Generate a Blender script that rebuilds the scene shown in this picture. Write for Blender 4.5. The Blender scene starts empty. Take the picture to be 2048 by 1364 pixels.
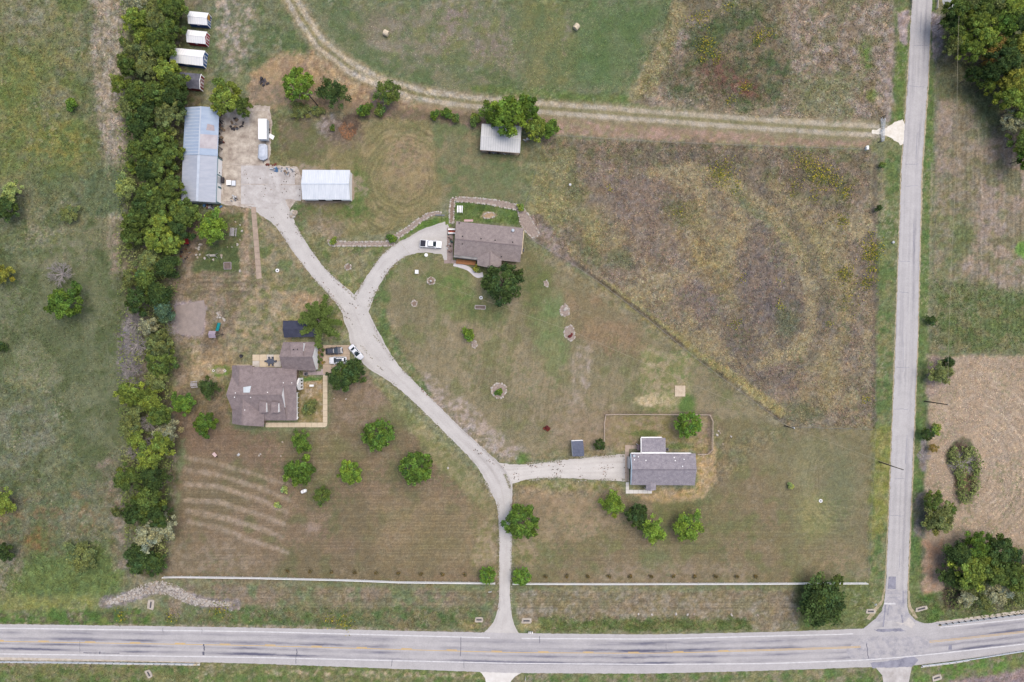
import bpy, math, random
import numpy as np
from mathutils import Vector, Matrix

# ------------------------------------------------------------------ scale: metres per photo pixel, camera height
S = 0.14
H = 191.0
K = 0.62            # sunlit sRGB read from the photo -> base colour factor
SC = bpy.context.scene
COL = SC.collection
R = math.radians
random.seed(7)
RNG = np.random.default_rng(11)

# ------------------------------------------------------------------ camera
cd = bpy.data.cameras.new('camera')
cam = bpy.data.objects.new('camera', cd)
COL.objects.link(cam)
cam.location = (0, 0, H)
cam.rotation_euler = (0, 0, 0)
cd.sensor_width = 36.0
cd.lens = 18.0 / (1024 * S / H)
cd.clip_start = 1.0
cd.clip_end = 20000.0
SC.camera = cam

# ------------------------------------------------------------------ sky (thin overcast) and one soft sun
SUN_EL, SUN_AZ = 70.0, 50.0       # azimuth measured from +Y towards +X
w = bpy.data.worlds.new('World')
SC.world = w
w.use_nodes = True
nt = w.node_tree
for n in list(nt.nodes):
    nt.nodes.remove(n)
sky = nt.nodes.new('ShaderNodeTexSky')
sky.sky_type = 'NISHITA'
sky.sun_disc = False
sky.sun_elevation = R(SUN_EL)
sky.sun_rotation = R(SUN_AZ)
sky.air_density = 1.0
sky.dust_density = 4.0
sky.ozone_density = 1.0
bg = nt.nodes.new('ShaderNodeBackground')
bg.inputs['Strength'].default_value = 0.132
wo = nt.nodes.new('ShaderNodeOutputWorld')
nt.links.new(sky.outputs[0], bg.inputs[0])
nt.links.new(bg.outputs[0], wo.inputs[0])

ld = bpy.data.lights.new('sun', 'SUN')
ld.energy = 1.25
ld.angle = R(48)
ld.color = (1.0, 0.95, 0.88)
so = bpy.data.objects.new('sun', ld)
COL.objects.link(so)
sdir = Vector((math.sin(R(SUN_AZ)) * math.cos(R(SUN_EL)), math.cos(R(SUN_AZ)) * math.cos(R(SUN_EL)), math.sin(R(SUN_EL))))
so.rotation_euler = sdir.to_track_quat('Z', 'Y').to_euler()
so.location = (0, 0, 120)

SC.view_settings.view_transform = 'Standard'
SC.view_settings.look = 'None'
SC.view_settings.gamma = 1.0
SC.view_settings.use_curve_mapping = False
SC.view_settings.exposure = 0.80

# ------------------------------------------------------------------ helpers
def W(px, py, h=0.0):
    """world point that the photo shows at pixel (px, py), standing h metres above the ground"""
    k = S * (1 - h / H)
    return Vector(((px - 1024) * k, (682 - py) * k, h))

def lin(c):
    c = np.asarray(c, float) / 255.0
    return np.where(c <= 0.04045, c / 12.92, ((c + 0.055) / 1.055) ** 2.4)

def base(c, k=K):
    v = lin(c) * k
    return (float(v[0]), float(v[1]), float(v[2]), 1.0)

MATS = {}

def pm(name, c, c2=None, scale=1.5, rough=0.85, bump=0.0, bscale=6.0, metal=0.0, spec=0.3, detail=4.0, stretch=None, speck=0.0, coat=0.0):
    """procedural two-tone material, object coordinates; colours are photo sRGB"""
    if name in MATS:
        return MATS[name]
    m = bpy.data.materials.new(name)
    m.use_nodes = True
    t = m.node_tree
    b = t.nodes['Principled BSDF']
    b.inputs['Roughness'].default_value = rough
    b.inputs['Metallic'].default_value = metal
    b.inputs['Specular IOR Level'].default_value = spec
    b.inputs['Coat Weight'].default_value = coat
    if c2 is None:
        c2 = tuple(x * 0.86 for x in c)
    g = t.nodes.new('ShaderNodeNewGeometry')
    mp = t.nodes.new('ShaderNodeMapping')
    mp.inputs['Scale'].default_value = stretch or (1, 1, 1)
    t.links.new(g.outputs['Position'], mp.inputs[0])
    nz = t.nodes.new('ShaderNodeTexNoise')
    nz.inputs['Scale'].default_value = scale
    nz.inputs['Detail'].default_value = detail
    nz.inputs['Roughness'].default_value = 0.65
    t.links.new(mp.outputs[0], nz.inputs['Vector'])
    rp = t.nodes.new('ShaderNodeValToRGB')
    rp.color_ramp.elements[0].position = 0.34
    rp.color_ramp.elements[1].position = 0.66
    rp.color_ramp.elements[0].color = base(c2)
    rp.color_ramp.elements[1].color = base(c)
    t.links.new(nz.outputs['Fac'], rp.inputs[0])
    out = rp.outputs[0]
    if speck:
        n2 = t.nodes.new('ShaderNodeTexNoise')
        n2.inputs['Scale'].default_value = 7.0
        n2.inputs['Detail'].default_value = 3.0
        t.links.new(g.outputs['Position'], n2.inputs['Vector'])
        mr = t.nodes.new('ShaderNodeMapRange')
        mr.inputs[1].default_value = 0.3
        mr.inputs[2].default_value = 0.7
        mr.inputs[3].default_value = 1 - speck
        mr.inputs[4].default_value = 1 + speck
        t.links.new(n2.outputs['Fac'], mr.inputs[0])
        mx = t.nodes.new('ShaderNodeVectorMath')
        mx.operation = 'SCALE'
        t.links.new(out, mx.inputs[0])
        t.links.new(mr.outputs[0], mx.inputs['Scale'])
        out = mx.outputs[0]
    t.links.new(out, b.inputs['Base Color'])
    if bump:
        n3 = t.nodes.new('ShaderNodeTexNoise')
        n3.inputs['Scale'].default_value = bscale
        n3.inputs['Detail'].default_value = 3.0
        t.links.new(g.outputs['Position'], n3.inputs['Vector'])
        bp = t.nodes.new('ShaderNodeBump')
        bp.inputs['Strength'].default_value = bump
        bp.inputs['Distance'].default_value = 0.12
        t.links.new(n3.outputs['Fac'], bp.inputs['Height'])
        t.links.new(bp.outputs[0], b.inputs['Normal'])
    MATS[name] = m
    return m

class MB:
    """collects faces of ONE mesh"""
    def __init__(self):
        self.v, self.f = [], []
    def add(self, vs, fs):
        n = len(self.v)
        self.v += [tuple(p) for p in vs]
        self.f += [tuple(i + n for i in f) for f in fs]
        return self
    def box(self, x0, x1, y0, y1, z0, z1):
        return self.add([(x0, y0, z0), (x1, y0, z0), (x1, y1, z0), (x0, y1, z0), (x0, y0, z1), (x1, y0, z1), (x1, y1, z1), (x0, y1, z1)],
                        [(0, 3, 2, 1), (4, 5, 6, 7), (0, 1, 5, 4), (1, 2, 6, 5), (2, 3, 7, 6), (3, 0, 4, 7)])
    def obox(self, c, l, wd, h, a=0.0, z0=0.0):
        """box centred at c=(x,y), length l along angle a"""
        ca, sa = math.cos(a), math.sin(a)
        q = [(-l / 2, -wd / 2), (l / 2, -wd / 2), (l / 2, wd / 2), (-l / 2, wd / 2)]
        p = [(c[0] + x * ca - y * sa, c[1] + x * sa + y * ca) for x, y in q]
        return self.prism(p, z0, z0 + h)
    def prism(self, p, z0, z1):
        n = len(p)
        ar = sum(p[i][0] * p[(i + 1) % n][1] - p[(i + 1) % n][0] * p[i][1] for i in range(n))
        if ar < 0:
            p = p[::-1]
        vs = [(x, y, z0) for x, y in p] + [(x, y, z1) for x, y in p]
        fs = [tuple(range(n))[::-1], tuple(range(n, 2 * n))]
        fs += [(i, (i + 1) % n, n + (i + 1) % n, n + i) for i in range(n)]
        return self.add(vs, fs)
    def slab(self, pts, t):
        """facet given by 3D points (any winding), thickened downward by t"""
        n = len(pts)
        pts = [Vector(p) for p in pts]
        ar = sum(pts[i].x * pts[(i + 1) % n].y - pts[(i + 1) % n].x * pts[i].y for i in range(n))
        if ar < 0:
            pts = pts[::-1]
        vs = list(pts) + [p - Vector((0, 0, t)) for p in pts]
        fs = [tuple(range(n)), tuple(range(n, 2 * n))[::-1]]
        fs += [(n + i, n + (i + 1) % n, (i + 1) % n, i) for i in range(n)]
        return self.add(vs, fs)
    def wallpoly(self, pts, d):
        """vertical wall polygon (3D points), thickened by vector d"""
        n = len(pts)
        d = Vector(d)
        vs = [Vector(p) for p in pts] + [Vector(p) + d for p in pts]
        fs = [tuple(range(n)), tuple(range(n, 2 * n))[::-1]]
        fs += [(n + i, n + (i + 1) % n, (i + 1) % n, i) for i in range(n)]
        return self.add(vs, fs)
    def tube(self, a, b, r0, r1=None, n=6):
        a, b = Vector(a), Vector(b)
        r1 = r0 if r1 is None else r1
        d = b - a
        if d.length < 1e-6:
            return self
        d.normalize()
        u = d.orthogonal().normalized()
        v = d.cross(u)
        vs = []
        for p, r in ((a, r0), (b, r1)):
            for i in range(n):
                t = 2 * math.pi * i / n
                vs.append(p + u * (r * math.cos(t)) + v * (r * math.sin(t)))
        fs = [(i, (i + 1) % n, n + (i + 1) % n, n + i) for i in range(n)]
        fs += [tuple(range(n))[::-1], tuple(range(n, 2 * n))]
        return self.add(vs, fs)
    def lathe(self, c, prof, n=14):
        """prof: list of (r, z)"""
        vs, fs = [], []
        m = len(prof)
        for r, z in prof:
            for i in range(n):
                t = 2 * math.pi * i / n
                vs.append((c[0] + r * math.cos(t), c[1] + r * math.sin(t), c[2] + z))
        for j in range(m - 1):
            for i in range(n):
                fs.append((j * n + i, j * n + (i + 1) % n, (j + 1) * n + (i + 1) % n, (j + 1) * n + i))
        fs.append(tuple(range(n))[::-1])
        fs.append(tuple(range((m - 1) * n, m * n)))
        return self.add(vs, fs)
    def mesh(self, name, mat):
        me = bpy.data.meshes.new(name)
        me.from_pydata(self.v, [], self.f)
        if mat:
            me.materials.append(mat)
        me.update()
        return me
    def build(self, name, mat, parent=None, kind=None, label=None, smooth=False):
        """links the mesh; with a parent, world coordinates are made local to it"""
        if parent is not None and parent.get('_w', 0):
            ox, oy, oz = parent['_o']
            self.v = [(x - ox, y - oy, z - oz) for x, y, z in self.v]
        o = bpy.data.objects.new(name, self.mesh(name, mat))
        COL.objects.link(o)
        if parent is not None:
            o.parent = parent
            if parent.get('_w', 0):
                o['_w'] = 1
                o['_o'] = parent['_o']
        if kind:
            o['kind'] = kind
        if label:
            o['label'] = label
        if smooth:
            for p in o.data.polygons:
                p.use_smooth = True
        return o

LABELS = {}

def tag(o, label, cat, group=None, kind=None):
    o['label'] = label
    o['category'] = cat
    if group:
        o['group'] = group
    if kind:
        o['kind'] = kind
    LABELS.setdefault(label, []).append((o, group))
    return o

def thing(name, label, cat, loc, rz=0.0, group=None, world=False, scale=None):
    """Empty at the thing's base; world=True lets its parts be given in world coordinates"""
    o = bpy.data.objects.new(name, None)
    o.empty_display_size = 0.5
    COL.objects.link(o)
    o.location = (loc[0], loc[1], loc[2] if len(loc) > 2 else 0.0)
    if world:
        o['_w'] = 1
        o['_o'] = (o.location.x, o.location.y, o.location.z)
    else:
        o.rotation_euler = (0, 0, rz)
    if scale:
        o.scale = scale
    return tag(o, label, cat, group)

def part(name, me, parent, loc=(0, 0, 0), rz=0.0, scale=None):
    o = bpy.data.objects.new(name, me)
    COL.objects.link(o)
    o.parent = parent
    o.location = loc
    o.rotation_euler = (0, 0, rz)
    if scale:
        o.scale = scale
    return o

def dup_tree(root, loc, rz=0.0, label=None, group=None, scale=None):
    r = root.copy()
    COL.objects.link(r)
    r.location = loc
    r.rotation_euler = (0, 0, rz)
    if scale:
        r.scale = scale
    if label:
        tag(r, label, r['category'], group)
    for ch in list(root.children):
        c = ch.copy()
        COL.objects.link(c)
        c.parent = r
        for g in list(ch.children):
            d = g.copy()
            COL.objects.link(d)
            d.parent = c
    return r

# ------------------------------------------------------------------ noise in numpy
def _hash(ix, iy, seed):
    h = (ix.astype(np.int64) * 374761393 + iy.astype(np.int64) * 668265263 + seed * 1442695041) & 0xFFFFFFFF
    h = ((h ^ (h >> 13)) * 1274126177) & 0xFFFFFFFF
    h = (h ^ (h >> 16)) & 0xFFFFFFFF
    return h.astype(np.float64) / 4294967295.0

def vnoise(x, y, seed):
    xi, yi = np.floor(x), np.floor(y)
    fx, fy = x - xi, y - yi
    fx = fx * fx * (3 - 2 * fx)
    fy = fy * fy * (3 - 2 * fy)
    a = _hash(xi, yi, seed); b = _hash(xi + 1, yi, seed)
    c = _hash(xi, yi + 1, seed); d = _hash(xi + 1, yi + 1, seed)
    return (a * (1 - fx) + b * fx) * (1 - fy) + (c * (1 - fx) + d * fx) * fy

def fbm(x, y, size, octv=4, seed=0, gain=0.55):
    x = x / size
    y = y / size
    s = 0; a = 1.0; t = 0
    for o in range(octv):
        ca, sa = math.cos(0.6 * o + seed), math.sin(0.6 * o + seed)
        s = s + a * vnoise(x * ca - y * sa + 17.3 * o, x * sa + y * ca - 9.1 * o, seed * 31 + o)
        t += a
        a *= gain
        x = x * 2.03
        y = y * 2.03
    return s / t

def sstep(a, b, x):
    t = np.clip((x - a) / (b - a), 0, 1)
    return t * t * (3 - 2 * t)

def seg_dist(px, py, pts, closed=False):
    d = np.full(px.shape, 1e9)
    n = len(pts)
    for i in range(n if closed else n - 1):
        (ax, ay), (bx, by) = pts[i], pts[(i + 1) % n]
        vx, vy = bx - ax, by - ay
        t = np.clip(((px - ax) * vx + (py - ay) * vy) / (vx * vx + vy * vy + 1e-9), 0, 1)
        d = np.minimum(d, (px - ax - t * vx) ** 2 + (py - ay - t * vy) ** 2)
    return np.sqrt(d)

def inside(px, py, pts):
    r = np.zeros(px.shape, bool)
    n = len(pts)
    for i in range(n):
        (ax, ay), (bx, by) = pts[i], pts[(i + 1) % n]
        if ay == by:
            continue
        c = ((ay > py) != (by > py)) & (px < (bx - ax) * (py - ay) / (by - ay) + ax)
        r ^= c
    return r
# ------------------------------------------------------------------ ground colours (what grows or lies there), in photo pixels
GREEN, DULL, DARK, LUSH, BRIGHT = (104, 119, 72), (116, 121, 84), (84, 99, 60), (88, 122, 56), (116, 142, 70)
TAN, STRAW, BROWN, PINK, PURP, YEL, ORANGE = (160, 146, 116), (186, 170, 134), (134, 118, 92), (162, 142, 118), (124, 111, 94), (150, 141, 90), (172, 147, 106)

def REG(poly, A, B, size=40, soft=6, warp=6, bias=0.5, Cc=None, csize=14, alpha=1.0, sharp=0.16):
    return ('poly', poly, A, B, size, soft, warp, bias, Cc, csize, alpha, sharp)

def ELL(cx, cy, rx, ry, A, B=None, rot=0.0, soft=0.3, size=14, alpha=1.0, warp=0.25):
    return ('ell', cx, cy, rx, ry, A, B or A, rot, soft, size, alpha, warp)

def STK(pts, wd, A, B=None, soft=2.0, warp=2.0, size=12, alpha=1.0):
    return ('stk', pts, wd, A, B or A, soft, warp, size, alpha)

def MOW(poly, amp, period, ang=None, centre=None, soft=10, jit=4.0):
    return ('mow', poly, amp, period, ang, centre, soft, jit)

TRACK = [(578, -60), (584, 0), (604, 36), (640, 88), (700, 135), (770, 170), (850, 192), (950, 205), (1100, 217), (1300, 232), (1500, 247), (1640, 256), (1775, 263)]

def offset_line(pts, d):
    out = []
    for i, (x, y) in enumerate(pts):
        a = pts[max(0, i - 1)]; b = pts[min(len(pts) - 1, i + 1)]
        tx, ty = b[0] - a[0], b[1] - a[1]
        l = math.hypot(tx, ty)
        out.append((x - ty / l * d, y + tx / l * d))
    return out

PAINT = [
    # ---- west pasture
    REG([(-900, -700), (262, -700), (262, 1262), (-900, 1262)], (104, 113, 74), (126, 125, 90), 70, 10, 8, 0.52, (90, 101, 62), 30),
    REG([(-900, -700), (190, -700), (170, 330), (-900, 420)], (106, 116, 66), (126, 124, 92), 34, 20, 14, 0.5, (140, 134, 88), 18),
    ELL(40, 180, 60, 160, (126, 128, 66), (100, 116, 60), 0.2, 0.6, 16, 0.7),
    ELL(120, 290, 70, 50, (136, 130, 66), (104, 118, 62), 0.0, 0.6, 12, 0.7),
    ELL(60, 30, 45, 60, (146, 138, 118), (120, 120, 86), 0.3, 0.6, 12, 0.7),
    REG([(188, -700), (256, -700), (254, 300), (252, 560), (222, 560), (206, 330), (184, 160)], (164, 151, 125), (136, 130, 98), 16, 8, 8, 0.54, (178, 164, 138), 8),
    REG([(216, 440), (262, 440), (258, 570), (220, 570)], (150, 138, 112), (118, 118, 82), 14, 8, 8, 0.5),
    REG([(180, 330), (250, 330), (252, 430), (150, 430)], (98, 110, 74), (108, 116, 80), 20, 16, 10),
    REG([(-900, 420), (250, 560), (246, 1000), (-900, 1020)], (99, 107, 71), (116, 120, 86), 44, 30, 20, 0.5, (90, 100, 62), 26, 0.85),
    REG([(-400, 790), (95, 790), (110, 890), (60, 960), (-400, 960)], (140, 136, 114), (108, 114, 80), 22, 12, 22, 0.5, alpha=0.5),
    ELL(60, 740, 60, 40, (140, 138, 104), (112, 120, 78), 0, 0.6, 10, 0.7),
    ELL(95, 480, 80, 45, (142, 136, 108), (110, 118, 74), 0.4, 0.7, 12, 0.6),
    ELL(30, 600, 40, 60, (128, 130, 100), (104, 116, 70), 0, 0.7, 10, 0.5),
    REG([(195, 930), (262, 900), (266, 1150), (225, 1160)], (142, 130, 106), (112, 112, 82), 16, 14, 14, 0.5),
    REG([(-900, 1010), (215, 980), (215, 1110), (-900, 1120)], (104, 112, 76), (124, 122, 92), 30, 20, 16, 0.5, (128, 112, 80), 16),
    REG([(40, 1120), (215, 1080), (236, 1170), (215, 1205), (-100, 1205), (-10, 1180)], (110, 126, 70), (102, 117, 66), 26, 14, 16),
    REG([(-900, 1186), (210, 1190), (210, 1225), (-900, 1225)], (134, 138, 76), (126, 130, 80), 14, 8, 6, 0.5),
    REG([(-900, 1218), (330, 1222), (330, 1262), (-900, 1262)], (86, 112, 54), (116, 128, 70), 16, 8, 8, 0.55, (104, 100, 74), 12),
    ELL(75, 1080, 24, 26, (128, 104, 66), (104, 110, 60), 0, 0.5, 8, 0.8),
    ELL(10, 1135, 28, 55, (150, 138, 116), (112, 112, 80), 0.3, 0.5, 10, 0.7),
    MOW([(185, -700), (256, -700), (256, 560), (180, 560)], 0.05, 9.0, 0.0, None, 12),
    # ---- soil and litter under the tree belt
    REG([(262, -700), (372, -700), (384, 60), (416, 200), (370, 230), (366, 420), (366, 560), (342, 760), (362, 900), (336, 1140), (276, 1165), (258, 1000), (250, 700), (256, 300)], (104, 96, 70), (88, 94, 58), 12, 12, 14, 0.5, (128, 118, 98), 9),
    ELL(260, 695, 26, 70, (150, 141, 137), (120, 112, 106), 0.0, 0.3, 7, 0.85),
    # ---- behind the small sheds
    REG([(370, -700), (584, -700), (600, 30), (640, 90), (690, 140), (560, 125), (470, 150), (420, 180), (372, 190)], (98, 112, 70), (118, 120, 86), 26, 10, 8, 0.5, (90, 106, 62), 18),
    REG([(425, -60), (520, -60), (505, 90), (470, 150), (440, 140), (430, 60)], (170, 156, 132), (112, 116, 84), 10, 16, 12, 0.52),
    ELL(385, 5, 30, 20, (140, 126, 106), (120, 112, 84), 0, 0.6, 8, 0.8),
    ELL(405, 140, 22, 30, (128, 118, 90), (100, 108, 66), 0, 0.6, 8, 0.8),
    # ---- upper middle field
    REG([(590, -700), (1345, -700), (1345, 0), (1330, 60), (1262, 182), (1220, 205), (1000, 196), (860, 180), (760, 150), (660, 80), (612, 20)], (108, 118, 80), (124, 124, 90), 46, 5, 5, 0.5, (98, 113, 70), 34),
    REG([(680, 10), (1000, -20), (1050, 140), (900, 160), (760, 110)], (142, 132, 108), (112, 120, 82), 22, 24, 22, 0.55, (126, 128, 80), 18, 0.8),
    ELL(905, 45, 22, 55, (148, 132, 116), (120, 122, 84), 0.5, 0.6, 10, 0.8),
    ELL(985, 90, 36, 26, (144, 130, 112), (118, 118, 84), 0.1, 0.6, 10, 0.8),
    ELL(1140, 72, 14, 22, (150, 136, 118), None, 0.1, 0.6, 8, 0.8),
    ELL(1142, 112, 16, 16, (146, 130, 112), None, 0.1, 0.6, 8, 0.7),
    ELL(768, 90, 26, 14, (150, 138, 116), None, 0.2, 0.6, 8, 0.7),
    ELL(760, 40, 30, 22, (138, 126, 104), None, 0.2, 0.6, 8, 0.6),
    ELL(1225, 25, 30, 26, (140, 132, 112), (112, 122, 82), 0.0, 0.7, 8, 0.7),
    REG([(1140, 10), (1325, 10), (1240, 185), (1120, 170)], (92, 114, 66), (106, 122, 78), 30, 20, 14, 0.5, None, 14, 0.75),
    REG([(1040, -40), (1130, -40), (1150, 190), (1050, 190)], (128, 126, 78), (108, 118, 74), 22, 20, 16, 0.5, None, 14, 0.7),
    REG([(940, 172), (1240, 190), (1340, 205), (1330, 222), (1100, 208), (940, 196)], (98, 117, 62), (112, 122, 72), 14, 6, 5, 0.5),
    # ---- rough upper field beyond the diagonal edge
    REG([(1348, -700), (1795, -700), (1788, 150), (1766, 250), (1500, 236), (1262, 205), (1262, 185), (1330, 62), (1346, 0)], (156, 140, 116), (120, 112, 86), 44, 5, 5, 0.5, (132, 124, 90), 20),
    REG([(1345, 0), (1375, 10), (1360, 70), (1310, 180), (1262, 205), (1262, 185), (1330, 62)], (154, 142, 100), (130, 126, 84), 14, 6, 6),
    REG([(1370, 60), (1500, -20), (1560, 60), (1600, 200), (1440, 220), (1330, 195), (1350, 120)], (98, 104, 72), (128, 116, 90), 26, 20, 18, 0.5, (84, 98, 58), 18),
    ELL(1440, 150, 50, 34, (124, 92, 78), (104, 96, 70), 0.5, 0.6, 9, 0.8),
    ELL(1490, 175, 40, 18, (126, 90, 74), (100, 96, 70), 0.5, 0.6, 9, 0.8),
    REG([(1560, -60), (1790, -60), (1780, 230), (1640, 240), (1610, 120)], (172, 156, 134), (138, 124, 100), 16, 22, 18, 0.48, (124, 122, 84), 24, 0.9),
    REG([(1590, 160), (1720, 150), (1700, 235), (1590, 235)], (140, 138, 98), (120, 124, 84), 18, 16, 12, 0.5, None, 14, 0.7),
    ELL(1732, 115, 14, 30, (102, 124, 60), (120, 122, 80), 0, 0.5, 8, 0.8),
    ELL(1745, 190, 12, 14, (110, 128, 60), None, 0, 0.5, 8, 0.7),
    # ---- dry ground along the track
    REG([(500, 150), (560, 108), (640, 102), (700, 140), (790, 182), (870, 205), (940, 215), (960, 250), (830, 232), (700, 225), (560, 218), (505, 205)], ORANGE, (152, 128, 98), 18, 10, 9, 0.5, (180, 158, 116), 12),
    REG([(505, 160), (560, 165), (570, 205), (520, 215), (490, 205)], (142, 126, 100), (160, 138, 108), 10, 10, 8),
    REG([(700, 215), (950, 225), (1060, 262), (860, 262), (700, 246)], (136, 116, 96), (120, 108, 80), 16, 10, 8),
    REG([(1080, 230), (1300, 250), (1500, 264), (1740, 280), (1735, 298), (1400, 288), (1200, 276), (1080, 264)], (174, 146, 122), (150, 130, 102), 16, 6, 5, 0.46, (150, 140, 100), 10),
    STK([(1190, 235), (1240, 242), (1310, 247)], 12, (116, 104, 78), (134, 124, 80), 6, 4, 8, 0.8),
    STK(TRACK, 36, (158, 144, 112), (142, 133, 96), 8, 2.5, 12, 0.8),
    STK(offset_line(TRACK, -9), 8, (190, 178, 148), (176, 165, 134), 4, 1.0, 12, 0.9),
    STK(offset_line(TRACK, 8), 8, (192, 180, 152), (178, 167, 138), 4, 1.0, 12, 0.9),
    STK(offset_line(TRACK, 0), 4.5, (146, 138, 98), (132, 128, 86), 3, 1.0, 10, 0.75),
    ELL(765, 172, 60, 10, (198, 184, 156), None, 0.5, 0.6, 8, 0.6),
    # ---- middle wild field
    REG([(1088, 272), (1400, 290), (1740, 302), (1752, 430), (1748, 858), (1575, 856), (1500, 790), (1400, 722), (1300, 640), (1200, 566), (1100, 494), (1056, 440), (1075, 350)], (138, 124, 100), (156, 143, 104), 60, 6, 6, 0.5, (124, 114, 92), 30),
    REG([(1088, 276), (1735, 304), (1745, 420), (1650, 420), (1450, 330), (1100, 340)], (116, 106, 82), (138, 122, 98), 26, 10, 12, 0.5, (110, 110, 74), 16),
    REG([(1060, 300), (1150, 300), (1180, 420), (1090, 470), (1050, 430)], (140, 134, 92), (118, 118, 78), 22, 14, 12, 0.48),
    ELL(1105, 410, 42, 36, (158, 148, 100), (140, 136, 90), 0.2, 0.3, 12, 0.8),
    ELL(1230, 345, 60, 24, (150, 132, 112), (128, 122, 86), 0.2, 0.5, 12, 0.8),
    ELL(1270, 400, 90, 60, (120, 106, 94), (138, 122, 102), 0.2, 0.6, 14, 0.7),
    ELL(1220, 475, 50, 38, (156, 144, 94), (134, 124, 88), 0.5, 0.5, 12, 0.8),
    ELL(1180, 450, 30, 30, (150, 140, 90), None, 0.5, 0.6, 12, 0.7),
    ELL(1330, 460, 90, 70, (150, 134, 110), (128, 112, 94), 0.4, 0.7, 14, 0.7),
    ELL(1430, 545, 44, 130, (158, 144, 92), (140, 126, 88), -0.35, 0.45, 14, 0.8),
    ELL(1465, 500, 34, 60, (164, 148, 104), None, -0.4, 0.5, 12, 0.6),
    ELL(1400, 600, 60, 40, (116, 104, 98), (134, 118, 100), 0.6, 0.5, 12, 0.8),
    ELL(1520, 560, 46, 110, (112, 102, 92), (130, 116, 98), 0.1, 0.5, 14, 0.8),
    ELL(1580, 620, 60, 60, (108, 100, 90), (128, 116, 96), 0.1, 0.5, 14, 0.8),
    ELL(1575, 640, 22, 34, (100, 106, 76), None, 0, 0.5, 12, 0.8),
    ELL(1340, 690, 80, 50, (152, 138, 96), (132, 122, 88), 0.7, 0.5, 12, 0.7),
    ELL(1490, 690, 40, 70, (112, 102, 88), (128, 116, 92), -0.6, 0.5, 12, 0.8),
    ELL(1640, 520, 34, 120, (154, 144, 92), (138, 130, 88), -0.5, 0.5, 14, 0.75),
    ELL(1570, 440, 30, 44, (160, 144, 104), (142, 132, 90), -0.6, 0.5, 12, 0.8),
    ELL(1700, 600, 36, 80, (120, 110, 92), (142, 126, 100), 0, 0.5, 10, 0.7),
    ELL(1640, 740, 60, 70, (154, 138, 106), (140, 128, 88), 0.2, 0.5, 12, 0.75),
    ELL(1700, 690, 30, 60, (126, 112, 98), (150, 134, 110), 0.0, 0.6, 9, 0.7),
    ELL(1560, 750, 50, 30, (118, 104, 96), (140, 122, 100), 0.3, 0.6, 9, 0.7),
    ELL(1600, 825, 40, 20, (112, 112, 78), (104, 110, 70), 0.1, 0.5, 10, 0.8),
    ELL(1450, 360, 40, 14, (122, 126, 84), (136, 132, 90), 0.5, 0.5, 10, 0.8),
    ELL(1510, 420, 60, 12, (118, 124, 86), (134, 130, 88), 0.7, 0.5, 10, 0.8),
    ELL(1180, 510, 40, 18, (104, 112, 70), (124, 116, 84), 0.6, 0.5, 10, 0.7),
    ELL(1240, 520, 26, 18, (98, 108, 72), None, 0.4, 0.5, 10, 0.6),
    ELL(1360, 425, 40, 26, (104, 108, 66), (124, 118, 80), 0.4, 0.5, 9, 0.7),
    STK([(1270, 318), (1380, 312), (1480, 345), (1565, 412), (1618, 490), (1648, 575), (1652, 655), (1618, 722), (1540, 764), (1450, 752)], 16, (110, 102, 85), (124, 114, 92), 8, 3, 14, 0.6),
    STK([(1300, 345), (1390, 338), (1480, 374), (1550, 436), (1597, 512), (1622, 590), (1622, 655), (1590, 705), (1520, 730)], 18, (168, 154, 110), (152, 140, 100), 8, 4, 14, 0.75),
    STK([(1660, 440), (1690, 540), (1694, 640), (1660, 740)], 24, (160, 148, 100), (146, 134, 94), 12, 5, 14, 0.6),
    STK([(1210, 570), (1300, 640), (1400, 712), (1500, 780), (1560, 822)], 19, (164, 152, 98), (148, 138, 84), 6, 3, 12, 0.85),
    STK([(1056, 446), (1130, 510), (1200, 562), (1300, 638), (1400, 720), (1500, 795), (1572, 850)], 6, (92, 84, 66), (106, 96, 76), 3, 1.5, 12, 0.9),
    REG([(1048, 430), (1080, 430), (1130, 490), (1160, 540), (1120, 520), (1062, 478)], (160, 142, 124), (124, 112, 92), 10, 6, 6, 0.48),
    STK([(1750, 310), (1752, 430), (1750, 640), (1748, 856)], 10, (108, 96, 82), (126, 112, 92), 5, 3, 12, 0.7),
    REG([(1100, 300), (1730, 312), (1740, 850), (1576, 846), (1400, 706), (1200, 550), (1090, 470)], (136, 122, 98), (128, 116, 93), 60, 20, 10, alpha=0.12),
    # ---- the yard of the metal barn and the shed under the tree
    REG([(545, 225), (700, 232), (860, 240), (900, 300), (890, 400), (870, 430), (760, 470), (650, 480), (575, 430), (600, 410), (540, 330)], (150, 136, 96), (134, 126, 84), 34, 6, 6, 0.5, (126, 122, 80), 16),
    REG([(545, 226), (650, 230), (660, 300), (620, 330), (545, 322)], (124, 112, 84), (112, 112, 72), 16, 8, 8, 0.5),
    ELL(548, 260, 10, 40, (98, 110, 62), None, 0, 0.5, 9, 0.8),
    ELL(660, 250, 26, 22, (168, 158, 148), (128, 116, 98), 0.3, 0.5, 7, 0.9),
    ELL(690, 262, 34, 30, (128, 112, 94), (104, 92, 76), 0.3, 0.5, 7, 0.8),
    ELL(810, 330, 44, 62, (150, 130, 100), (160, 142, 102), 0, 0.5, 12, 0.8),
    ELL(712, 385, 24, 64, (92, 116, 56), (110, 122, 70), 0, 0.35, 9, 0.85),
    ELL(690, 428, 60, 12, (96, 114, 58), (122, 118, 76), 0, 0.5, 9, 0.7),
    ELL(640, 372, 82, 40, (160, 144, 118), None, 0, 0.15, 9, 0.85),
    ELL(604, 428, 28, 20, (88, 112, 58), (120, 116, 80), 0, 0.5, 8, 0.85),
    ELL(650, 455, 36, 26, (150, 134, 112), (132, 120, 90), 0.3, 0.6, 8, 0.7),
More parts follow.
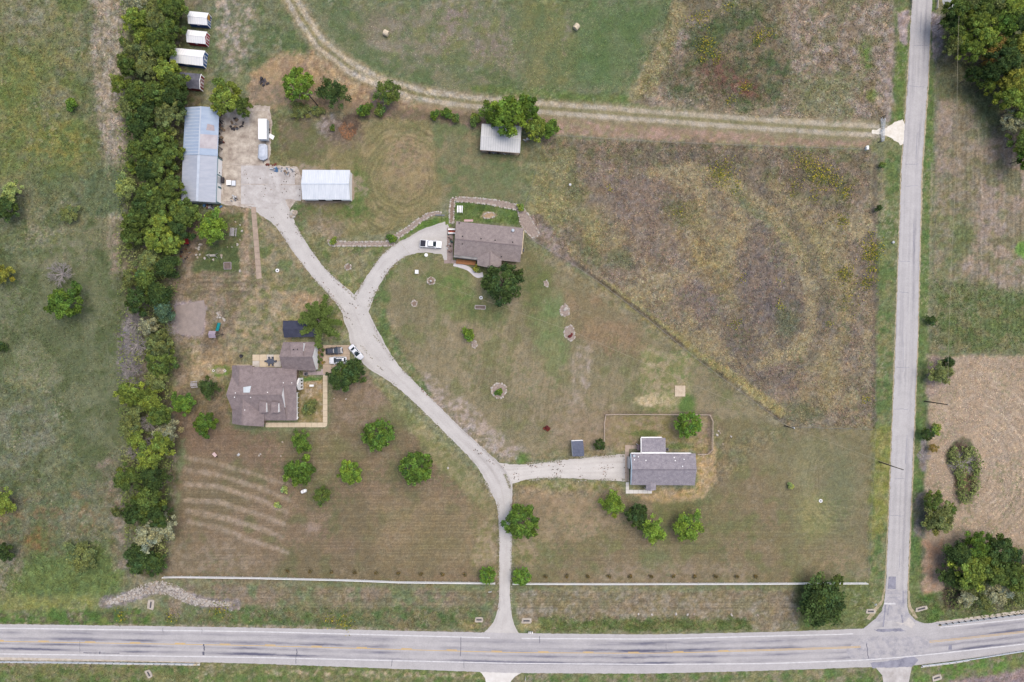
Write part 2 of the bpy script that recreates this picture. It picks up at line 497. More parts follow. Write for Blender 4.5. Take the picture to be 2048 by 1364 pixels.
    REG([(862, 240), (1070, 270), (1060, 400), (1040, 412), (905, 395), (886, 400)], (126, 124, 88), (112, 120, 78), 30, 8, 8, 0.48, (140, 128, 92), 16),
    ELL(1000, 360, 50, 40, (104, 120, 76), (120, 122, 82), 0, 0.6, 12, 0.7),
    MOW([(690, 240), (870, 245), (890, 300), (880, 400), (780, 470), (660, 478), (600, 430), (720, 400), (716, 330)], 0.07, 8.5, None, (806, 352), 12, 7.0),
    # ---- the yards along the drive
    REG([(520, 405), (548, 430), (700, 605), (690, 640), (640, 640), (540, 600), (500, 560), (505, 470)], (126, 124, 84), (150, 138, 104), 24, 6, 6, 0.52, (104, 116, 68), 16),
    REG([(575, 430), (660, 480), (790, 492), (880, 440), (900, 452), (830, 478), (770, 520), (735, 580), (700, 605), (640, 545)], (124, 124, 82), (140, 132, 94), 26, 6, 6, 0.5, (104, 118, 66), 14),
    REG([(640, 490), (790, 494), (870, 440), (890, 440), (800, 500)], (98, 120, 62), (120, 126, 78), 12, 8, 6, 0.5, None, 10, 0.8),
    ELL(700, 585, 22, 34, (112, 124, 66), (142, 138, 92), 0, 0.5, 9, 0.7),
    REG([(372, 430), (500, 405), (520, 560), (640, 600), (560, 640), (560, 690), (470, 700), (450, 760), (350, 770), (340, 560)], (146, 130, 104), (128, 114, 88), 24, 8, 8, 0.5, (120, 114, 80), 16),
    REG([(392, 490), (498, 480), (500, 542), (388, 542)], (88, 100, 58), (98, 106, 66), 14, 5, 4, 0.5),
    REG([(430, 420), (498, 408), (500, 560), (480, 560), (478, 440)], (164, 142, 112), (144, 130, 98), 9, 4, 4),
    REG([(440, 430), (488, 425), (488, 480), (440, 490)], (116, 110, 74), (96, 108, 62), 10, 6, 6),
    ELL(390, 490, 30, 34, (150, 128, 104), (110, 98, 74), 0.3, 0.5, 8, 0.8),
    MOW([(395, 545), (520, 545), (520, 590), (395, 590)], 0.10, 9, math.pi / 2, None, 5, 3),
    REG([(352, 610), (410, 600), (412, 650), (402, 672), (350, 675)], (166, 152, 142), (152, 138, 130), 8, 4, 5),
    ELL(392, 690, 14, 22, (172, 158, 132), (132, 130, 84), 0.2, 0.5, 7, 0.8),
    REG([(500, 575), (560, 560), (640, 600), (650, 640), (560, 700), (450, 705), (470, 640)], (140, 132, 98), (166, 148, 112), 18, 12, 10, 0.5, (120, 122, 74), 12),
    ELL(440, 728, 60, 26, (176, 152, 110), (156, 136, 98), 0.2, 0.5, 7, 0.8),
    ELL(400, 745, 34, 26, (184, 160, 120), None, 0.1, 0.6, 8, 0.6),
    ELL(440, 800, 30, 34, (166, 138, 88), (128, 122, 66), 0.1, 0.5, 8, 0.85),
    ELL(420, 785, 60, 16, (124, 128, 66), None, 0.1, 0.6, 8, 0.6),
    ELL(630, 650, 60, 20, (146, 134, 80), (110, 124, 62), 0.0, 0.5, 9, 0.7),
    ELL(612, 602, 40, 14, (176, 148, 112), None, 0.1, 0.6, 9, 0.7),
    ELL(668, 668, 26, 14, (112, 130, 66), (160, 144, 108), 0.2, 0.5, 8, 0.8),
    # ---- lawn around the middle house, inside the loop of the drive
    REG([(748, 600), (775, 545), (830, 505), (900, 500), (1050, 480), (1200, 570), (1400, 722), (1576, 856), (1420, 905), (1240, 905), (1100, 922), (1010, 925), (940, 890), (860, 800), (790, 720), (752, 660)], (132, 124, 90), (148, 136, 102), 54, 6, 6, 0.52, (122, 122, 80), 30),
    REG([(752, 560), (780, 515), (880, 500), (980, 540), (1000, 620), (940, 640), (820, 560)], (112, 122, 72), (138, 130, 92), 26, 16, 14, 0.5, None, 14, 0.8),
    ELL(915, 580, 34, 40, (104, 126, 66), (124, 128, 78), 0, 0.5, 10, 0.8),
    ELL(962, 575, 30, 14, (166, 150, 112), None, 0.4, 0.6, 8, 0.5),
    REG([(900, 600), (1010, 600), (1000, 660), (920, 640)], (102, 114, 68), (122, 122, 78), 16, 12, 10, 0.5, None, 14, 0.8),
    REG([(1050, 480), (1090, 510), (1110, 600), (1060, 640), (1040, 560)], (104, 112, 66), (122, 118, 78), 20, 14, 10, 0.5, None, 14, 0.85),
    REG([(1075, 600), (1130, 570), (1140, 700), (1110, 760), (1075, 700)], (114, 132, 80), (128, 132, 86), 22, 16, 12, 0.5, None, 14, 0.85),
    REG([(1120, 570), (1180, 580), (1300, 680), (1280, 720), (1150, 680)], (146, 124, 92), (134, 122, 88), 28, 18, 14, 0.5, None, 14, 0.85),
    REG([(1150, 690), (1180, 690), (1168, 830), (1135, 830)], (178, 162, 142), (142, 132, 100), 10, 10, 8, 0.5, None, 14, 0.8),
    REG([(800, 745), (860, 750), (1000, 870), (1050, 900), (1010, 922), (940, 885), (850, 810)], (182, 166, 146), (140, 130, 100), 8, 12, 12, 0.5, None, 14, 0.85),
    REG([(742, 600), (765, 560), (790, 530), (778, 590), (772, 640), (812, 715), (864, 790), (846, 800), (790, 735), (752, 670)], (98, 114, 66), (124, 124, 82), 12, 5, 5, 0.5),
    ELL(1045, 915, 16, 12, (92, 118, 58), None, 0, 0.5, 8, 0.9),
    ELL(1150, 840, 90, 60, (158, 142, 112), (136, 126, 90), 0.1, 0.7, 9, 0.7),
    MOW([(760, 560), (1000, 560), (1200, 600), (1400, 740), (1300, 860), (1000, 900), (800, 720)], 0.035, 7.0, 0.15, None, 30, 5),
    REG([(1280, 700), (1380, 700), (1385, 830), (1290, 830)], (136, 134, 86), (164, 150, 112), 9, 10, 8, 0.5, (116, 126, 74), 9),
    ELL(1302, 801, 30, 12, (214, 194, 154), (190, 172, 126), 0, 0.4, 7, 0.95),
    ELL(1336, 800, 16, 16, (190, 172, 126), (140, 144, 84), 0, 0.5, 7, 0.8),
    ELL(1372, 808, 16, 18, (98, 124, 62), None, 0, 0.5, 7, 0.9),
    # back lawn of the middle house
    REG([(915, 402), (1036, 415), (1038, 450), (905, 440), (908, 405)], (90, 110, 56), (108, 122, 68), 22, 3, 3, 0.5, (84, 103, 50), 14),
    ELL(977, 430, 15, 6, (182, 158, 126), None, 0, 0.3, 7, 0.9),
    REG([(836, 442), (900, 432), (900, 452), (850, 455), (800, 480)], (98, 124, 58), (112, 128, 66), 12, 4, 4),
    # ---- lower west yard
    REG([(340, 770), (452, 770), (460, 860), (655, 862), (660, 760), (735, 745), (820, 840), (900, 905), (975, 970), (1000, 1060), (1000, 1168), (330, 1158), (345, 1100), (370, 900)], (136, 118, 90), (124, 112, 82), 60, 6, 6, 0.5, (116, 112, 76), 34),
    REG([(345, 1090), (480, 1080), (560, 1160), (330, 1158)], (152, 138, 112), (132, 118, 90), 9, 20, 16, 0.5, None, 14, 0.7),
    REG([(340, 810), (460, 865), (560, 880), (560, 940), (370, 900)], (128, 108, 84), (138, 118, 92), 20, 16, 12, 0.5, None, 14, 0.8),
    REG([(660, 770), (735, 750), (800, 830), (700, 860), (660, 820)], (154, 134, 108), (138, 120, 92), 12, 12, 10, 0.5, None, 14, 0.8),
    REG([(740, 750), (760, 760), (900, 900), (985, 990), (996, 1060), (970, 1030), (860, 920)], (156, 148, 104), (128, 130, 80), 14, 8, 6, 0.5, None, 14, 0.85),
    ELL(790, 835, 40, 20, (108, 118, 70), None, 0.2, 0.6, 12, 0.5),
    REG([(600, 860), (700, 880), (740, 960), (620, 980)], (122, 120, 78), (134, 122, 88), 26, 20, 14, 0.5, None, 14, 0.7),
    REG([(750, 1000), (990, 1000), (990, 1140), (760, 1140)], (146, 130, 94), (134, 122, 86), 40, 40, 20, 0.5, None, 14, 0.7),
    REG([(965, 1040), (1000, 1040), (1000, 1160), (940, 1130)], (170, 152, 118), (132, 128, 80), 11, 10, 8, 0.5, None, 14, 0.8),
    MOW([(345, 860), (735, 770), (900, 920), (990, 1010), (995, 1165), (335, 1155)], 0.042, 6.6, math.pi / 2, None, 20, 2.2),
    STK([(372, 914), (430, 926), (500, 945), (575, 970)], 7, (178, 160, 132), (150, 134, 106), 4, 1.0, 6, 0.6),
    STK([(370, 940), (430, 948), (510, 972), (578, 1000)], 8, (178, 160, 132), (152, 136, 108), 4, 1.0, 6, 0.65),
    STK([(372, 968), (440, 974), (520, 1000), (575, 1024)], 8, (186, 166, 138), (154, 138, 110), 4, 1.0, 6, 0.7),
    STK([(372, 1000), (440, 1004), (520, 1030), (566, 1048)], 8, (180, 162, 134), (154, 138, 110), 4, 1.0, 6, 0.7),
    STK([(376, 1022), (450, 1036), (520, 1056), (562, 1074)], 9, (186, 166, 138), (154, 138, 110), 4, 1.0, 6, 0.7),
    STK([(376, 1043), (440, 1056), (510, 1084), (575, 1104)], 8, (182, 164, 138), (154, 138, 110), 4, 1.0, 6, 0.65),
    ELL(627, 1054, 14, 9, (160, 142, 122), None, 0, 0.5, 6, 0.7),
    # courtyard beds of the left house
    REG([(598, 755), (648, 755), (648, 846), (598, 846)], (170, 146, 104), (140, 126, 80), 9, 3, 3, 0.5, (190, 172, 140), 6),
    ELL(622, 758, 24, 5, (84, 118, 54), None, 0, 0.4, 7, 0.9),
    ELL(620, 815, 20, 18, (104, 112, 62), (120, 118, 74), 0, 0.5, 7, 0.9),
    ELL(442, 740, 20, 12, (100, 132, 56), (120, 134, 66), 0, 0.3, 7, 0.9),
    ELL(440, 741, 12, 6, (182, 160, 128), None, 0, 0.3, 7, 0.9),
    # ---- lower east yard
    REG([(1028, 965), (1100, 960), (1240, 965), (1255, 990), (1420, 985), (1430, 880), (1425, 830), (1575, 856), (1745, 858), (1738, 1060), (1733, 1170), (1030, 1172), (1024, 1060)], (136, 122, 90), (126, 118, 82), 60, 6, 6, 0.5, (120, 120, 78), 34),
    REG([(1480, 860), (1745, 860), (1736, 1090), (1600, 1090), (1560, 960)], (127, 122, 86), (138, 129, 95), 50, 40, 24, 0.5, None, 14, 0.85),
    ELL(1680, 980, 34, 70, (114, 122, 84), None, 0.1, 0.6, 18, 0.5),
    ELL(1625, 1035, 34, 50, (150, 144, 94), (134, 134, 84), 0.2, 0.5, 14, 0.8),
    ELL(1610, 930, 20, 44, (142, 138, 98), None, 0.2, 0.6, 14, 0.6),
    ELL(1700, 1150, 40, 40, (124, 130, 92), (144, 134, 100), 0, 0.6, 10, 0.6),
    ELL(1655, 1120, 60, 34, (154, 138, 104), (136, 126, 90), 0, 0.6, 8, 0.7),
    REG([(1030, 968), (1180, 966), (1240, 985), (1250, 1040), (1180, 1080), (1060, 1080), (1030, 1040)], (168, 146, 112), (146, 130, 98), 11, 16, 12, 0.5, None, 14, 0.75),
    REG([(1030, 965), (1240, 966), (1250, 978), (1100, 980)], (126, 130, 74), (156, 146, 104), 10, 8, 6),
    REG([(1255, 985), (1390, 975), (1392, 890), (1435, 890), (1432, 960), (1405, 1000), (1320, 1005)], (184, 156, 108), (168, 148, 112), 10, 5, 5, 0.5, (150, 136, 84), 8),
    REG([(1320, 1010), (1400, 1010), (1360, 1050), (1310, 1040)], (108, 110, 66), (126, 118, 76), 16, 14, 10, 0.5, None, 14, 0.7),
    ELL(1050, 1100, 24, 40, (170, 150, 116), (130, 128, 80), 0, 0.6, 9, 0.7),
    ELL(1305, 1120, 34, 22, (112, 122, 78), None, 0, 0.6, 12, 0.6),
    REG([(1200, 1130), (1500, 1125), (1500, 1170), (1180, 1170)], (158, 142, 116), (136, 122, 92), 8, 14, 10, 0.5, None, 14, 0.6),
    MOW([(1035, 1010), (1740, 960), (1735, 1165), (1035, 1165)], 0.032, 6.6, math.pi / 2, None, 30, 2.2),
    MOW([(1560, 870), (1740, 870), (1735, 1100), (1560, 1100)], 0.05, 7.0, None, (1690, 960), 30, 3),
    REG([(1208, 832), (1425, 832), (1424, 906), (1392, 906), (1330, 880), (1240, 905), (1208, 885)], (160, 144, 106), (138, 128, 82), 11, 3, 3, 0.5, (156, 134, 104), 8),
    ELL(1290, 867, 30, 6, (96, 110, 56), None, 0, 0.5, 8, 0.8),
    ELL(1358, 893, 24, 6, (98, 112, 60), None, 0, 0.5, 8, 0.8),
    STK([(1208, 826), (1424, 827)], 6, (118, 104, 82), None, 3, 2, 9, 0.5),
    STK([(1419, 830), (1420, 906)], 8, (126, 110, 92), None, 3, 2, 9, 0.6),
    ELL(1170, 870, 60, 40, (160, 140, 110), (142, 126, 96), 0, 0.7, 8, 0.7),
    # ---- strip between the white fence and the highway
    REG([(325, 1166), (1000, 1180), (1000, 1240), (960, 1262), (300, 1252), (330, 1180)], (138, 124, 98), (128, 122, 88), 30, 5, 4, 0.5, (112, 124, 82), 26),
    REG([(480, 1215), (970, 1218), (960, 1262), (300, 1250), (380, 1225)], (94, 112, 64), (112, 116, 78), 18, 8, 7, 0.52, (124, 116, 82), 16),
    REG([(1026, 1182), (1600, 1180), (1735, 1180), (1760, 1240), (1560, 1262), (1070, 1266), (1040, 1240)], (140, 126, 98), (130, 122, 88), 24, 5, 4, 0.48, (156, 146, 120), 10),
    REG([(1080, 1236), (1500, 1238), (1510, 1262), (1075, 1266)], (93, 108, 58), (108, 118, 68), 14, 6, 7, 0.5, (122, 120, 78), 9),
    REG([(1590, 1160), (1750, 1160), (1760, 1240), (1740, 1255), (1600, 1260)], (112, 118, 72), (104, 114, 66), 20, 12, 8, 0.5),
    MOW([(330, 1168), (1735, 1180), (1735, 1236), (330, 1222)], 0.06, 6.0, math.pi / 2, None, 8, 1.6),
    ELL(940, 1250, 22, 10, (168, 148, 96), (130, 128, 74), 0, 0.5, 7, 0.8),
    ELL(1062, 1252, 26, 9, (168, 150, 100), (136, 132, 80), 0, 0.5, 7, 0.8),
    # ---- verges of the side road
    REG([(1800, -700), (1824, -700), (1816, 100), (1800, 340), (1786, 700), (1768, 1150), (1765, 1230), (1738, 1240), (1738, 1060), (1752, 856), (1756, 430), (1770, 300), (1788, 150)], (98, 116, 66), (116, 124, 78), 26, 5, 5, 0.5, (134, 130, 88), 12),
    REG([(1748, 860), (1790, 850), (1778, 1040), (1742, 1080)], (128, 132, 66), (148, 142, 84), 12, 8, 7, 0.5, None, 14, 0.85),
    REG([(1792, 90), (1815, 90), (1806, 240), (1795, 240)], (97, 118, 60), (112, 124, 68), 14, 4, 4),
    STK([(1783, 60), (1780, 150), (1775, 240)], 12, (168, 150, 132), (140, 128, 104), 6, 4, 8, 0.8),
    STK([(1764, 320), (1764, 440)], 8, (168, 150, 120), (130, 122, 90), 6, 4, 8, 0.6),
    REG([(1844, -700), (1876, -700), (1872, 220), (1868, 500), (1862, 690), (1854, 800), (1848, 1000), (1842, 1190), (1815, 1190), (1822, 1010), (1834, 690), (1848, 300)], (93, 115, 62), (110, 124, 72), 22, 4, 4, 0.5, (120, 124, 80), 12),
    STK([(1864, 330), (1862, 480), (1858, 680)], 4, (158, 148, 116), None, 3, 2, 9, 0.7),
    STK([(1876, 110), (1872, 300)], 8, (154, 146, 126), (118, 122, 86), 4, 3, 8, 0.7),
    REG([(1790, 22), (1820, 20), (1816, 60), (1812, 92), (1800, 82)], (182, 166, 150), (160, 144, 130), 8, 3, 4),
    REG([(1862, 24), (1882, 30), (1888, 80), (1880, 120), (1870, 130), (1862, 100)], (184, 170, 156), (156, 142, 130), 8, 3, 4),
    # ---- east fields
    REG([(1876, 110), (2900, 110), (2900, 706), (1862, 704), (1868, 500), (1872, 220)], (154, 138, 115), (136, 126, 98), 30, 8, 7, 0.56, (122, 120, 84), 24),
    REG([(1870, 120), (1990, 130), (2010, 230), (1880, 200)], (104, 110, 74), (122, 120, 84), 22, 12, 10, 0.5),
    ELL(1975, 240, 20, 40, (106, 118, 76), None, 0.1, 0.6, 12, 0.7),
    REG([(1866, 560), (1990, 580), (2900, 600), (2900, 704), (1862, 704)], (104, 116, 70), (124, 122, 82), 24, 18, 14, 0.5, (96, 110, 62), 14),
    REG([(1866, 400), (1930, 430), (1925, 560), (1866, 560)], (114, 122, 76), (138, 130, 98), 14, 12, 12, 0.5, None, 14, 0.7),
    ELL(1925, 480, 20, 40, (100, 112, 66), None, 0.4, 0.6, 12, 0.7),
    ELL(2045, 500, 12, 16, (104, 142, 64), None, 0, 0.4, 9, 0.9),
    MOW([(1880, 200), (2600, 200), (2600, 700), (1870, 700)], 0.05, 9.0, 0.0, None, 20, 2.5),
    REG([(1862, 712), (2900, 710), (2900, 1500), (2200, 1260), (1845, 1215), (1850, 1000), (1856, 800)], (182, 162, 130), (173, 153, 122), 40, 5, 5, 0.5, (167, 149, 119), 16),
    REG([(1860, 712), (1900, 712), (1890, 780), (1854, 800)], (160, 142, 124), (176, 156, 130), 14, 10, 8),
    REG([(1848, 1080), (1885, 1080), (1880, 1190), (1845, 1195)], (184, 148, 112), (176, 152, 122), 16, 10, 8),
    ELL(1985, 900, 40, 60, (166, 150, 122), (188, 166, 132), 0, 0.6, 12, 0.6),
    MOW([(1950, 730), (2600, 730), (2600, 1090), (1900, 1090), (1940, 900)], 0.05, 9.0, None, (1926, 940), 24, 4),
    ('poly', [(1908, 885), (1922, 876), (1940, 880), (1956, 915), (1958, 960), (1944, 1004), (1918, 1006), (1908, 985), (1912, 960), (1892, 925), (1890, 905)], (104, 106, 76), (126, 112, 88), 9, 3, 3, 0.5, (92, 100, 66), 7, 1.0, 0.16),
    REG([(1842, 880), (1854, 880), (1852, 945), (1840, 935)], (166, 152, 140), (134, 124, 108), 7, 3, 3),
    REG([(1830, 985), (1850, 985), (1848, 1075), (1826, 1075)], (136, 126, 108), (110, 112, 88), 8, 4, 4),
    REG([(1816, 1190), (2900, 1080), (2900, 1220), (2048, 1226), (1900, 1245), (1850, 1248), (1826, 1232)], (94, 118, 60), (110, 116, 74), 18, 5, 5, 0.5),
    REG([(1870, 1190), (2048, 1200), (2048, 1222), (1880, 1226)], (120, 116, 84), (108, 112, 72), 10, 6, 5),
    # ---- south of the highway
    REG([(-900, 1314), (400, 1320), (980, 1342), (980, 1900), (-900, 1900)], (100, 118, 64), (124, 124, 80), 22, 5, 5, 0.5, (138, 130, 94), 14),
    REG([(-900, 1312), (400, 1318), (400, 1330), (-900, 1326)], (158, 140, 116), (110, 112, 72), 8, 4, 4, 0.5),
    REG([(1020, 1340), (1780, 1332), (1790, 1900), (1010, 1900)], (98, 120, 66), (126, 126, 84), 20, 5, 5, 0.5, (148, 136, 106), 12),
    REG([(520, 1338), (960, 1346), (960, 1356), (520, 1350)], (176, 160, 124), (112, 122, 70), 8, 4, 3, 0.5),
    REG([(1826, 1330), (2048, 1302), (2900, 1180), (2900, 1900), (1816, 1900)], (98, 128, 60), (118, 126, 76), 16, 5, 5, 0.5, (134, 126, 96), 10),
    REG([(1900, 1362), (2048, 1338), (2900, 1240), (2900, 2400), (1900, 2400)], (140, 122, 112), (150, 132, 120), 14, 5, 4),
    STK([(-400, 1248), (512, 1254), (960, 1264)], 5, (168, 152, 128), (120, 122, 80), 3, 2, 8, 0.8),
    # pool of gravel at the field gate and rip-rap bed
    STK([(210, 1205), (260, 1192), (312, 1176), (352, 1184), (392, 1202), (470, 1210)], 20, (160, 150, 140), (134, 124, 110), 4, 3, 6, 0.9),
]

MOWN = [[(345, 860), (735, 760), (900, 905), (990, 1000), (998, 1168), (335, 1155)], [(1030, 990), (1250, 990), (1420, 985), (1575, 860), (1745, 860), (1733, 1168), (1030, 1170)],
        [(752, 590), (800, 520), (1050, 490), (1400, 730), (1570, 860), (1250, 890), (1020, 915), (860, 790)], [(612, 20), (1340, 0), (1262, 182), (900, 180), (700, 120)],
        [(-300, 640), (60, 520), (190, 430), (250, 460), (246, 900), (200, 1000), (100, 760), (-300, 740)], [(1862, 712), (2400, 712), (2400, 1200), (1848, 1190), (1852, 900)], [(560, 240), (870, 240), (1060, 270), (1040, 400), (880, 420), (700, 480), (600, 430)], [(570, 200), (960, 200), (1780, 240), (1730, 300), (1080, 268), (700, 230), (500, 215), (510, 140), (600, 100)]]

def ground_rgb(px, py):
    px = np.asarray(px, float)
    py = np.asarray(py, float)
    shp = px.shape
    px = px.ravel()
    py = py.ravel()
    # everything outside the painted yards: rough mixed pasture
    n1 = fbm(px, py, 110, 4, 3)[:, None]
    n2 = fbm(px, py, 28, 4, 4)[:, None]
    rgb = np.array(GREEN) * (1 - n1) + np.array(TAN) * n1
    rgb = rgb * (1 - 0.4 * n2) + np.array(DULL) * 0.4 * n2
    wx = fbm(px, py, 22, 3, 5) - 0.5
    wy = fbm(px, py, 22, 3, 6) - 0.5
    fine = fbm(px, py, 5, 2, 7) - 0.5
    for op in PAINT:
        k = op[0]
        if k == 'poly':
            _, poly, A, B, size, soft, warp, bias, Cc, cs, alpha, sharp = op
            pad = soft + warp * 2
        elif k == 'ell':
            _, cx, cy, rx, ry, A, B, rot, soft, size, alpha, warp = op
            poly = [(cx - max(rx, ry), cy - max(rx, ry)), (cx + max(rx, ry), cy + max(rx, ry))]
            pad = max(rx, ry) * 0.6
        elif k == 'stk':
            _, poly, wd, A, B, soft, warp, size, alpha = op
            pad = wd + soft + warp * 2
        else:
            _, poly, amp, period, ang, centre, soft, jit = op
            pad = soft
        xs = [p[0] for p in poly]
        ys = [p[1] for p in poly]
        ix = np.nonzero((px > min(xs) - pad) & (px < max(xs) + pad) & (py > min(ys) - pad) & (py < max(ys) + pad))[0]
        if ix.size == 0:
            continue
        x, y = px[ix], py[ix]
        if k == 'ell':
            ca, sa = math.cos(rot), math.sin(rot)
            dx, dy = x - cx, y - cy
            u = (dx * ca + dy * sa) / rx
            v = (-dx * sa + dy * ca) / ry
            d = np.sqrt(u * u + v * v) + (wx[ix] + 0.6 * fine[ix]) * warp * 4
            m = (1 - sstep(1 - soft, 1 + soft, d)) * alpha
            A_, B_, bias_, sharp_ = A, B, 0.5, 0.16
        elif k == 'stk':
            d = seg_dist(x, y, poly) + (wx[ix] + fine[ix] * 0.8) * warp * 3
            m = (1 - sstep(wd / 2 - soft / 2, wd / 2 + soft, d)) * alpha
            A_, B_, bias_, sharp_ = A, B, 0.5, 0.16
        else:
            sd = seg_dist(x, y, poly, True)
            sd = np.where(inside(x, y, poly), sd, -sd)
            if k == 'poly':
                sd = sd + (wx[ix] * 3 + fine[ix] * 1.5) * warp
                m = sstep(-soft, soft, sd) * alpha
                A_, B_, bias_, sharp_ = A, B, bias, sharp
            else:
                m = sstep(0, soft * 2, sd)
                if centre is not None:
                    u = np.sqrt((x - centre[0]) ** 2 + ((y - centre[1]) * 0.92) ** 2)
                else:
                    u = x * math.cos(ang) + y * math.sin(ang)
                u = u + wx[ix] * jit * 2.2
                s = np.sin(u * 2 * math.pi / period) + 0.5 * np.sin(u * 2 * math.pi / (period * 2.37) + 1.3)
                s = s * (0.25 + 1.5 * fbm(x, y, 30, 2, 9))
                if centre is not None:
                    s = s * sstep(18, 60, u)
                rgb[ix] *= (1 + amp * s * m)[:, None]
                continue
        n = sstep(bias_ - sharp_, bias_ + sharp_, fbm(x, y, size, 4, int(size) + 11))
        c = np.array(A_, float) * (1 - n)[:, None] + np.array(B_, float) * n[:, None]
        if k == 'poly' and Cc is not None:
            n = sstep(0.5, 0.72, fbm(x, y, cs, 3, int(cs) + 51)) * 0.85
            c = c * (1 - n)[:, None] + np.array(Cc, float) * n[:, None]
        rgb[ix] = rgb[ix] * (1 - m)[:, None] + c * m[:, None]
    # tufts, straw and bare specks everywhere, less of it where the grass is mown
    rough = np.ones(px.shape)
    for poly in MOWN:
        ix = np.nonzero((px > min(p[0] for p in poly) - 20) & (px < max(p[0] for p in poly) + 20) & (py > min(p[1] for p in poly) - 20) & (py < max(p[1] for p in poly) + 20))[0]
        if ix.size:
            sd = seg_dist(px[ix], py[ix], poly, True)
            rough[ix] = np.minimum(rough[ix], 1 - 0.48 * sstep(-8, 14, np.where(inside(px[ix], py[ix], poly), sd, -sd)))
    f1 = fbm(px, py, 9, 3, 21) - 0.5
    f2 = fbm(px, py, 3.2, 2, 22) - 0.5
    rgb *= (1 + (0.24 * f1 + 0.36 * f2) * rough)[:, None]
    st = sstep(0.56, 0.74, fbm(px, py, 46, 3, 23)) * sstep(0.55, 0.8, fbm(px, py, 3.6, 2, 24))
    st = st * rough
    rgb = rgb * (1 - 0.5 * st)[:, None] + np.array([188, 174, 142.]) * (0.5 * st)[:, None]
    gr = sstep(0.52, 0.72, fbm(px, py, 60, 3, 25)) * sstep(0.5, 0.8, fbm(px, py, 5, 2, 26))
    rgb = rgb * (1 - 0.34 * gr)[:, None] + np.array([92, 108, 62.]) * (0.34 * gr)[:, None]
    hue = ((fbm(px, py, 7, 2, 27) - 0.5) * rough)[:, None]
    rgb = rgb * (1 + hue * np.array([0.10, 0.0, -0.16])) * np.array([0.985, 0.99, 1.06])
    ground_rgb.rough = rough
    return np.clip(rgb, 8, 245).reshape(shp + (3,))

def ground_material():
    m = bpy.data.materials.new('grass_and_soil')
    m.use_nodes = True
    t = m.node_tree
    b = t.nodes['Principled BSDF']
    b.inputs['Roughness'].default_value = 0.95
    b.inputs['Specular IOR Level'].default_value = 0.1
    a = t.nodes.new('ShaderNodeAttribute')
    a.attribute_name = 'Col'
    g = t.nodes.new('ShaderNodeNewGeometry')
    prev = a.outputs['Color']
    for sc, lo, hi, det, own in ((0.9, 0.80, 1.20, 5.0, 1), (2.0, 0.66, 1.34, 4.0, 1), (3.1, 0.74, 1.26, 2.0, 0)):
        n = t.nodes.new('ShaderNodeTexNoise')
        n.inputs['Scale'].default_value = sc
        n.inputs['Detail'].default_value = det
        n.inputs['Roughness'].default_value = 0.7
        t.links.new(g.outputs['Position'], n.inputs['Vector'])
        mr = t.nodes.new('ShaderNodeMapRange')
        mr.inputs[1].default_value = 0.28
        mr.inputs[2].default_value = 0.72
        mr.inputs[3].default_value = lo
        mr.inputs[4].default_value = hi
        t.links.new(n.outputs['Fac'], mr.inputs[0])
        rm = t.nodes.new('ShaderNodeMix')
        rm.inputs[2].default_value = 1.0
        rm.inputs[0].default_value = 1.0
        if own:
            t.links.new(a.outputs['Alpha'], rm.inputs[0])
        t.links.new(mr.outputs[0], rm.inputs[3])
        v = t.nodes.new('ShaderNodeVectorMath')
        v.operation = 'SCALE'
        t.links.new(prev, v.inputs[0])
        t.links.new(rm.outputs[0], v.inputs['Scale'])
        prev = v.outputs[0]
        hn = n
    t.links.new(prev, b.inputs['Base Color'])
    bp = t.nodes.new('ShaderNodeBump')
    bp.inputs['Strength'].default_value = 0.7
    bp.inputs['Distance'].default_value = 0.25
    t.links.new(hn.outputs['Fac'], bp.inputs['Height'])
    t.links.new(bp.outputs[0], b.inputs['Normal'])
    return m

GROUND_MAT = ground_material()

def set_col(me, rgb, k=K, rough=None):
    c = np.ones((rgb.shape[0], 4), np.float32)
    c[:, :3] = lin(rgb) * k
    if rough is not None:
        c[:, 3] = rough
    at = me.color_attributes.new('Col', 'FLOAT_COLOR', 'POINT')
    at.data.foreach_set('color', c.ravel())

def grid_mesh(name, xs, ys, z=0.0):
    nx, ny = len(xs), len(ys)
    X, Y = np.meshgrid(xs, ys)
    co = np.stack([X.ravel(), Y.ravel(), np.full(nx * ny, z)], 1).astype(np.float32)
    i = (np.arange(ny - 1)[:, None] * nx + np.arange(nx - 1)[None, :]).ravel()
    q = np.stack([i, i + 1, i + 1 + nx, i + nx], 1).astype(np.int32)
    me = np_mesh(name, co, q)
    return me, X.ravel(), Y.ravel()

def np_mesh(name, co, faces):
    """faces: (n, k) int array"""
    me = bpy.data.meshes.new(name)
    n, k = faces.shape
    me.vertices.add(len(co))
    me.vertices.foreach_set('co', np.asarray(co, np.float32).ravel())
    me.loops.add(n * k)
    me.loops.foreach_set('vertex_index', faces.astype(np.int32).ravel())
    me.polygons.add(n)
    me.polygons.foreach_set('loop_start', np.arange(0, n * k, k, dtype=np.int32))
    me.update(calc_edges=True)
    return me

def axis(lim, step):
    core = np.arange(-lim, lim + 1e-6, step)
    tail = [lim]
    d = step
    while tail[-1] < 6000:
        d *= 1.16
        tail.append(tail[-1] + d)
    tail = np.array(tail[1:])
    return np.concatenate([-tail[::-1], core, tail])

me, gx, gy = grid_mesh('ground', axis(149.0, 0.38), axis(101.0, 0.38))
rgb = ground_rgb(gx / S + 1024, 682 - gy / S)
set_col(me, rgb, K, ground_rgb.rough)
me.materials.append(GROUND_MAT)
ground = bpy.data.objects.new('ground', me)
ground['kind'] = 'structure'
COL.objects.link(ground)
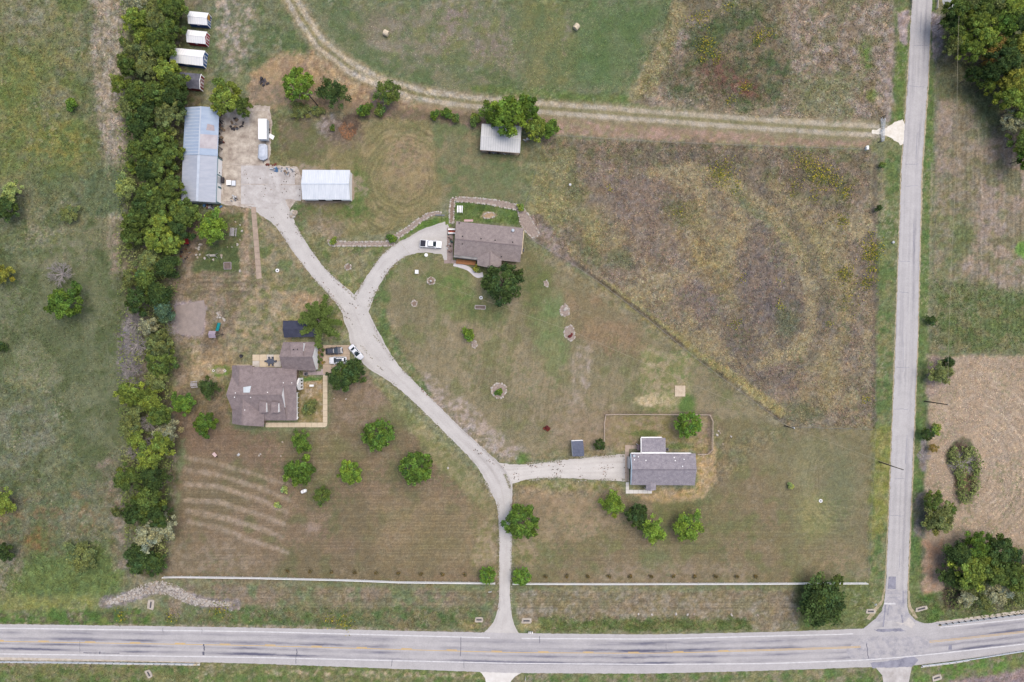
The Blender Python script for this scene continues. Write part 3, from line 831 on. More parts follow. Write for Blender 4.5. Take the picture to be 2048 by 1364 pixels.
# ------------------------------------------------------------------ roads, drives, paths
def road_material(name, c, dark, wheel=0.0, bands=(), k=K):
    """chip-seal: noise grain, dark wheel-path wear that follows the road (UV v = across, u = along in metres)"""
    m = bpy.data.materials.new(name)
    m.use_nodes = True
    t = m.node_tree
    L = t.links.new
    b = t.nodes['Principled BSDF']
    b.inputs['Roughness'].default_value = 0.9
    b.inputs['Specular IOR Level'].default_value = 0.2
    g = t.nodes.new('ShaderNodeNewGeometry')
    def noise(vec, sc, det, lo, hi, p0=0.3, p1=0.7):
        n = t.nodes.new('ShaderNodeTexNoise')
        n.inputs['Scale'].default_value = sc
        n.inputs['Detail'].default_value = det
        n.inputs['Roughness'].default_value = 0.65
        L(vec, n.inputs['Vector'])
        r = t.nodes.new('ShaderNodeMapRange')
        r.inputs[1].default_value, r.inputs[2].default_value, r.inputs[3].default_value, r.inputs[4].default_value = p0, p1, lo, hi
        L(n.outputs['Fac'], r.inputs[0])
        return r.outputs[0]
    def math_(op, x, y):
        n = t.nodes.new('ShaderNodeMath')
        n.operation = op
        for i, q in enumerate((x, y)):
            if isinstance(q, (int, float)):
                n.inputs[i].default_value = q
            else:
                L(q, n.inputs[i])
        return n.outputs[0]
    grain = math_('MULTIPLY', noise(g.outputs['Position'], 5.0, 4, 0.86, 1.14), noise(g.outputs['Position'], 0.35, 4, 0.92, 1.07))
    fac = 0.0
    if bands:
        uv = t.nodes.new('ShaderNodeUVMap')
        sx = t.nodes.new('ShaderNodeSeparateXYZ')
        L(uv.outputs[0], sx.inputs[0])
        mp = t.nodes.new('ShaderNodeMapping')
        mp.inputs['Scale'].default_value = (0.07, 9.0, 1)
        L(uv.outputs[0], mp.inputs[0])
        streak = noise(mp.outputs[0], 1.0, 5, 0.0, 1.0, 0.42, 0.7)
        mp2 = t.nodes.new('ShaderNodeMapping')
        mp2.inputs['Scale'].default_value = (0.03, 0.6, 1)
        L(uv.outputs[0], mp2.inputs[0])
        patch = noise(mp2.outputs[0], 1.0, 2, 0.1, 1.0, 0.35, 0.65)
        for v, wd, s in bands:
            d = math_('ABSOLUTE', math_('SUBTRACT', sx.outputs[1], v), 0.0)
            e = math_('MAXIMUM', math_('SUBTRACT', 1.0, math_('DIVIDE', d, wd)), 0.0)
            e = math_('MULTIPLY', math_('MULTIPLY', e, s), math_('ADD', math_('MULTIPLY', streak, 0.8), 0.25))
            e = math_('MULTIPLY', e, patch)
            fac = math_('ADD', e, fac)
    mx = t.nodes.new('ShaderNodeMix')
    mx.data_type = 'RGBA'
    mx.clamp_factor = True
    if bands:
        L(fac, mx.inputs[0])
    else:
        L(noise(g.outputs['Position'], 0.5, 6, 0.0, wheel, 0.45, 0.7), mx.inputs[0])
    mx.inputs[6].default_value = base(c, k)
    mx.inputs[7].default_value = base(dark, k)
    v = t.nodes.new('ShaderNodeVectorMath')
    v.operation = 'SCALE'
    L(mx.outputs[2], v.inputs[0])
    L(grain, v.inputs['Scale'])
    L(v.outputs[0], b.inputs['Base Color'])
    bp = t.nodes.new('ShaderNodeBump')
    bp.inputs['Strength'].default_value = 0.3
    bp.inputs['Distance'].default_value = 0.02
    L(grain, bp.inputs['Height'])
    L(bp.outputs[0], b.inputs['Normal'])
    MATS[name] = m
    return m

def knots(pts, xs):
    p = np.array(pts, float)
    y = np.interp(xs, p[:, 0], p[:, 1])
    k = np.ones(31) / 31
    return np.convolve(np.pad(y, 15, mode='edge'), k, mode='valid')

def strip(name, P, Q, z, mat, kind='structure', jit=0.0, rows=2, seed=0, parent=None, nsz=6.0):
    """sheet between two equally long polylines in photo pixels; uneven edges"""
    P = np.array(P, float); Q = np.array(Q, float)
    if jit:
        d = Q - P
        d /= np.linalg.norm(d, axis=1)[:, None] + 1e-9
        P = P - d * (fbm(P[:, 0], P[:, 1], nsz, 3, seed + 1) - 0.5)[:, None] * 2 * jit
        Q = Q + d * (fbm(Q[:, 0], Q[:, 1], nsz, 3, seed + 2) - 0.5)[:, None] * 2 * jit
    n = len(P)
    co, uv = [], []
    s = np.concatenate([[0], np.cumsum(np.linalg.norm(np.diff((P + Q) / 2, axis=0), axis=1))]) * S
    for r in range(rows):
        t = r / (rows - 1)
        M = P * (1 - t) + Q * t
        co.append(np.stack([(M[:, 0] - 1024) * S, (682 - M[:, 1]) * S, np.full(n, z)], 1))
        uv.append(np.stack([s, np.full(n, t)], 1))
    co = np.concatenate(co)
    uv = np.concatenate(uv)
    i = (np.arange(rows - 1)[:, None] * n + np.arange(n - 1)[None, :]).ravel()
    q = np.stack([i, i + n, i + n + 1, i + 1], 1)
    # keep faces upward
    a, b_, c_ = co[q[0, 0]], co[q[0, 1]], co[q[0, 2]]
    if np.cross(b_ - a, c_ - a)[2] < 0:
        q = q[:, ::-1]
    me = np_mesh(name, co, q)
    ul = me.uv_layers.new(name='UVMap')
    ul.data.foreach_set('uv', uv[q.ravel()].astype(np.float32).ravel())
    if mat:
        me.materials.append(mat)
    o = bpy.data.objects.new(name, me)
    COL.objects.link(o)
    if parent is not None:
        o.parent = parent
    if kind and parent is None:
        o['kind'] = kind
    return o

def smooth_path(pts, step=1.5):
    """Catmull-Rom through (x, y, w)"""
    p = [np.array(q, float) for q in pts]
    p = [2 * p[0] - p[1]] + p + [2 * p[-1] - p[-2]]
    out = []
    for i in range(1, len(p) - 2):
        n = max(2, int(np.linalg.norm(p[i + 1][:2] - p[i][:2]) / step))
        for j in range(n):
            t = j / n
            out.append(0.5 * (2 * p[i] + (p[i + 1] - p[i - 1]) * t + (2 * p[i - 1] - 5 * p[i] + 4 * p[i + 1] - p[i + 2]) * t * t + (3 * p[i] - p[i - 1] - 3 * p[i + 1] + p[i + 2]) * t ** 3))
    out.append(p[-2])
    return np.array(out)

def stroke(name, pts, z, mat, jit=1.2, seed=0, kind='structure', parent=None, rows=2, step=1.5):
    q = smooth_path(pts, step)
    d = np.gradient(q[:, :2], axis=0)
    d /= np.linalg.norm(d, axis=1)[:, None]
    nrm = np.stack([-d[:, 1], d[:, 0]], 1)
    return strip(name, q[:, :2] + nrm * q[:, 2:3] / 2, q[:, :2] - nrm * q[:, 2:3] / 2, z, mat, kind, jit, rows, seed, parent)

def sheet(name, poly, z, mat, kind='structure', jit=0.0, seed=0, parent=None, step=2.5):
    """flat outline in photo pixels, edges subdivided and roughened"""
    pts = []
    n = len(poly)
    for i in range(n):
        a, b_ = np.array(poly[i], float), np.array(poly[(i + 1) % n], float)
        m = max(1, int(np.linalg.norm(b_ - a) / step)) if jit else 1
        for j in range(m):
            pts.append(a + (b_ - a) * j / m)
    pts = np.array(pts)
    if jit:
        pts = pts + np.stack([fbm(pts[:, 0], pts[:, 1], 5, 3, seed + 3) - 0.5, fbm(pts[:, 0], pts[:, 1], 5, 3, seed + 4) - 0.5], 1) * 2.4 * jit
    me = bpy.data.meshes.new(name)
    v = [((x - 1024) * S, (682 - y) * S, z) for x, y in pts]
    ar = sum(v[i][0] * v[(i + 1) % len(v)][1] - v[(i + 1) % len(v)][0] * v[i][1] for i in range(len(v)))
    if ar < 0:
        v = v[::-1]
    me.from_pydata(v, [], [tuple(range(len(v)))])
    me.materials.append(mat)
    me.update()
    o = bpy.data.objects.new(name, me)
    COL.objects.link(o)
    if parent is not None:
        o.parent = parent
    elif kind:
        o['kind'] = kind
    return o

xs = np.arange(-700, 2720, 3.0)
TOPE = [(-700, 1246), (0, 1248), (512, 1255), (1024, 1266), (1300, 1269), (1536, 1264), (1730, 1257), (1850, 1247), (2048, 1228), (2720, 1140)]
BOTE = [(-700, 1311), (0, 1314), (512, 1327), (1024, 1346), (1300, 1347), (1536, 1341), (1830, 1331), (2048, 1303), (2720, 1215)]
WTOP = [(-700, 1254), (0, 1256), (512, 1263), (1024, 1276.5), (1300, 1278), (1536, 1272), (1704, 1268), (1880, 1254.5), (2048, 1237.5), (2720, 1150)]
YEL_ = [(-700, 1280), (0, 1281.5), (512, 1290), (1024, 1304), (1300, 1305.5), (1536, 1300), (1720, 1294), (1857, 1284), (2048, 1263.5), (2720, 1176)]
WBOT = [(-700, 1306), (0, 1307.5), (512, 1314.5), (1024, 1326.5), (1300, 1328.5), (1536, 1327), (1730, 1320), (1830, 1312), (2048, 1288), (2720, 1200)]
top, bot, wt, ye, wb = (knots(q, xs) for q in (TOPE, BOTE, WTOP, YEL_, WBOT))

M_HWY = road_material('worn_highway_asphalt', (191, 187, 186), (100, 100, 118), bands=((0.23, 0.09, 1.1), (0.42, 0.07, 1.6), (0.585, 0.055, 1.6), (0.74, 0.06, 1.9), (0.33, 0.3, 0.3), (0.66, 0.3, 0.3)))
M_SIDE = road_material('worn_lane_asphalt', (196, 192, 190), (134, 132, 140), bands=((0.25, 0.16, 0.9), (0.5, 0.1, 0.6), (0.75, 0.16, 1.1), (0.03, 0.1, 0.7), (0.97, 0.1, 0.7)))
M_GRAVEL = road_material('pale_gravel', (205, 200, 195), (160, 152, 146), bands=((0.5, 0.2, 0.5), (0.06, 0.14, 1.0), (0.94, 0.14, 1.0), (0.3, 0.4, 0.25), (0.7, 0.4, 0.25)))
M_GRAVEL2 = road_material('rutted_pale_gravel', (214, 208, 201), (158, 146, 136), bands=((0.06, 0.16, 1.0), (0.3, 0.1, 0.9), (0.5, 0.1, 0.7), (0.72, 0.1, 0.9), (0.94, 0.16, 1.0)))
M_WHITE_P = pm('white_road_paint', (234, 232, 232), (204, 202, 203), 1.2, 0.7)
M_YELLOW_P = pm('yellow_road_paint', (220, 182, 108), (206, 178, 132), 0.8, 0.7)
M_TAR = pm('tar_seal', (82, 82, 98), (110, 110, 122), 2.0, 0.6)
M_CONC = pm('pale_concrete', (216, 208, 198), (196, 186, 174), 0.6, 0.9, 0.2, speck=0.06)
M_CONC_OLD = pm('stained_concrete', (214, 203, 187), (154, 140, 127), 0.5, 0.9, 0.2, detail=7, speck=0.1)
M_CONC_GREY = pm('grey_concrete', (212, 207, 203), (178, 171, 166), 0.4, 0.9, 0.2, detail=7, speck=0.06)
M_CONC_WHITE = pm('white_concrete', (234, 230, 224), (220, 214, 206), 0.5, 0.85)
M_CREAM = pm('cream_walk', (222, 205, 178), (208, 188, 160), 0.8, 0.9, speck=0.05)
M_CALICHE = pm('crushed_white_stone', (246, 240, 228), (226, 217, 200), 0.9, 0.95, 0.3, speck=0.08)

highway = strip('highway', np.stack([xs, top], 1), np.stack([xs, bot], 1), 0.05, M_HWY, jit=1.0, rows=5, seed=3, nsz=5)

def line_along(name, ys, x0, x1, wd, mat, z, parent, dy=0.0, jit=0.12):
    m = (xs >= x0) & (xs <= x1)
    X, Y = xs[m], ys[m] + dy
    return strip(name, np.stack([X, Y - wd / 2], 1), np.stack([X, Y + wd / 2], 1), z, mat, None, jit, 2, 5, parent, 3.0)

line_along('edge_line', wt, -700, 980, 2.0, M_WHITE_P, 0.06, highway)
line_along('edge_line', wt, 1042, 1706, 1.8, M_WHITE_P, 0.06, highway)
line_along('edge_line', wt, 1878, 2700, 1.8, M_WHITE_P, 0.06, highway)
line_along('edge_line', wb, -700, 2700, 2.0, M_WHITE_P, 0.06, highway)
line_along('centre_line', ye, -700, 1722, 1.2, M_YELLOW_P, 0.06, highway, 0.9)
line_along('centre_line', ye, 1460, 1722, 0.9, M_YELLOW_P, 0.06, highway, -1.4)
line_along('centre_line', ye, 1857, 2700, 0.9, M_YELLOW_P, 0.06, highway, 1.2)
line_along('centre_line', ye, 1857, 2700, 0.9, M_YELLOW_P, 0.06, highway, -1.3)
x0 = 80 - 91 * 8
while x0 < 1455:
    line_along('lane_dash', ye, x0, x0 + 24, 1.7, M_YELLOW_P, 0.06, highway, -1.0)
    x0 += 90.6
# tar-sealed cracks and patches
for (a, b_, c_, d_, t_) in ((408, 1288, 409, 1301, 2.6), (407, 1303, 407, 1310, 4.0), (200, 1303, 200, 1308, 2.0), (593, 1298, 594, 1311, 1.8), (592, 1311, 592, 1327, 1.0), (784, 1319, 783, 1333, 1.0),
                            (922, 1274, 921, 1312, 1.1), (928, 1322, 928, 1336, 0.8), (1079, 1272, 1079, 1286, 1.0), (1733, 1287, 1736, 1317, 1.3), (1332, 1288, 1332, 1298, 0.7), (326, 1255, 326, 1265, 0.6), (404, 1257, 404, 1268, 0.7), (160, 1282, 160, 1306, 0.6)):
    n_ = 9
    yy = np.linspace(b_, d_, n_)
    xx = np.linspace(a, c_, n_) + np.random.default_rng(a).normal(0, 0.35, n_)
    strip('crack_seal', np.stack([xx - t_ / 2, yy], 1), np.stack([xx + t_ / 2, yy], 1), 0.064, M_TAR, None, 0.3, 2, a, highway, 2.0)
for (x_, a, b_, t_) in ((180, 240, 0.6, 2.2), ):
    line_along('tar_patch', wb, 165, 240, 1.2, M_TAR, 0.058, highway, -4.3, 0.5)
M_PATCH = road_material('dark_asphalt_patch', (158, 157, 168), (120, 120, 134), 0.9)
sheet('asphalt_patch', [(1898, 1290), (1903, 1289), (1904, 1299), (1896, 1300)], 0.056, M_PATCH, None, 0.5, 3, highway)
sheet('asphalt_patch', [(1740, 1326), (1776, 1322), (1828, 1312), (1836, 1320), (1826, 1333), (1745, 1336)], 0.056, M_PATCH, None, 1.6, 4, highway)
sheet('asphalt_patch', [(1746, 1259), (1800, 1256), (1812, 1262), (1760, 1264)], 0.056, M_PATCH, None, 1.4, 6, highway)

# side road
LE = [(1852, -700), (1824, 0), (1815, 170), (1803, 341), (1791, 682), (1778, 1023), (1772, 1170), (1768, 1205), (1763, 1222), (1750, 1238), (1728, 1256), (1720, 1272)]
RE = [(1893, -700), (1864, 0), (1855, 170), (1843, 341), (1835, 682), (1821, 1023), (1815, 1170), (1814, 1210), (1818, 1226), (1830, 1240), (1852, 1248), (1870, 1262)]
def dense(e, n):
    e = np.array(e, float)
    s = np.concatenate([[0], np.cumsum(np.linalg.norm(np.diff(e, axis=0), axis=1))])
    s /= s[-1]
    u = np.linspace(0, 1, n)
    return np.stack([np.interp(u, s, e[:, 0]), np.interp(u, s, e[:, 1])], 1)
side_road = strip('side_road', dense(LE, 700), dense(RE, 700), 0.04, M_SIDE, jit=1.5, rows=4, seed=8, nsz=5)
sheet('road_edge_gravel', [(1874, -700), (1815, 170), (1803, 341), (1791, 682), (1778, 1023), (1771, 1175), (1766, 1205), (1740, 1240), (1732, 1237), (1762, 1200), (1769, 1170), (1776, 1023), (1789, 682), (1801, 341), (1813, 170), (1872, -700)], 0.02, pm('roadside_stone', (196, 180, 154), (150, 142, 108), 0.9, 0.95, speck=0.15), jit=1.4, seed=9)
sheet('road_edge_gravel', [(1887, -700), (1855, 170), (1842, 341), (1834, 682), (1821, 1023), (1815, 1170), (1816, 1215), (1830, 1238), (1836, 1236), (1821, 1210), (1818, 1170), (1824, 1023), (1837, 682), (1846, 341), (1858, 170), (1890, -700)], 0.02, MATS['roadside_stone'], jit=1.4, seed=10)
sheet('stop_line', [(1768, 1205.5), (1791, 1206), (1791, 1209), (1768, 1208.6)], 0.052, M_WHITE_P, None, 0.3, 2, side_road)
sheet('asphalt_patch', [(1777, 1153), (1792, 1153), (1791, 1178), (1775, 1178)], 0.048, M_PATCH, None, 0.4, 5, side_road)
for a, b_, wd in (((1771, 1208), (1766, 1255), 2.4), ((1779, 1206), (1775, 1230), 1.6), ((1806, 1181), (1806, 1206), 1.8), ((1770, 1186), (1800, 1186), 0.8), ((1772, 1196), (1800, 1194), 0.7), ((1803, 1230), (1806, 1250), 2.2)):
    p = dense([a, b_], 14)
    d_ = np.array(b_, float) - np.array(a, float)
    d_ /= np.linalg.norm(d_)
    nn = np.array([-d_[1], d_[0]])
    strip('tyre_wear', p - nn * wd / 2, p + nn * wd / 2, 0.046, M_PATCH, None, 0.5, 2, int(a[0]), side_road, 2.5)
sheet('white_stone_turnout', [(1786, 1244), (1808, 1250), (1822, 1256), (1830, 1248), (1818, 1234), (1806, 1246)], 0.055, pm('junction_gravel', (216, 208, 200), (194, 188, 184), 0.8, .95, speck=.08), jit=2.4, seed=7)

# south leg and the white drive across the highway
sheet('south_leg', [(1742, 1334), (1752, 1336), (1764, 1350), (1768, 1372), (1766, 1700), (1800, 1700), (1816, 1372), (1824, 1332), (1826, 1326), (1742, 1326)], 0.035, M_CONC_GREY, jit=0.4, seed=4)
sheet('white_drive', [(954, 1340), (963, 1346), (970, 1356), (973, 1372), (966, 1700), (1026, 1700), (1019, 1372), (1022, 1362), (1030, 1353), (1042, 1346), (1042, 1338)], 0.036, M_CONC_WHITE, jit=0.2, seed=4)

# gravel drives
STEM = [(1005, 1268, 74), (1006, 1258, 56), (1007, 1246, 42), (1008, 1232, 32), (1009, 1212, 25), (1009, 1190, 22), (1010, 1150, 23), (1011, 1090, 25), (1010, 1040, 26), (1008, 1002, 33), (1002, 975, 46), (990, 950, 46), (968, 922, 36), (936, 890, 31), (898, 853, 29), (858, 813, 29), (820, 776, 31), (784, 744, 38), (753, 714, 56), (732, 682, 62), (722, 655, 54), (712, 632, 52), (708, 618, 46)]
driveway = stroke('driveway', STEM, 0.030, M_GRAVEL, 1.3, 1)
stroke('driveway', [(716, 640, 40), (696, 606, 40), (668, 576, 33), (640, 548, 30), (612, 512, 31), (586, 474, 33), (566, 440, 40), (545, 412, 58), (528, 392, 74)], 0.026, M_GRAVEL, 1.3, 2)
stroke('driveway', [(712, 640, 36), (722, 606, 40), (736, 580, 34), (752, 552, 30), (774, 522, 30), (800, 501, 31), (826, 490, 36), (850, 482, 48), (876, 478, 60), (894, 476, 66)], 0.022, M_GRAVEL, 1.3, 3)
sheet('driveway', [(870, 462), (896, 448), (905, 470), (905, 520), (888, 520), (880, 500)], 0.018, M_GRAVEL, jit=1.2, seed=6)
stroke('gravel_drive', [(996, 948, 44), (1022, 948, 40), (1052, 944, 30), (1090, 940, 31), (1130, 938, 37), (1170, 937, 42), (1215, 936, 50), (1258, 935, 56)], 0.016, M_GRAVEL2, 1.5, 4)
sheet('field_gate_apron', [(1764, 264), (1776, 252), (1790, 244), (1806, 240), (1812, 262), (1808, 288), (1800, 290), (1786, 278), (1774, 272), (1760, 269), (1744, 266), (1744, 260), (1762, 257)], 0.03, M_CALICHE, jit=2.3, seed=5)
# dirt track: same soil and grass as the ground it crosses
tr = smooth_path([(x, y, 26) for x, y in TRACK if y > -60 and x < 1770] , 2.2)
dtr = np.gradient(tr[:, :2], axis=0)
dtr /= np.linalg.norm(dtr, axis=1)[:, None]
ntr = np.stack([-dtr[:, 1], dtr[:, 0]], 1)
o = strip('dirt_track', tr[:, :2] + ntr * 14, tr[:, :2] - ntr * 14, 0.008, GROUND_MAT, 'structure', 1.5, 13, 4)
vv = np.empty(len(o.data.vertices) * 3, np.float32)
o.data.vertices.foreach_get('co', vv)
vv = vv.reshape(-1, 3)
rgb = ground_rgb(vv[:, 0] / S + 1024, 682 - vv[:, 1] / S)
set_col(o.data, rgb, K, ground_rgb.rough)

# ---- concrete slabs
def slabs(root_name, cells, z, mat, mat2=None, gap=0.28, kind='structure', th=0.08):
    root = bpy.data.objects.new(root_name, None)
    COL.objects.link(root)
    root['kind'] = kind
    for i, c in enumerate(cells):
        cx = sum(p[0] for p in c) / len(c); cy = sum(p[1] for p in c) / len(c)
        pts = []
        for (x, y) in c:
            d = math.hypot(x - cx, y - cy)
            pts.append((x - (x - cx) / d * gap, y - (y - cy) / d * gap))
        mb = MB().prism([((x - 1024) * S, (682 - y) * S) for x, y in pts], z, z + th + 0.006 * (i % 3))
        o = bpy.data.objects.new('slab', mb.mesh('slab', mat2 if (mat2 and i % 3 == 1) else mat))
        COL.objects.link(o)
        o.parent = root
    return root

def gridcells(x0, x1, y0, y1, nx, ny, sk=0.0):
    out = []
    for i in range(nx):
        for j in range(ny):
            a, b_ = x0 + (x1 - x0) * i / nx, x0 + (x1 - x0) * (i + 1) / nx
            c, d = y0 + (y1 - y0) * j / ny, y0 + (y1 - y0) * (j + 1) / ny
            out.append([(a + sk * c, c), (b_ + sk * c, c), (b_ + sk * d, d), (a + sk * d, d)])
    return out

sheet('yard_gravel', [(436, 226), (470, 216), (500, 210), (540, 212), (544, 250), (541, 300), (538, 330), (596, 334), (604, 360), (606, 398), (590, 404), (574, 430), (560, 442), (530, 436), (500, 416), (470, 412), (440, 408), (438, 330)], 0.012, pm('worn_yard_gravel', (212, 202, 190), (158, 143, 130), 0.6, 0.95, 0.3, detail=8, speck=0.16), jit=2.2, seed=14)
# stained yard beside the workshop, newer apron in front of the barn
slabs('concrete_yard', gridcells(446, 498, 250, 328, 2, 2) + gridcells(499, 535, 222, 328, 1, 3) + gridcells(446, 482, 329, 402, 1, 3), 0.004, M_CONC_OLD, None, 0.18, 'structure', 0.02)
slabs('concrete_apron', gridcells(482, 536, 331, 368, 1, 1) + gridcells(536, 590, 336, 369, 1, 1) + [[(482, 369), (560, 369), (566, 400), (558, 408), (482, 408)], [(560, 370), (602, 370), (602, 402), (580, 398), (566, 400)]] + [[(484, 409), (556, 409), (548, 420), (505, 413)]], 0.006, M_CONC_GREY, None, 0.18, 'structure', 0.03)
# the two long walks
wk = [(502, 414), (512, 414), (524, 557), (513, 558)]
n_ = 11
cells = []
for i in range(n_):
    a, b_ = i / n_, (i + 1) / n_
    cells.append([(502 + 11 * a, 414 + 144 * a), (512 + 12 * a, 414 + 143 * a), (512 + 12 * b_, 414 + 143 * b_), (502 + 11 * b_, 414 + 144 * b_)])
slabs('concrete_walk', cells, 0.01, pm('pinkish_concrete', (188, 168, 150), (164, 146, 130), 0.7, 0.9, speck=0.08))
slabs('garden_walk', gridcells(646, 655, 750, 845, 1, 8) + gridcells(531, 646, 845, 854.5, 10, 1) + [[(646, 845), (655, 845), (654, 852), (650, 854.5), (646, 854.5)]], 0.01, M_CREAM)
slabs('patio', gridcells(505, 562, 709, 734, 4, 2), 0.01, M_CREAM, M_CONC)
slabs('parking_pad', gridcells(646, 700, 690, 748, 3, 3), 0.012, pm('tan_concrete', (196, 176, 154), (176, 156, 136), 0.7, 0.9, speck=0.06))
slabs('entry_walk', gridcells(606, 642, 742.5, 750, 4, 1) + gridcells(642, 654, 738, 750, 1, 1), 0.014, pm('grey_pink_concrete', (186, 168, 166), (168, 152, 150), 0.8, 0.9))
slabs('front_walk', gridcells(1251.5, 1258, 964, 987, 1, 3) + gridcells(1258, 1304, 979.5, 987, 5, 1), 0.012, M_CONC_WHITE)
slabs('house_apron', gridcells(1250, 1258, 890, 962, 1, 5) + gridcells(1250, 1274, 890.5, 897.5, 2, 1), 0.012, pm('apron_concrete', (198, 178, 160), (178, 158, 142), 0.9, 0.9))
stroke('curved_walk', [(907, 529, 6), (922, 532, 8), (936, 537, 8), (946, 545, 8), (955, 551, 9), (966, 549, 10)], 0.012, pm('white_walk', (224, 218, 220), (204, 198, 198), 0.8, 0.9), 0.3, 5)
slabs('porch_slab', gridcells(888, 912, 520, 527, 2, 1) + gridcells(894, 906, 455, 520, 1, 5), 0.006, pm('rosy_paving', (176, 158, 150), (150, 132, 124), 0.8, 0.9, speck=0.1))
sheet('gravel_patch', [(352, 612), (408, 600), (412, 625), (406, 660), (398, 672), (360, 668), (350, 650)], 0.01, pm('pink_gravel', (168, 154, 146), (150, 138, 132), 0.7, 0.95, 0.4, speck=0.16), jit=1.6, seed=2)
sheet('barn_apron', [(701, 350), (706, 348), (709, 370), (708, 398), (700, 404), (640, 406), (604, 404), (604, 340), (701, 340)], 0.006, pm('barn_soil', (176, 160, 140), (150, 132, 112), 0.8, 0.95, speck=0.12), jit=1.4, seed=3)

M_WATER = pm('dull_creek_water', (112, 124, 136), (92, 104, 112), 0.4, 0.12, spec=0.5)
sheet('creek', [(1876, -30), (1884, 2), (1890, 14), (1902, 20), (1916, 14), (1930, -4), (1950, -40), (1940, -120), (1880, -120)], 0.012, M_WATER, jit=1.2, seed=12)

M_STRIPC = pm('pale_mow_strip', (226, 224, 220), (188, 184, 176), 0.9, 0.9, speck=0.1)
stroke('rail_strip', [(-80, 1323, 4.6), (100, 1324.5, 4.6), (250, 1327, 4.4), (400, 1329, 4.0)], 0.02, M_STRIPC, 0.5, 21)
stroke('rail_strip', [(1842, 1333, 5), (1900, 1326, 4.4), (1940, 1320, 4)], 0.02, M_STRIPC, 0.5, 22)
stroke('rail_strip', [(1870, 1247, 6), (1940, 1238, 7), (2048, 1223, 7), (2160, 1207, 7)], 0.02, pm('roadside_caliche', (216, 206, 192), (184, 172, 156), 0.9, 0.95, speck=0.12), 0.9, 23)
stroke('rail_strip', [(-80, 1316.5, 6), (100, 1318, 6), (250, 1320.5, 5), (400, 1324, 4)], 0.015, MATS['roadside_caliche'], 1.0, 24)

M_WEAR = road_material('worn_junction_asphalt', (188, 184, 184), (152, 151, 160), 1.0)
sheet('junction_wear', [(1771, 1180), (1815, 1180), (1814, 1212), (1818, 1228), (1832, 1243), (1812, 1250), (1790, 1240), (1762, 1244), (1748, 1242), (1764, 1222), (1769, 1206)], 0.044, M_WEAR, None, 1.0, 31, side_road)
sheet('junction_wear', [(1690, 1300), (1720, 1276), (1790, 1270), (1850, 1274), (1862, 1290), (1836, 1314), (1760, 1322), (1700, 1316)], 0.053, M_WEAR, None, 2.0, 33, highway)

rc = np.random.default_rng(44)
for k in range(16):
    y0_ = 40 + k * 70 + rc.uniform(-20, 20)
    xl = float(np.interp(y0_, [q_[1] for q_ in LE], [q_[0] for q_ in LE])) + 2
    n_ = 12
    if k % 3:
        xx = xl + np.linspace(rc.uniform(0, 8), rc.uniform(20, 36), n_); yy = y0_ + np.cumsum(rc.normal(0, .5, n_))
        strip('crack_seal', np.stack([xx, yy - .35], 1), np.stack([xx, yy + .35], 1), 0.047, M_PATCH, None, 0.15, 2, k, side_road, 2.0)
    else:
        yy = y0_ + np.linspace(0, rc.uniform(30, 70), n_); xx = xl + rc.uniform(8, 30) - (yy - y0_) * .033 + np.cumsum(rc.normal(0, .25, n_))
        strip('crack_seal', np.stack([xx - .35, yy], 1), np.stack([xx + .35, yy], 1), 0.047, M_PATCH, None, 0.15, 2, k, side_road, 2.0)
# ------------------------------------------------------------------ buildings
M_WHITE_METAL = pm('white_roof_metal', (238, 242, 246), (216, 222, 230), 0.5, 0.55, spec=0.3, detail=6, stretch=(2.2, 0.5, 1))
M_RIB_W = pm('pale_rib_metal', (214, 222, 232), (196, 205, 216), 0.8, 0.5)
M_RIB_G = pm('dull_rib_metal', (188, 190, 192), (168, 170, 172), 0.8, 0.6)
M_WHITE_METAL2 = pm('white_shed_metal', (258, 257, 254), (248, 248, 248), 0.5, 0.55)
M_BLUE_METAL = pm('blue_grey_roof_metal', (176, 192, 212), (160, 178, 202), 0.28, 0.5, stretch=(1, 3, 1))
M_GREY_METAL = pm('corrugated_grey_metal', (188, 193, 204), (174, 181, 194), 0.4, 0.5, stretch=(1, 4, 1))
M_LIGHT_METAL = pm('dull_light_metal', (222, 221, 219), (206, 206, 204), 0.5, 0.6)
M_PATCH_METAL = pm('rust_faded_metal', (200, 194, 196), (180, 172, 176), 0.5, 0.6)
M_RIB = pm('roof_rib_metal', (206, 214, 226), (190, 200, 214), 0.8, 0.5)
M_SHINGLE_A = pm('taupe_shingles', (158, 143, 141), (134, 121, 121), 1.0, 0.95, 0.5, 5.0, speck=0.22)
M_SHINGLE_B = pm('warm_grey_shingles', (164, 151, 147), (142, 130, 128), 1.1, 0.95, 0.5, 5.0, speck=0.22)
M_SHINGLE_C = pm('slate_grey_shingles', (168, 161, 166), (142, 136, 144), 1.2, 0.95, 0.5, 5.0, speck=0.26)
M_SHINGLE_D = pm('dark_blue_shingles', (70, 73, 92), (58, 61, 78), 1.0, 0.9, 0.3, speck=0.12)
M_SHINGLE_S = pm('grey_shed_shingles', (112, 112, 122), (92, 92, 102), 1.4, 0.9, 0.3, speck=0.16)
M_SHINGLE_L = pm('steel_blue_shingles', (112, 117, 134), (96, 101, 118), 1.4, 0.9, 0.3, speck=0.12)
M_WHITE_WALL = pm('white_siding', (278, 276, 272), (266, 265, 264), 0.7, 0.7)
M_TEAL = pm('teal_trim', (96, 138, 142), (82, 120, 126), 0.8, 0.6)
M_BLUE_W = pm('blue_siding', (44, 98, 164), (36, 82, 142), 1.0, 0.6)
M_RED_W = pm('red_siding', (182, 34, 54), (158, 28, 46), 1.0, 0.6)
M_DRED_W = pm('dark_red_siding', (136, 42, 48), (114, 36, 42), 1.0, 0.7)
M_YEL_W = pm('yellow_board', (214, 160, 66), (190, 140, 60), 1.0, 0.7)
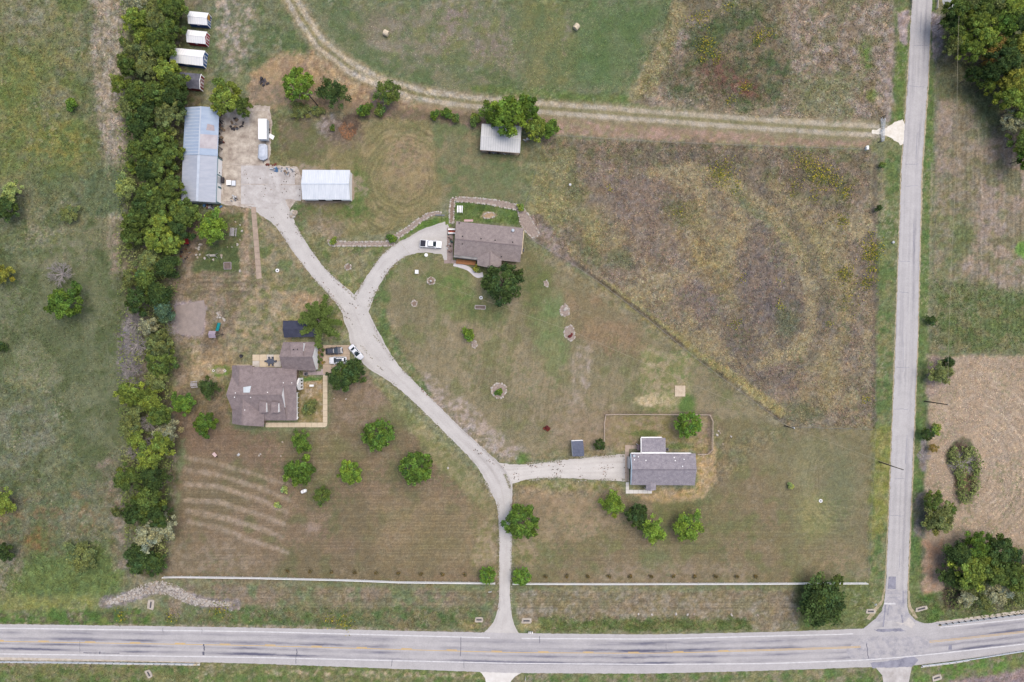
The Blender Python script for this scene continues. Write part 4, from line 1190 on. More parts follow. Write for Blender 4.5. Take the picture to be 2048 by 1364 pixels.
M_BRICK = pm('red_brick_wall', (128, 84, 76), (106, 66, 62), 2.2, 0.9, speck=0.12)
M_TANBRICK = pm('tan_brick_wall', (168, 146, 124), (146, 124, 104), 2.0, 0.9, speck=0.1)
M_GLASS = pm('dark_window_glass', (44, 50, 60), (34, 40, 50), 0.6, 0.1, spec=0.6)
M_DARK = pm('dark_interior', (46, 42, 40), (30, 28, 28), 1.0, 0.95)
M_TRIM = pm('white_trim', (278, 276, 272), (264, 263, 262), 0.8, 0.6)
M_VENT = pm('black_vent', (52, 50, 54), (44, 42, 46), 1.0, 0.6)
M_WOOD = pm('weathered_wood', (150, 132, 114), (122, 106, 92), 1.6, 0.9, stretch=(1, 6, 1))
M_CEDAR = pm('orange_deck_wood', (190, 132, 86), (164, 110, 70), 1.2, 0.8, stretch=(6, 1, 1))
M_POSTGREY = pm('grey_post', (128, 122, 116), (104, 98, 94), 1.5, 0.8)

def cornersW(pts, h):
    return [W(x, y, h) for x, y in pts]

class Gable:
    """gabled box: corners are the four roof corners (photo px at eave height) A B C D; the ridge runs from mid(A,D) to mid(B,C)"""
    def __init__(self, name, label, cat, pts, he, hr, roof_m, wall_m, over=0.25, thick=0.12, group=None, walls=True, th_off=0.0, ridge_shift=0.0):
        A, B, C, D = cornersW(pts, he)
        self.A, self.B, self.C, self.D = A, B, C, D
        self.he, self.hr = he, hr
        cx = (A + B + C + D) / 4
        self.root = thing(name, label, cat, (cx.x, cx.y, 0), group=group, world=True)
        f = 0.5 + ridge_shift
        self.RA = A.lerp(D, f); self.RA.z = hr
        self.RB = B.lerp(C, f); self.RB.z = hr
        m = MB()
        m.slab([A, B, self.RB, self.RA], thick)
        m.slab([self.RA, self.RB, C, D], thick)
        self.roof = m.build('roof', roof_m, self.root)
        # walls inset
        def inset(P, Q1, Q2):
            return P + (Q1 - P).normalized() * over + (Q2 - P).normalized() * over
        self.a, self.b, self.c, self.d = inset(A, B, D), inset(B, A, C), inset(C, B, D), inset(D, A, C)
        g = (hr - he) / ((A - D).xy.length / 2)
        self.zw = he - thick + g * over - 0.03
        ra, rb = self.a.lerp(self.d, f), self.b.lerp(self.c, f)
        zr = hr - thick - 0.03
        self.u = (B - A).normalized()
        self.u.z = 0
        if walls:
            q = [self.a, self.b, self.c, self.d]
            vs = [(p.x, p.y, 0.0) for p in q] + [(p.x, p.y, self.zw) for p in q] + [(ra.x, ra.y, zr), (rb.x, rb.y, zr)]
            fs = [(0, 1, 5, 4), (2, 3, 7, 6), (1, 2, 6, 9, 5), (3, 0, 4, 8, 7), (4, 5, 9, 8), (8, 9, 6, 7), (3, 2, 1, 0)]
            mm = MB().add(vs, fs)
            self.wall = mm.build('wall', wall_m, self.root)
            fix_normals(self.wall.data)
    def side(self, s):
        return {'AB': (self.a, self.b), 'BC': (self.b, self.c), 'CD': (self.c, self.d), 'DA': (self.d, self.a)}[s]
    def face(self, s, t0, t1, z0, z1, name, mat, proud=0.04, parent=None, label=None):
        """thin panel on wall s between fractions t0..t1"""
        p, q = self.side(s)
        return panel_on(p, q, (self.A + self.B + self.C + self.D) / 4, t0, t1, z0, z1, name, mat, proud, parent or self.root, label)
    def ribs(self, n, mat, name='seam', w=0.06, h=0.05, slopes=(0, 1), t0=0.02, t1=0.98, frac=(0.0, 1.0)):
        m = MB()
        for s in slopes:
            E0, E1 = (self.A, self.B) if s == 0 else (self.D, self.C)
            for i in range(n):
                t = t0 + (t1 - t0) * i / (n - 1)
                a = E0.lerp(E1, t); b = self.RA.lerp(self.RB, t)
                a, b = a.lerp(b, frac[0]), a.lerp(b, frac[1])
                bar(m, a, b, w, h)
        return m.build(name, mat, self.root, kind='stuff')
    def cap(self, mat, w=0.3):
        m = MB()
        bar(m, self.RA, self.RB, w, 0.06)
        return m.build('ridge_cap', mat, self.root)
    def posts(self, n, mat, r=0.09):
        for e0, e1 in ((self.a, self.b), (self.d, self.c)):
            for i in range(n):
                p = e0.lerp(e1, i / (n - 1))
                MB().box(p.x - r, p.x + r, p.y - r, p.y + r, 0, self.zw + 0.02).build('post', mat, self.root)
    def skirt(self, mat, name='eave_trim', w=0.1, h=0.16):
        m = MB()
        for a, b in ((self.A, self.RA), (self.RA, self.D), (self.B, self.RB), (self.RB, self.C)):
            bar(m, a + Vector((0, 0, 0.01)), b + Vector((0, 0, 0.01)), w, 0.05)
        return m.build(name, mat, self.root)

def fix_normals(me):
    import bmesh
    b = bmesh.new()
    b.from_mesh(me)
    bmesh.ops.recalc_face_normals(b, faces=b.faces)
    b.to_mesh(me)
    b.free()

def bar(m, a, b, w, h):
    """rectangular bar lying on the line a-b, standing h above it"""
    a, b = Vector(a), Vector(b)
    d = (b - a)
    n = Vector((-d.y, d.x, 0))
    if n.length < 1e-6:
        n = Vector((1, 0, 0))
    n = n.normalized() * (w / 2)
    up = Vector((0, 0, h))
    dn = Vector((0, 0, -0.02))
    vs = [a - n + dn, a + n + dn, b + n + dn, b - n + dn, a - n + up, a + n + up, b + n + up, b - n + up]
    m.add(vs, [(0, 1, 2, 3)[::-1], (4, 5, 6, 7)[::1], (0, 1, 5, 4), (1, 2, 6, 5), (2, 3, 7, 6), (3, 0, 4, 7)])
    return m

def panel_on(p, q, cen, t0, t1, z0, z1, name, mat, proud=0.04, parent=None, label=None):
    p, q = Vector((p.x, p.y, 0)), Vector((q.x, q.y, 0))
    d = (q - p)
    n = Vector((-d.y, d.x, 0)).normalized()
    mid = (p + q) / 2
    if (mid - Vector((cen.x, cen.y, 0))).dot(n) < 0:
        n = -n
    a, b = p + d * t0, p + d * t1
    m = MB()
    vs = [a - n * 0.05, b - n * 0.05, b + n * proud, a + n * proud]
    m.prism([(v.x, v.y) for v in vs], z0, z1)
    return m.build(name, mat, parent, label=label)

def window_on(p, q, cen, t0, t1, z0, z1, parent, mat=None):
    """window = frame with a glass pane as its sub-part"""
    L = (Vector((q.x, q.y, 0)) - Vector((p.x, p.y, 0))).length
    e = 0.09 / L
    f = panel_on(p, q, cen, t0, t1, z0, z1, 'window', M_TRIM, 0.03, parent)
    f['_w'] = 1; f['_o'] = parent['_o']
    panel_on(p, q, cen, t0 + e, t1 - e, z0 + 0.09, z1 - 0.09, 'pane', mat or M_GLASS, 0.045, f)
    return f

def door_on(p, q, cen, t0, t1, z0, z1, parent, mat, name='door'):
    f = panel_on(p, q, cen, t0, t1, z0, z1, name, mat, 0.04, parent)
    f['_w'] = 1; f['_o'] = parent['_o']
    panel_on(p, q, cen, t1 - 0.14 * (t1 - t0), t1 - 0.08 * (t1 - t0), z0 + 0.95, z0 + 1.05, 'handle', M_VENT, 0.09, f)
    return f

# ---- the four portable sheds by the tree belt
def zoomA(u, v, ox, oy, s):
    return (ox + u / s, oy + v / s)
def q4(ox, oy, s, *uv):
    return [zoomA(u, v, ox, oy, s) for u, v in uv]

def shed(label, corners, roof, wallm, doorm, trim, he=2.2, hr=3.0, ribs=0):
    g = Gable('portable_shed', label, 'shed', corners, he, hr, roof, wallm, 0.08, 0.07, group='portable sheds in a row by the tree belt')
    cen = (g.A + g.B + g.C + g.D) / 4
    p, q = g.b, g.c
    panel_on(p, q, cen, 0.0, 0.06, 0.05, g.zw, 'corner_trim', trim, 0.05, g.root)
    panel_on(p, q, cen, 0.94, 1.0, 0.05, g.zw, 'corner_trim', trim, 0.05, g.root)
    for a, b in ((0.24, 0.49), (0.51, 0.76)):
        d = panel_on(p, q, cen, a, b, 0.12, 1.95, 'door', trim, 0.05, g.root)
        d['_w'] = 1; d['_o'] = g.root['_o']
        panel_on(p, q, cen, a + 0.04, b - 0.04, 0.25, 1.0, 'door_panel', doorm, 0.06, d)
        panel_on(p, q, cen, a + 0.04, b - 0.04, 1.12, 1.84, 'door_panel', doorm, 0.06, d)
    m = MB()
    for a, b in ((g.B, g.RB), (g.RB, g.C)):
        bar(m, a, b, 0.14, 0.03)
    m.build('rake_trim', trim, g.root)
    # small louvre on the long wall that faces the yard
    panel_on(g.c, g.d, cen, 0.46, 0.58, 1.3, 1.7, 'louvre', trim, 0.04, g.root)
    mm = MB()
    for k in (0.2, 0.5, 0.8):
        a = g.a.lerp(g.d, k); b = g.b.lerp(g.c, k)
        bar(mm, Vector((a.x, a.y, 0.0)), Vector((b.x, b.y, 0.0)), 0.1, 0.1)
    mm.build('skid', M_WOOD, g.root)
    if ribs:
        g.ribs(ribs, M_RIB_W, w=0.05, h=0.03)
        g.cap(M_WHITE_METAL2, 0.2)
    return g

zs = (330, 10, 7.575)
g1 = shed('blue shed with white roof and a yellow board over its door', q4(*zs, (372, 92), (657, 119), (640, 306), (350, 281)), M_WHITE_METAL2, M_BLUE_W, M_BLUE_W, M_TRIM, ribs=9)
cen = (g1.A + g1.C) / 2
panel_on(g1.b, g1.c, cen, 0.06, 0.52, 1.1, g1.zw + 0.2, 'board', M_YEL_W, 0.08, g1.root)
panel_on(g1.b, g1.c, cen, 0.20, 0.46, 0.75, 1.1, 'awning', M_BRICK, 0.12, g1.root)
shed('bright red shed with white roof and white door trim', q4(*zs, (345, 373), (635, 405), (612, 592), (328, 562)), M_WHITE_METAL2, M_RED_W, M_RED_W, M_TRIM, ribs=9)
shed('longest blue shed with a white roof', q4(*zs, (150, 648), (605, 692), (575, 925), (62, 862)), M_WHITE_METAL2, M_BLUE_W, M_BLUE_W, M_TRIM, ribs=13)
shed('dark red shed with grey shingle roof', q4(*zs, (225, 1015), (550, 1045), (530, 1276), (205, 1240)), M_SHINGLE_S, M_DRED_W, M_DRED_W, M_TRIM, 2.1, 2.8)

# ---- workshop: open blue-roofed bay and closed grey-roofed bay
zw_ = (350, 205, 6.2)
P = q4(*zw_, (97, 652), (128, 58), (548, 65), (530, 664))
gw = Gable('workshop', 'long metal workshop with half blue half grey roof along the tree belt', 'workshop', P, 3.3, 4.2, M_BLUE_METAL, M_GREY_METAL, 0.2, 0.1, walls=False)
gw.ribs(15, M_RIB, w=0.16, h=0.04, slopes=(0,), frac=(0.1, 1.0))
gw.ribs(22, M_BLUE_METAL, w=0.05, h=0.04, slopes=(1,))
gw.posts(6, M_POSTGREY, 0.1)
gw.cap(M_RIB, 0.35)
cen = (gw.A + gw.C) / 2
# (corners: A,D at the grey bay; B,C at the far end) side AB faces the trees, side CD faces the yard
panel_on(gw.a, gw.b, cen, 0.0, 1.0, 0.0, gw.zw, 'back_wall', M_GREY_METAL, 0.02, gw.root)
panel_on(gw.b, gw.c, cen, 0.0, 1.0, 0.0, gw.zw, 'end_wall', M_GREY_METAL, 0.02, gw.root)
def on_slope(g, s, t, f, dz=0.02):
    E0, E1 = (g.A, g.B) if s == 0 else (g.D, g.C)
    p = E0.lerp(E1, t).lerp(g.RA.lerp(g.RB, t), f)
    return p + Vector((0, 0, dz))
MB().slab([on_slope(gw, 1, 0.14, 0.03, 0.05), on_slope(gw, 1, 0.43, 0.03, 0.05), on_slope(gw, 1, 0.43, 0.97, 0.05), on_slope(gw, 1, 0.14, 0.97, 0.05)], 0.03).build('patch_sheet', M_PATCH_METAL, gw.root)
MB().slab([on_slope(gw, 1, 0.51, 0.2, 0.05), on_slope(gw, 1, 0.63, 0.24, 0.05), on_slope(gw, 1, 0.65, 0.6, 0.05), on_slope(gw, 1, 0.52, 0.66, 0.05)], 0.03).build('rust_patch', pm('rusty_patch', (190, 172, 168), (164, 160, 168), 1.6, 0.7), gw.root)
P2 = q4(*zw_, (75, 1225), (97, 655), (530, 667), (510, 1240))
g2 = Gable('workshop_bay', 'x', 'workshop', P2, 3.25, 4.12, M_GREY_METAL, M_WHITE_WALL, 0.12, 0.1)
# the grey bay belongs to the same workshop: move its parts under it
for ch in list(g2.root.children):
    dx, dy = g2.root.location.x - gw.root.location.x, g2.root.location.y - gw.root.location.y
    ch.parent = gw.root
    ch.location = (dx, dy, 0)
LABELS.pop('x')
root2 = g2.root
m = MB()
for s in (0, 1):
    E0, E1 = (g2.A, g2.B) if s == 0 else (g2.D, g2.C)
    for i in range(33):
        t = 0.015 + 0.97 * i / 32
        bar(m, E0.lerp(E1, t), g2.RA.lerp(g2.RB, t), 0.07, 0.045)
m.build('seam', M_GREY_METAL, gw.root, kind='stuff')
m = MB(); bar(m, g2.RA, g2.RB, 0.7, 0.05); m.build('ridge_cap', M_RIB, gw.root)
cen = (g2.A + g2.C) / 2
for a, b in ((0.0, 0.025), (0.37, 0.395), (0.975, 1.0)):
    panel_on(g2.c, g2.d, cen, a, b, 0, g2.zw, 'corner_trim', M_TEAL, 0.08, gw.root)
panel_on(g2.c, g2.d, cen, 0.42, 0.56, 0, 2.7, 'roll_up_door', M_LIGHT_METAL, 0.05, gw.root)
panel_on(g2.c, g2.d, cen, 0.62, 0.66, 0, 2.1, 'door', M_TEAL, 0.05, gw.root)
window_on(g2.c, g2.d, cen, 0.30, 0.34, 1.1, 2.0, gw.root)
panel_on(g2.d, g2.a, cen, 0.0, 1.0, 2.55, g2.zw, 'fascia', M_TEAL, 0.06, gw.root)
panel_on(g2.d, g2.a, cen, 0.0, 1.0, 0.0, 0.9, 'plinth', M_TEAL, 0.05, gw.root)
panel_on(g2.d, g2.a, cen, 0.30, 0.62, 0.9, 2.4, 'roll_up_door', M_LIGHT_METAL, 0.05, gw.root)
m = MB(); bar(m, g2.D + Vector((0.02, 0, -0.05)), g2.C + Vector((0.02, 0, -0.05)), 0.14, 0.1); m.build('gutter', M_TEAL, gw.root)
COL.objects.unlink(root2)
bpy.data.objects.remove(root2)

# ---- white metal barn
gb = Gable('barn', 'white metal barn with a ridged roof beside the concrete apron', 'barn', q4(500, 320, 7.577, (795, 148), (1515, 152), (1513, 602), (793, 598)), 3.4, 4.5, M_WHITE_METAL, M_WHITE_WALL, 0.2, 0.1)
gb.ribs(27, M_RIB_W, w=0.06, h=0.04)
gb.cap(M_RIB_W, 0.35)
cen = (gb.A + gb.C) / 2
panel_on(gb.d, gb.a, cen, 0.12, 0.46, 0, 2.9, 'roll_up_door', M_LIGHT_METAL, 0.05, gb.root)
panel_on(gb.d, gb.a, cen, 0.54, 0.88, 0, 2.9, 'roll_up_door', M_LIGHT_METAL, 0.05, gb.root)
panel_on(gb.c, gb.d, cen, 0.0, 1.0, 0, 0.9, 'plinth', M_TANBRICK, 0.04, gb.root)
panel_on(gb.c, gb.d, cen, 0.55, 0.7, 0.9, 2.6, 'opening', M_DARK, 0.03, gb.root)
panel_on(gb.c, gb.d, cen, 0.2, 0.4, 0.9, 2.6, 'opening', M_DARK, 0.03, gb.root)

# ---- open pole barn under the big tree
gp = Gable('pole_barn', 'open pole barn with light grey metal roof half under a big tree', 'barn', q4(930, 180, 9.095, (305, 612), (1030, 655), (1000, 1150), (275, 1092)), 2.9, 3.6, M_LIGHT_METAL, M_WOOD, 0.2, 0.08, walls=False)
gp.ribs(17, M_RIB_G, w=0.09, h=0.05)
gp.cap(M_LIGHT_METAL, 0.3)
gp.posts(5, M_WOOD, 0.1)
m = MB(); bar(m, gp.D + Vector((0, 0, -0.05)), gp.C + Vector((0, 0, -0.05)), 0.16, 0.06); m.build('eave_beam', M_WOOD, gp.root)
cen = (gp.A + gp.C) / 2
panel_on(gp.a, gp.b, cen, 0, 1, 0, gp.zw, 'back_wall', M_WOOD, 0.02, gp.root)
MB().prism([(p.x, p.y) for p in (gp.a, gp.b, gp.c, gp.d)], 0.02, 0.06).build('dirt_floor', MATS['barn_soil'], gp.root)

# ---- dark-roofed carport shed behind the west house
gd = Gable('storage_shed', 'long shed with dark blue shingle roof under a spreading conifer', 'shed', q4(540, 600, 8.527, (222, 352), (800, 352), (832, 624), (240, 642)), 2.5, 3.2, M_SHINGLE_D, M_WHITE_WALL, 0.25, 0.12)
gd.cap(M_SHINGLE_D, 0.3)
cen = (gd.A + gd.C) / 2
door_on(gd.b, gd.c, cen, 0.3, 0.6, 0, 2.0, gd.root, M_TRIM)
window_on(gd.c, gd.d, cen, 0.3, 0.42, 1.0, 1.9, gd.root)

# ---- small blue-grey garden shed on the east lawn
gs = Gable('garden_shed', 'small white shed with steel blue roof beside a round bush', 'shed', [(1143.4, 882), (1166, 881), (1168.6, 912), (1145.6, 913)], 2.2, 2.75, M_SHINGLE_L, M_WHITE_WALL, 0.08, 0.07)
gs.cap(M_SHINGLE_L, 0.2)
cen = (gs.A + gs.C) / 2
door_on(gs.b, gs.c, cen, 0.3, 0.65, 0.1, 1.9, gs.root, M_TRIM)
panel_on(gs.d, gs.a, cen, 0.0, 1.0, 0.1, 2.2, 'side_boards', M_TRIM, 0.1, gs.root)
m = MB(); bar(m, gs.A + Vector((0, 0.05, 0.0)), gs.B + Vector((0, 0.05, 0)), 0.14, 0.06); m.build('eave_trim', M_TRIM, gs.root)
panel_on(gs.b, gs.c, cen, 0.2, 0.5, 0.0, 0.3, 'ramp', M_WOOD, 0.9, gs.root)

def vents(root, pts, f, mat, r=0.14, h=0.35):
    for u, v, z in pts:
        p = W(*f(u, v), z)
        MB().lathe((p.x, p.y, z - 0.1), [(r, 0), (r, h * 0.7), (r * 1.4, h * 0.75), (r * 1.2, h), (0.03, h + 0.03)], 8).build('vent', mat, root)

def wall_block(root, pts, h, mat, name='wall', inset=0.4, z0=0.0):
    """closed wall block from roof-edge pixels at eave height"""
    w_ = cornersW(pts, h)
    c = sum(w_, Vector((0, 0, 0))) / len(w_)
    q = []
    for p in w_:
        d = Vector((c.x - p.x, c.y - p.y, 0))
        q.append(p + Vector((math.copysign(min(inset, abs(d.x)), d.x), math.copysign(min(inset, abs(d.y)), d.y), 0)))
    m = MB().prism([(p.x, p.y) for p in q], z0, h - 0.2)
    m.build(name, mat, root)
    return q

# ---- west house
fa = lambda u, v: (440 + u / 6.82, 670 + v / 6.82)
Pa = lambda u, v, h: W(*fa(u, v), h)
c0 = Pa(500, 800, 0)
ha = thing('house', 'rambling taupe shingled house with dormers and an attached garage', 'house', (c0.x, c0.y, 0), world=True)
T = 0.16
m = MB()
m.slab([Pa(82, 815, 7), Pa(160, 565, 4.4), Pa(300, 565, 4.35), Pa(300, 432, 3), Pa(1045, 452, 3), Pa(1045, 690, 5.7), Pa(868, 690, 5.7), Pa(840, 820, 7)], T)
m.slab([Pa(82, 815, 7), Pa(840, 820, 7), Pa(872, 950, 5.5), Pa(905, 1165, 3), Pa(320, 1165, 3), Pa(320, 1010, 4.75), Pa(165, 1010, 4.75)], T)
m.build('main_roof', M_SHINGLE_A, ha)
m = MB()
m.slab([Pa(868, 690, 5.7), Pa(1040, 690, 5.7), Pa(1046, 1165, 2.95), Pa(880, 1165, 2.95)], T)
m.build('porch_roof', M_SHINGLE_A, ha)
m = MB()
m.slab([Pa(165, 415, 3.9), Pa(250, 413, 5.7), Pa(250, 705, 5.85), Pa(162, 565, 4.45)], T)
m.slab([Pa(250, 413, 5.7), Pa(438, 415, 3.0), Pa(440, 560, 4.35), Pa(250, 705, 5.85)], T)
m.build('cross_gable_roof', M_SHINGLE_A, ha)
m = MB()
m.slab([Pa(165, 1010, 4.0), Pa(302, 870, 6.4), Pa(300, 1232, 6.2), Pa(165, 1210, 3.4)], T)
m.slab([Pa(302, 870, 6.4), Pa(600, 1095, 3.9), Pa(600, 1250, 3.0), Pa(300, 1232, 6.2)], T)
m.build('cross_gable_roof', M_SHINGLE_A, ha)
for (u0, u1, v0, v1) in ((538, 632, 905, 1058), (700, 798, 912, 1058)):
    hz = 6.25
    m = MB()
    m.slab([Pa(u0, v0, hz + 0.1), Pa(u1, v0, hz + 0.1), Pa(u1 - 6, v1, 5.85), Pa(u0 - 6, v1, 5.85)], 0.12)
    d = m.build('dormer', M_SHINGLE_A, ha)
    a, b_, c_ = Pa(u1, v0 + 20, hz - 0.03), Pa(u1 - 5, v1 - 4, 5.78), Pa(u1 - 5, v1 - 4, 5.78)
    c_.z = 3.9
    MB().wallpoly([a, b_, (b_.x, b_.y, 3.9), (a.x, a.y, 4.7)], (0.08, 0, 0)).build('dormer_cheek', M_WHITE_WALL, d)
    a, b_ = Pa(u0, v1 - 8, 5.8), Pa(u1 - 8, v1 - 8, 5.8)
    MB().box(a.x, b_.x, a.y, a.y + 0.1, 3.9, 5.72).build('dormer_front', M_WHITE_WALL, d)
# gable walls
a = Pa(838, 820, 7)
yn, ys_ = Pa(860, 690, 5.7).y, Pa(880, 990, 5.0).y
MB().wallpoly([(a.x - 0.05, yn, 5.45), (a.x - 0.05, a.y, 6.85), (a.x - 0.05, ys_, 4.9), (a.x - 0.05, ys_, 3.6), (a.x - 0.05, yn, 4.6)], (0.1, 0, 0)).build('gable_wall', M_WHITE_WALL, ha)
west_x = Pa(165, 800, 3).x + 0.3
MB().wallpoly([(west_x, Pa(165, 560, 4.4).y, 0), (west_x, Pa(165, 560, 4.4).y, 4.1), (west_x, Pa(82, 815, 7).y, 6.7), (west_x, Pa(165, 1010, 4.7).y, 4.4), (west_x, Pa(165, 1010, 4.7).y, 0)], (0.15, 0, 0)).build('gable_wall', M_TANBRICK, ha)
qm = wall_block(ha, [fa(165, 565), fa(440, 560), fa(440, 452), fa(1045, 452), fa(1045, 780), fa(900, 790), fa(900, 1060), fa(165, 1010)], 3.0, M_TANBRICK, inset=0.35)
wall_block(ha, [fa(175, 415), fa(435, 415), fa(435, 580), fa(175, 580)], 3.0, M_TANBRICK, inset=0.3)
wall_block(ha, [fa(180, 1000), fa(590, 1000), fa(590, 1240), fa(180, 1215)], 3.0, M_TANBRICK, inset=0.3)
# white window gable facing the courtyard
gx_ = Pa(1030, 670, 5.4).x
y0_, y1_ = Pa(1046, 590, 3.9).y, Pa(1046, 752, 3.9).y
MB().wallpoly([(gx_, y0_, 0.3), (gx_, y0_, 3.2), (gx_, (y0_ + y1_) / 2, 5.2), (gx_, y1_, 3.2), (gx_, y1_, 0.3)], (0.55, 0, 0)).build('bay_gable', M_WHITE_WALL, ha)
e = gx_ + 0.55
for k in range(3):
    yc = y1_ + (y0_ - y1_) * (0.22 + 0.28 * k)
    f = MB().box(e - 0.02, e + 0.03, yc - 0.26, yc + 0.26, 1.0, 2.9)
    f = f.build('window', M_TRIM, ha)
    MB().box(e + 0.0, e + 0.05, yc - 0.2, yc + 0.2, 1.08, 2.82).build('pane', M_GLASS, f)
# porch: white rail beam and posts along the courtyard
a, b_ = Pa(1046, 785, 2.85), Pa(1050, 1150, 2.85)
MB().box(b_.x - 0.04, b_.x + 0.16, b_.y, a.y, 2.8, 2.98).build('porch_beam', M_TRIM, ha)
for t in np.linspace(0.02, 0.98, 6):
    y = a.y + (b_.y - a.y) * t
    MB().box(b_.x - 0.45, b_.x - 0.3, y - 0.07, y + 0.07, 0.05, 2.72).build('porch_post', M_TRIM, ha)
a, b_ = Pa(600, 1150, 3), Pa(1040, 1150, 3)
for t in np.linspace(0.05, 0.97, 5):
    x = a.x + (b_.x - a.x) * t
    MB().box(x - 0.07, x + 0.07, a.y + 0.25, a.y + 0.4, 0.05, 2.75).build('porch_post', M_TRIM, ha)
p0, p1, p2, p3 = Pa(905, 800, 0), Pa(1046, 800, 0), Pa(1046, 1150, 0), Pa(905, 1150, 0)
MB().prism([(p.x, p.y) for p in (p0, p1, p2, p3)], 0.02, 0.2).build('porch_floor', M_CREAM, ha)
# metal patch, vents, eave gutter
MB().slab([Pa(318, 712, 6.05), Pa(425, 694, 5.9), Pa(404, 785, 6.8), Pa(318, 785, 6.8)], 0.04).build('white_sheet', pm('white_tarp', (222, 228, 232), (196, 206, 210), 1.5, 0.6), ha)
vents(ha, [(212, 790, 6.75), (200, 848, 6.75), (420, 850, 6.75), (650, 782, 6.65), (866, 652, 5.35), (980, 652, 5.35), (340, 1022, 6.0)], fa, M_TRIM, 0.1, 0.3)
a, b_ = Pa(225, 411, 3.0), Pa(405, 411, 3.0)
MB().box(a.x, b_.x, a.y - 0.05, a.y + 0.12, 2.75, 2.92).build('gutter', M_CREAM, ha)
# garage
m = MB()
m.slab([Pa(862, 95, 2.9), Pa(1312, 95, 2.9), Pa(1258, 298, 6.1), Pa(808, 296, 6.1)], T)
m.slab([Pa(808, 296, 6.1), Pa(1258, 298, 6.1), Pa(1312, 492, 2.9), Pa(850, 470, 2.9)], T)
m.build('garage_roof', M_SHINGLE_A, ha)
qg = wall_block(ha, [fa(862, 100), fa(1312, 100), fa(1312, 488), fa(862, 470)], 2.9, M_WHITE_WALL, 'garage_wall', 0.3)
gx_ = Pa(1258, 298, 6.1).x - 0.15
ya, yb = Pa(1312, 110, 2.9).y, Pa(1312, 478, 2.9).y
MB().wallpoly([(gx_, ya - 0.3, 2.5), (gx_, (ya + yb) / 2, 5.75), (gx_, yb + 0.3, 2.5)], (0.12, 0, 0)).build('gable_wall', M_WHITE_WALL, ha)
MB().wallpoly([(Pa(808, 296, 6.1).x + 0.2, ya - 0.3, 2.5), (Pa(808, 296, 6.1).x + 0.2, (ya + yb) / 2, 5.75), (Pa(808, 296, 6.1).x + 0.2, yb + 0.3, 2.5)], (0.12, 0, 0)).build('gable_wall', M_WHITE_WALL, ha)
MB().box(gx_ + 0.1, gx_ + 0.16, (ya + yb) / 2 - 0.06, (ya + yb) / 2 + 0.06, 2.6, 5.4).build('gable_trim', M_TRIM, ha)
gxw = qg[1].x
for k in (0.28, 0.72):
    yc = ya + (yb - ya) * k
    f = MB().box(gxw - 0.02, gxw + 0.04, yc - 1.2, yc + 1.2, 0.05, 2.2).build('garage_door', M_TRIM, ha)
m = MB()
m.slab([Pa(960, 108, 5.05), Pa(1136, 110, 5.05), Pa(1128, 300, 6.12), Pa(962, 300, 6.12)], 0.12)
d = m.build('dormer', M_SHINGLE_A, ha)
a, b_ = Pa(1132, 112, 5.0), Pa(1128, 220, 5.6)
MB().wallpoly([a, b_, (b_.x, b_.y, 4.6), (a.x, a.y, 3.1)], (0.08, 0, 0)).build('dormer_cheek', M_WHITE_WALL, d)
MB().box(Pa(964, 112, 5).x, a.x, a.y - 0.12, a.y, 3.1, 4.92).build('dormer_front', M_WHITE_WALL, d)
vents(ha, [(1005, 198, 5.6), (1060, 194, 5.6)], fa, M_VENT, 0.13, 0.3)
for (t0, t1) in ((0.1, 0.24), (0.55, 0.7)):
    window_on(qm[2], qm[3], Vector((0, -99, 0)) + qm[3], t0, t1, 1.0, 2.2, ha)

def caps(root, prs, f, mat):
    for (u0, v0, z0, u1, v1, z1) in prs:
        m = MB()
        bar(m, W(*f(u0, v0), z0), W(*f(u1, v1), z1), 0.3, 0.05)
        m.build('ridge_cap', mat, root)
M_CAP = pm('shingle_cap', (146, 133, 132), (124, 112, 112), 1.5, .95, speck=.15)
caps(ha, [(86, 816, 7, 838, 820, 7), (250, 415, 5.7, 250, 700, 5.85), (302, 880, 6.4, 300, 1230, 6.2), (812, 296, 6.1, 1256, 298, 6.1), (870, 690, 5.7, 1038, 690, 5.7)], fa, M_CAP)
# ---- middle house
fb = lambda u, v: (820 + u / 7.877, 390 + v / 7.877)
Pb = lambda u, v, h: W(*fb(u, v), h)
c0 = Pb(1200, 760, 0)
hb = thing('house', 'warm grey shingled house with an orange deck beside the pickup', 'house', (c0.x, c0.y, 0), world=True)
m = MB()
m.slab([Pb(726, 414, 2.8), Pb(1786, 520, 2.8), Pb(1766, 800, 4.7), Pb(705, 690, 4.7)], T)
m.slab([Pb(705, 690, 4.7), Pb(1766, 800, 4.7), Pb(1735, 1060, 2.8), Pb(1440, 1030, 2.8), Pb(1060, 982, 2.8), Pb(690, 942, 2.8)], T)
m.build('main_roof', M_SHINGLE_B, hb)
m = MB()
m.slab([Pb(1060, 975, 2.95), Pb(1058, 1106, 2.8), Pb(1255, 1148, 4.1), Pb(1262, 880, 4.1)], T)
m.slab([Pb(1262, 880, 4.1), Pb(1255, 1148, 4.1), Pb(1300, 1152, 3.9), Pb(1440, 1120, 2.8), Pb(1440, 1020, 2.95)], T)
m.build('cross_gable_roof', M_SHINGLE_B, hb)
wall_block(hb, [fb(726, 420), fb(1780, 525), fb(1733, 1050), fb(692, 938)], 2.8, M_BRICK, inset=0.45)
qf = wall_block(hb, [fb(1066, 900), fb(1436, 940), fb(1432, 1115), fb(1066, 1100)], 2.8, M_BRICK, 'wall', 0.3)
a, b_ = Pb(1085, 1095, 2.8), Pb(1430, 1120, 2.8)
MB().wallpoly([(a.x, a.y + 0.2, 2.5), ((a.x + b_.x) / 2, a.y + 0.12, 3.9), (b_.x, b_.y + 0.2, 2.5)], (0, 0.12, 0)).build('gable_wall', M_BRICK, hb)
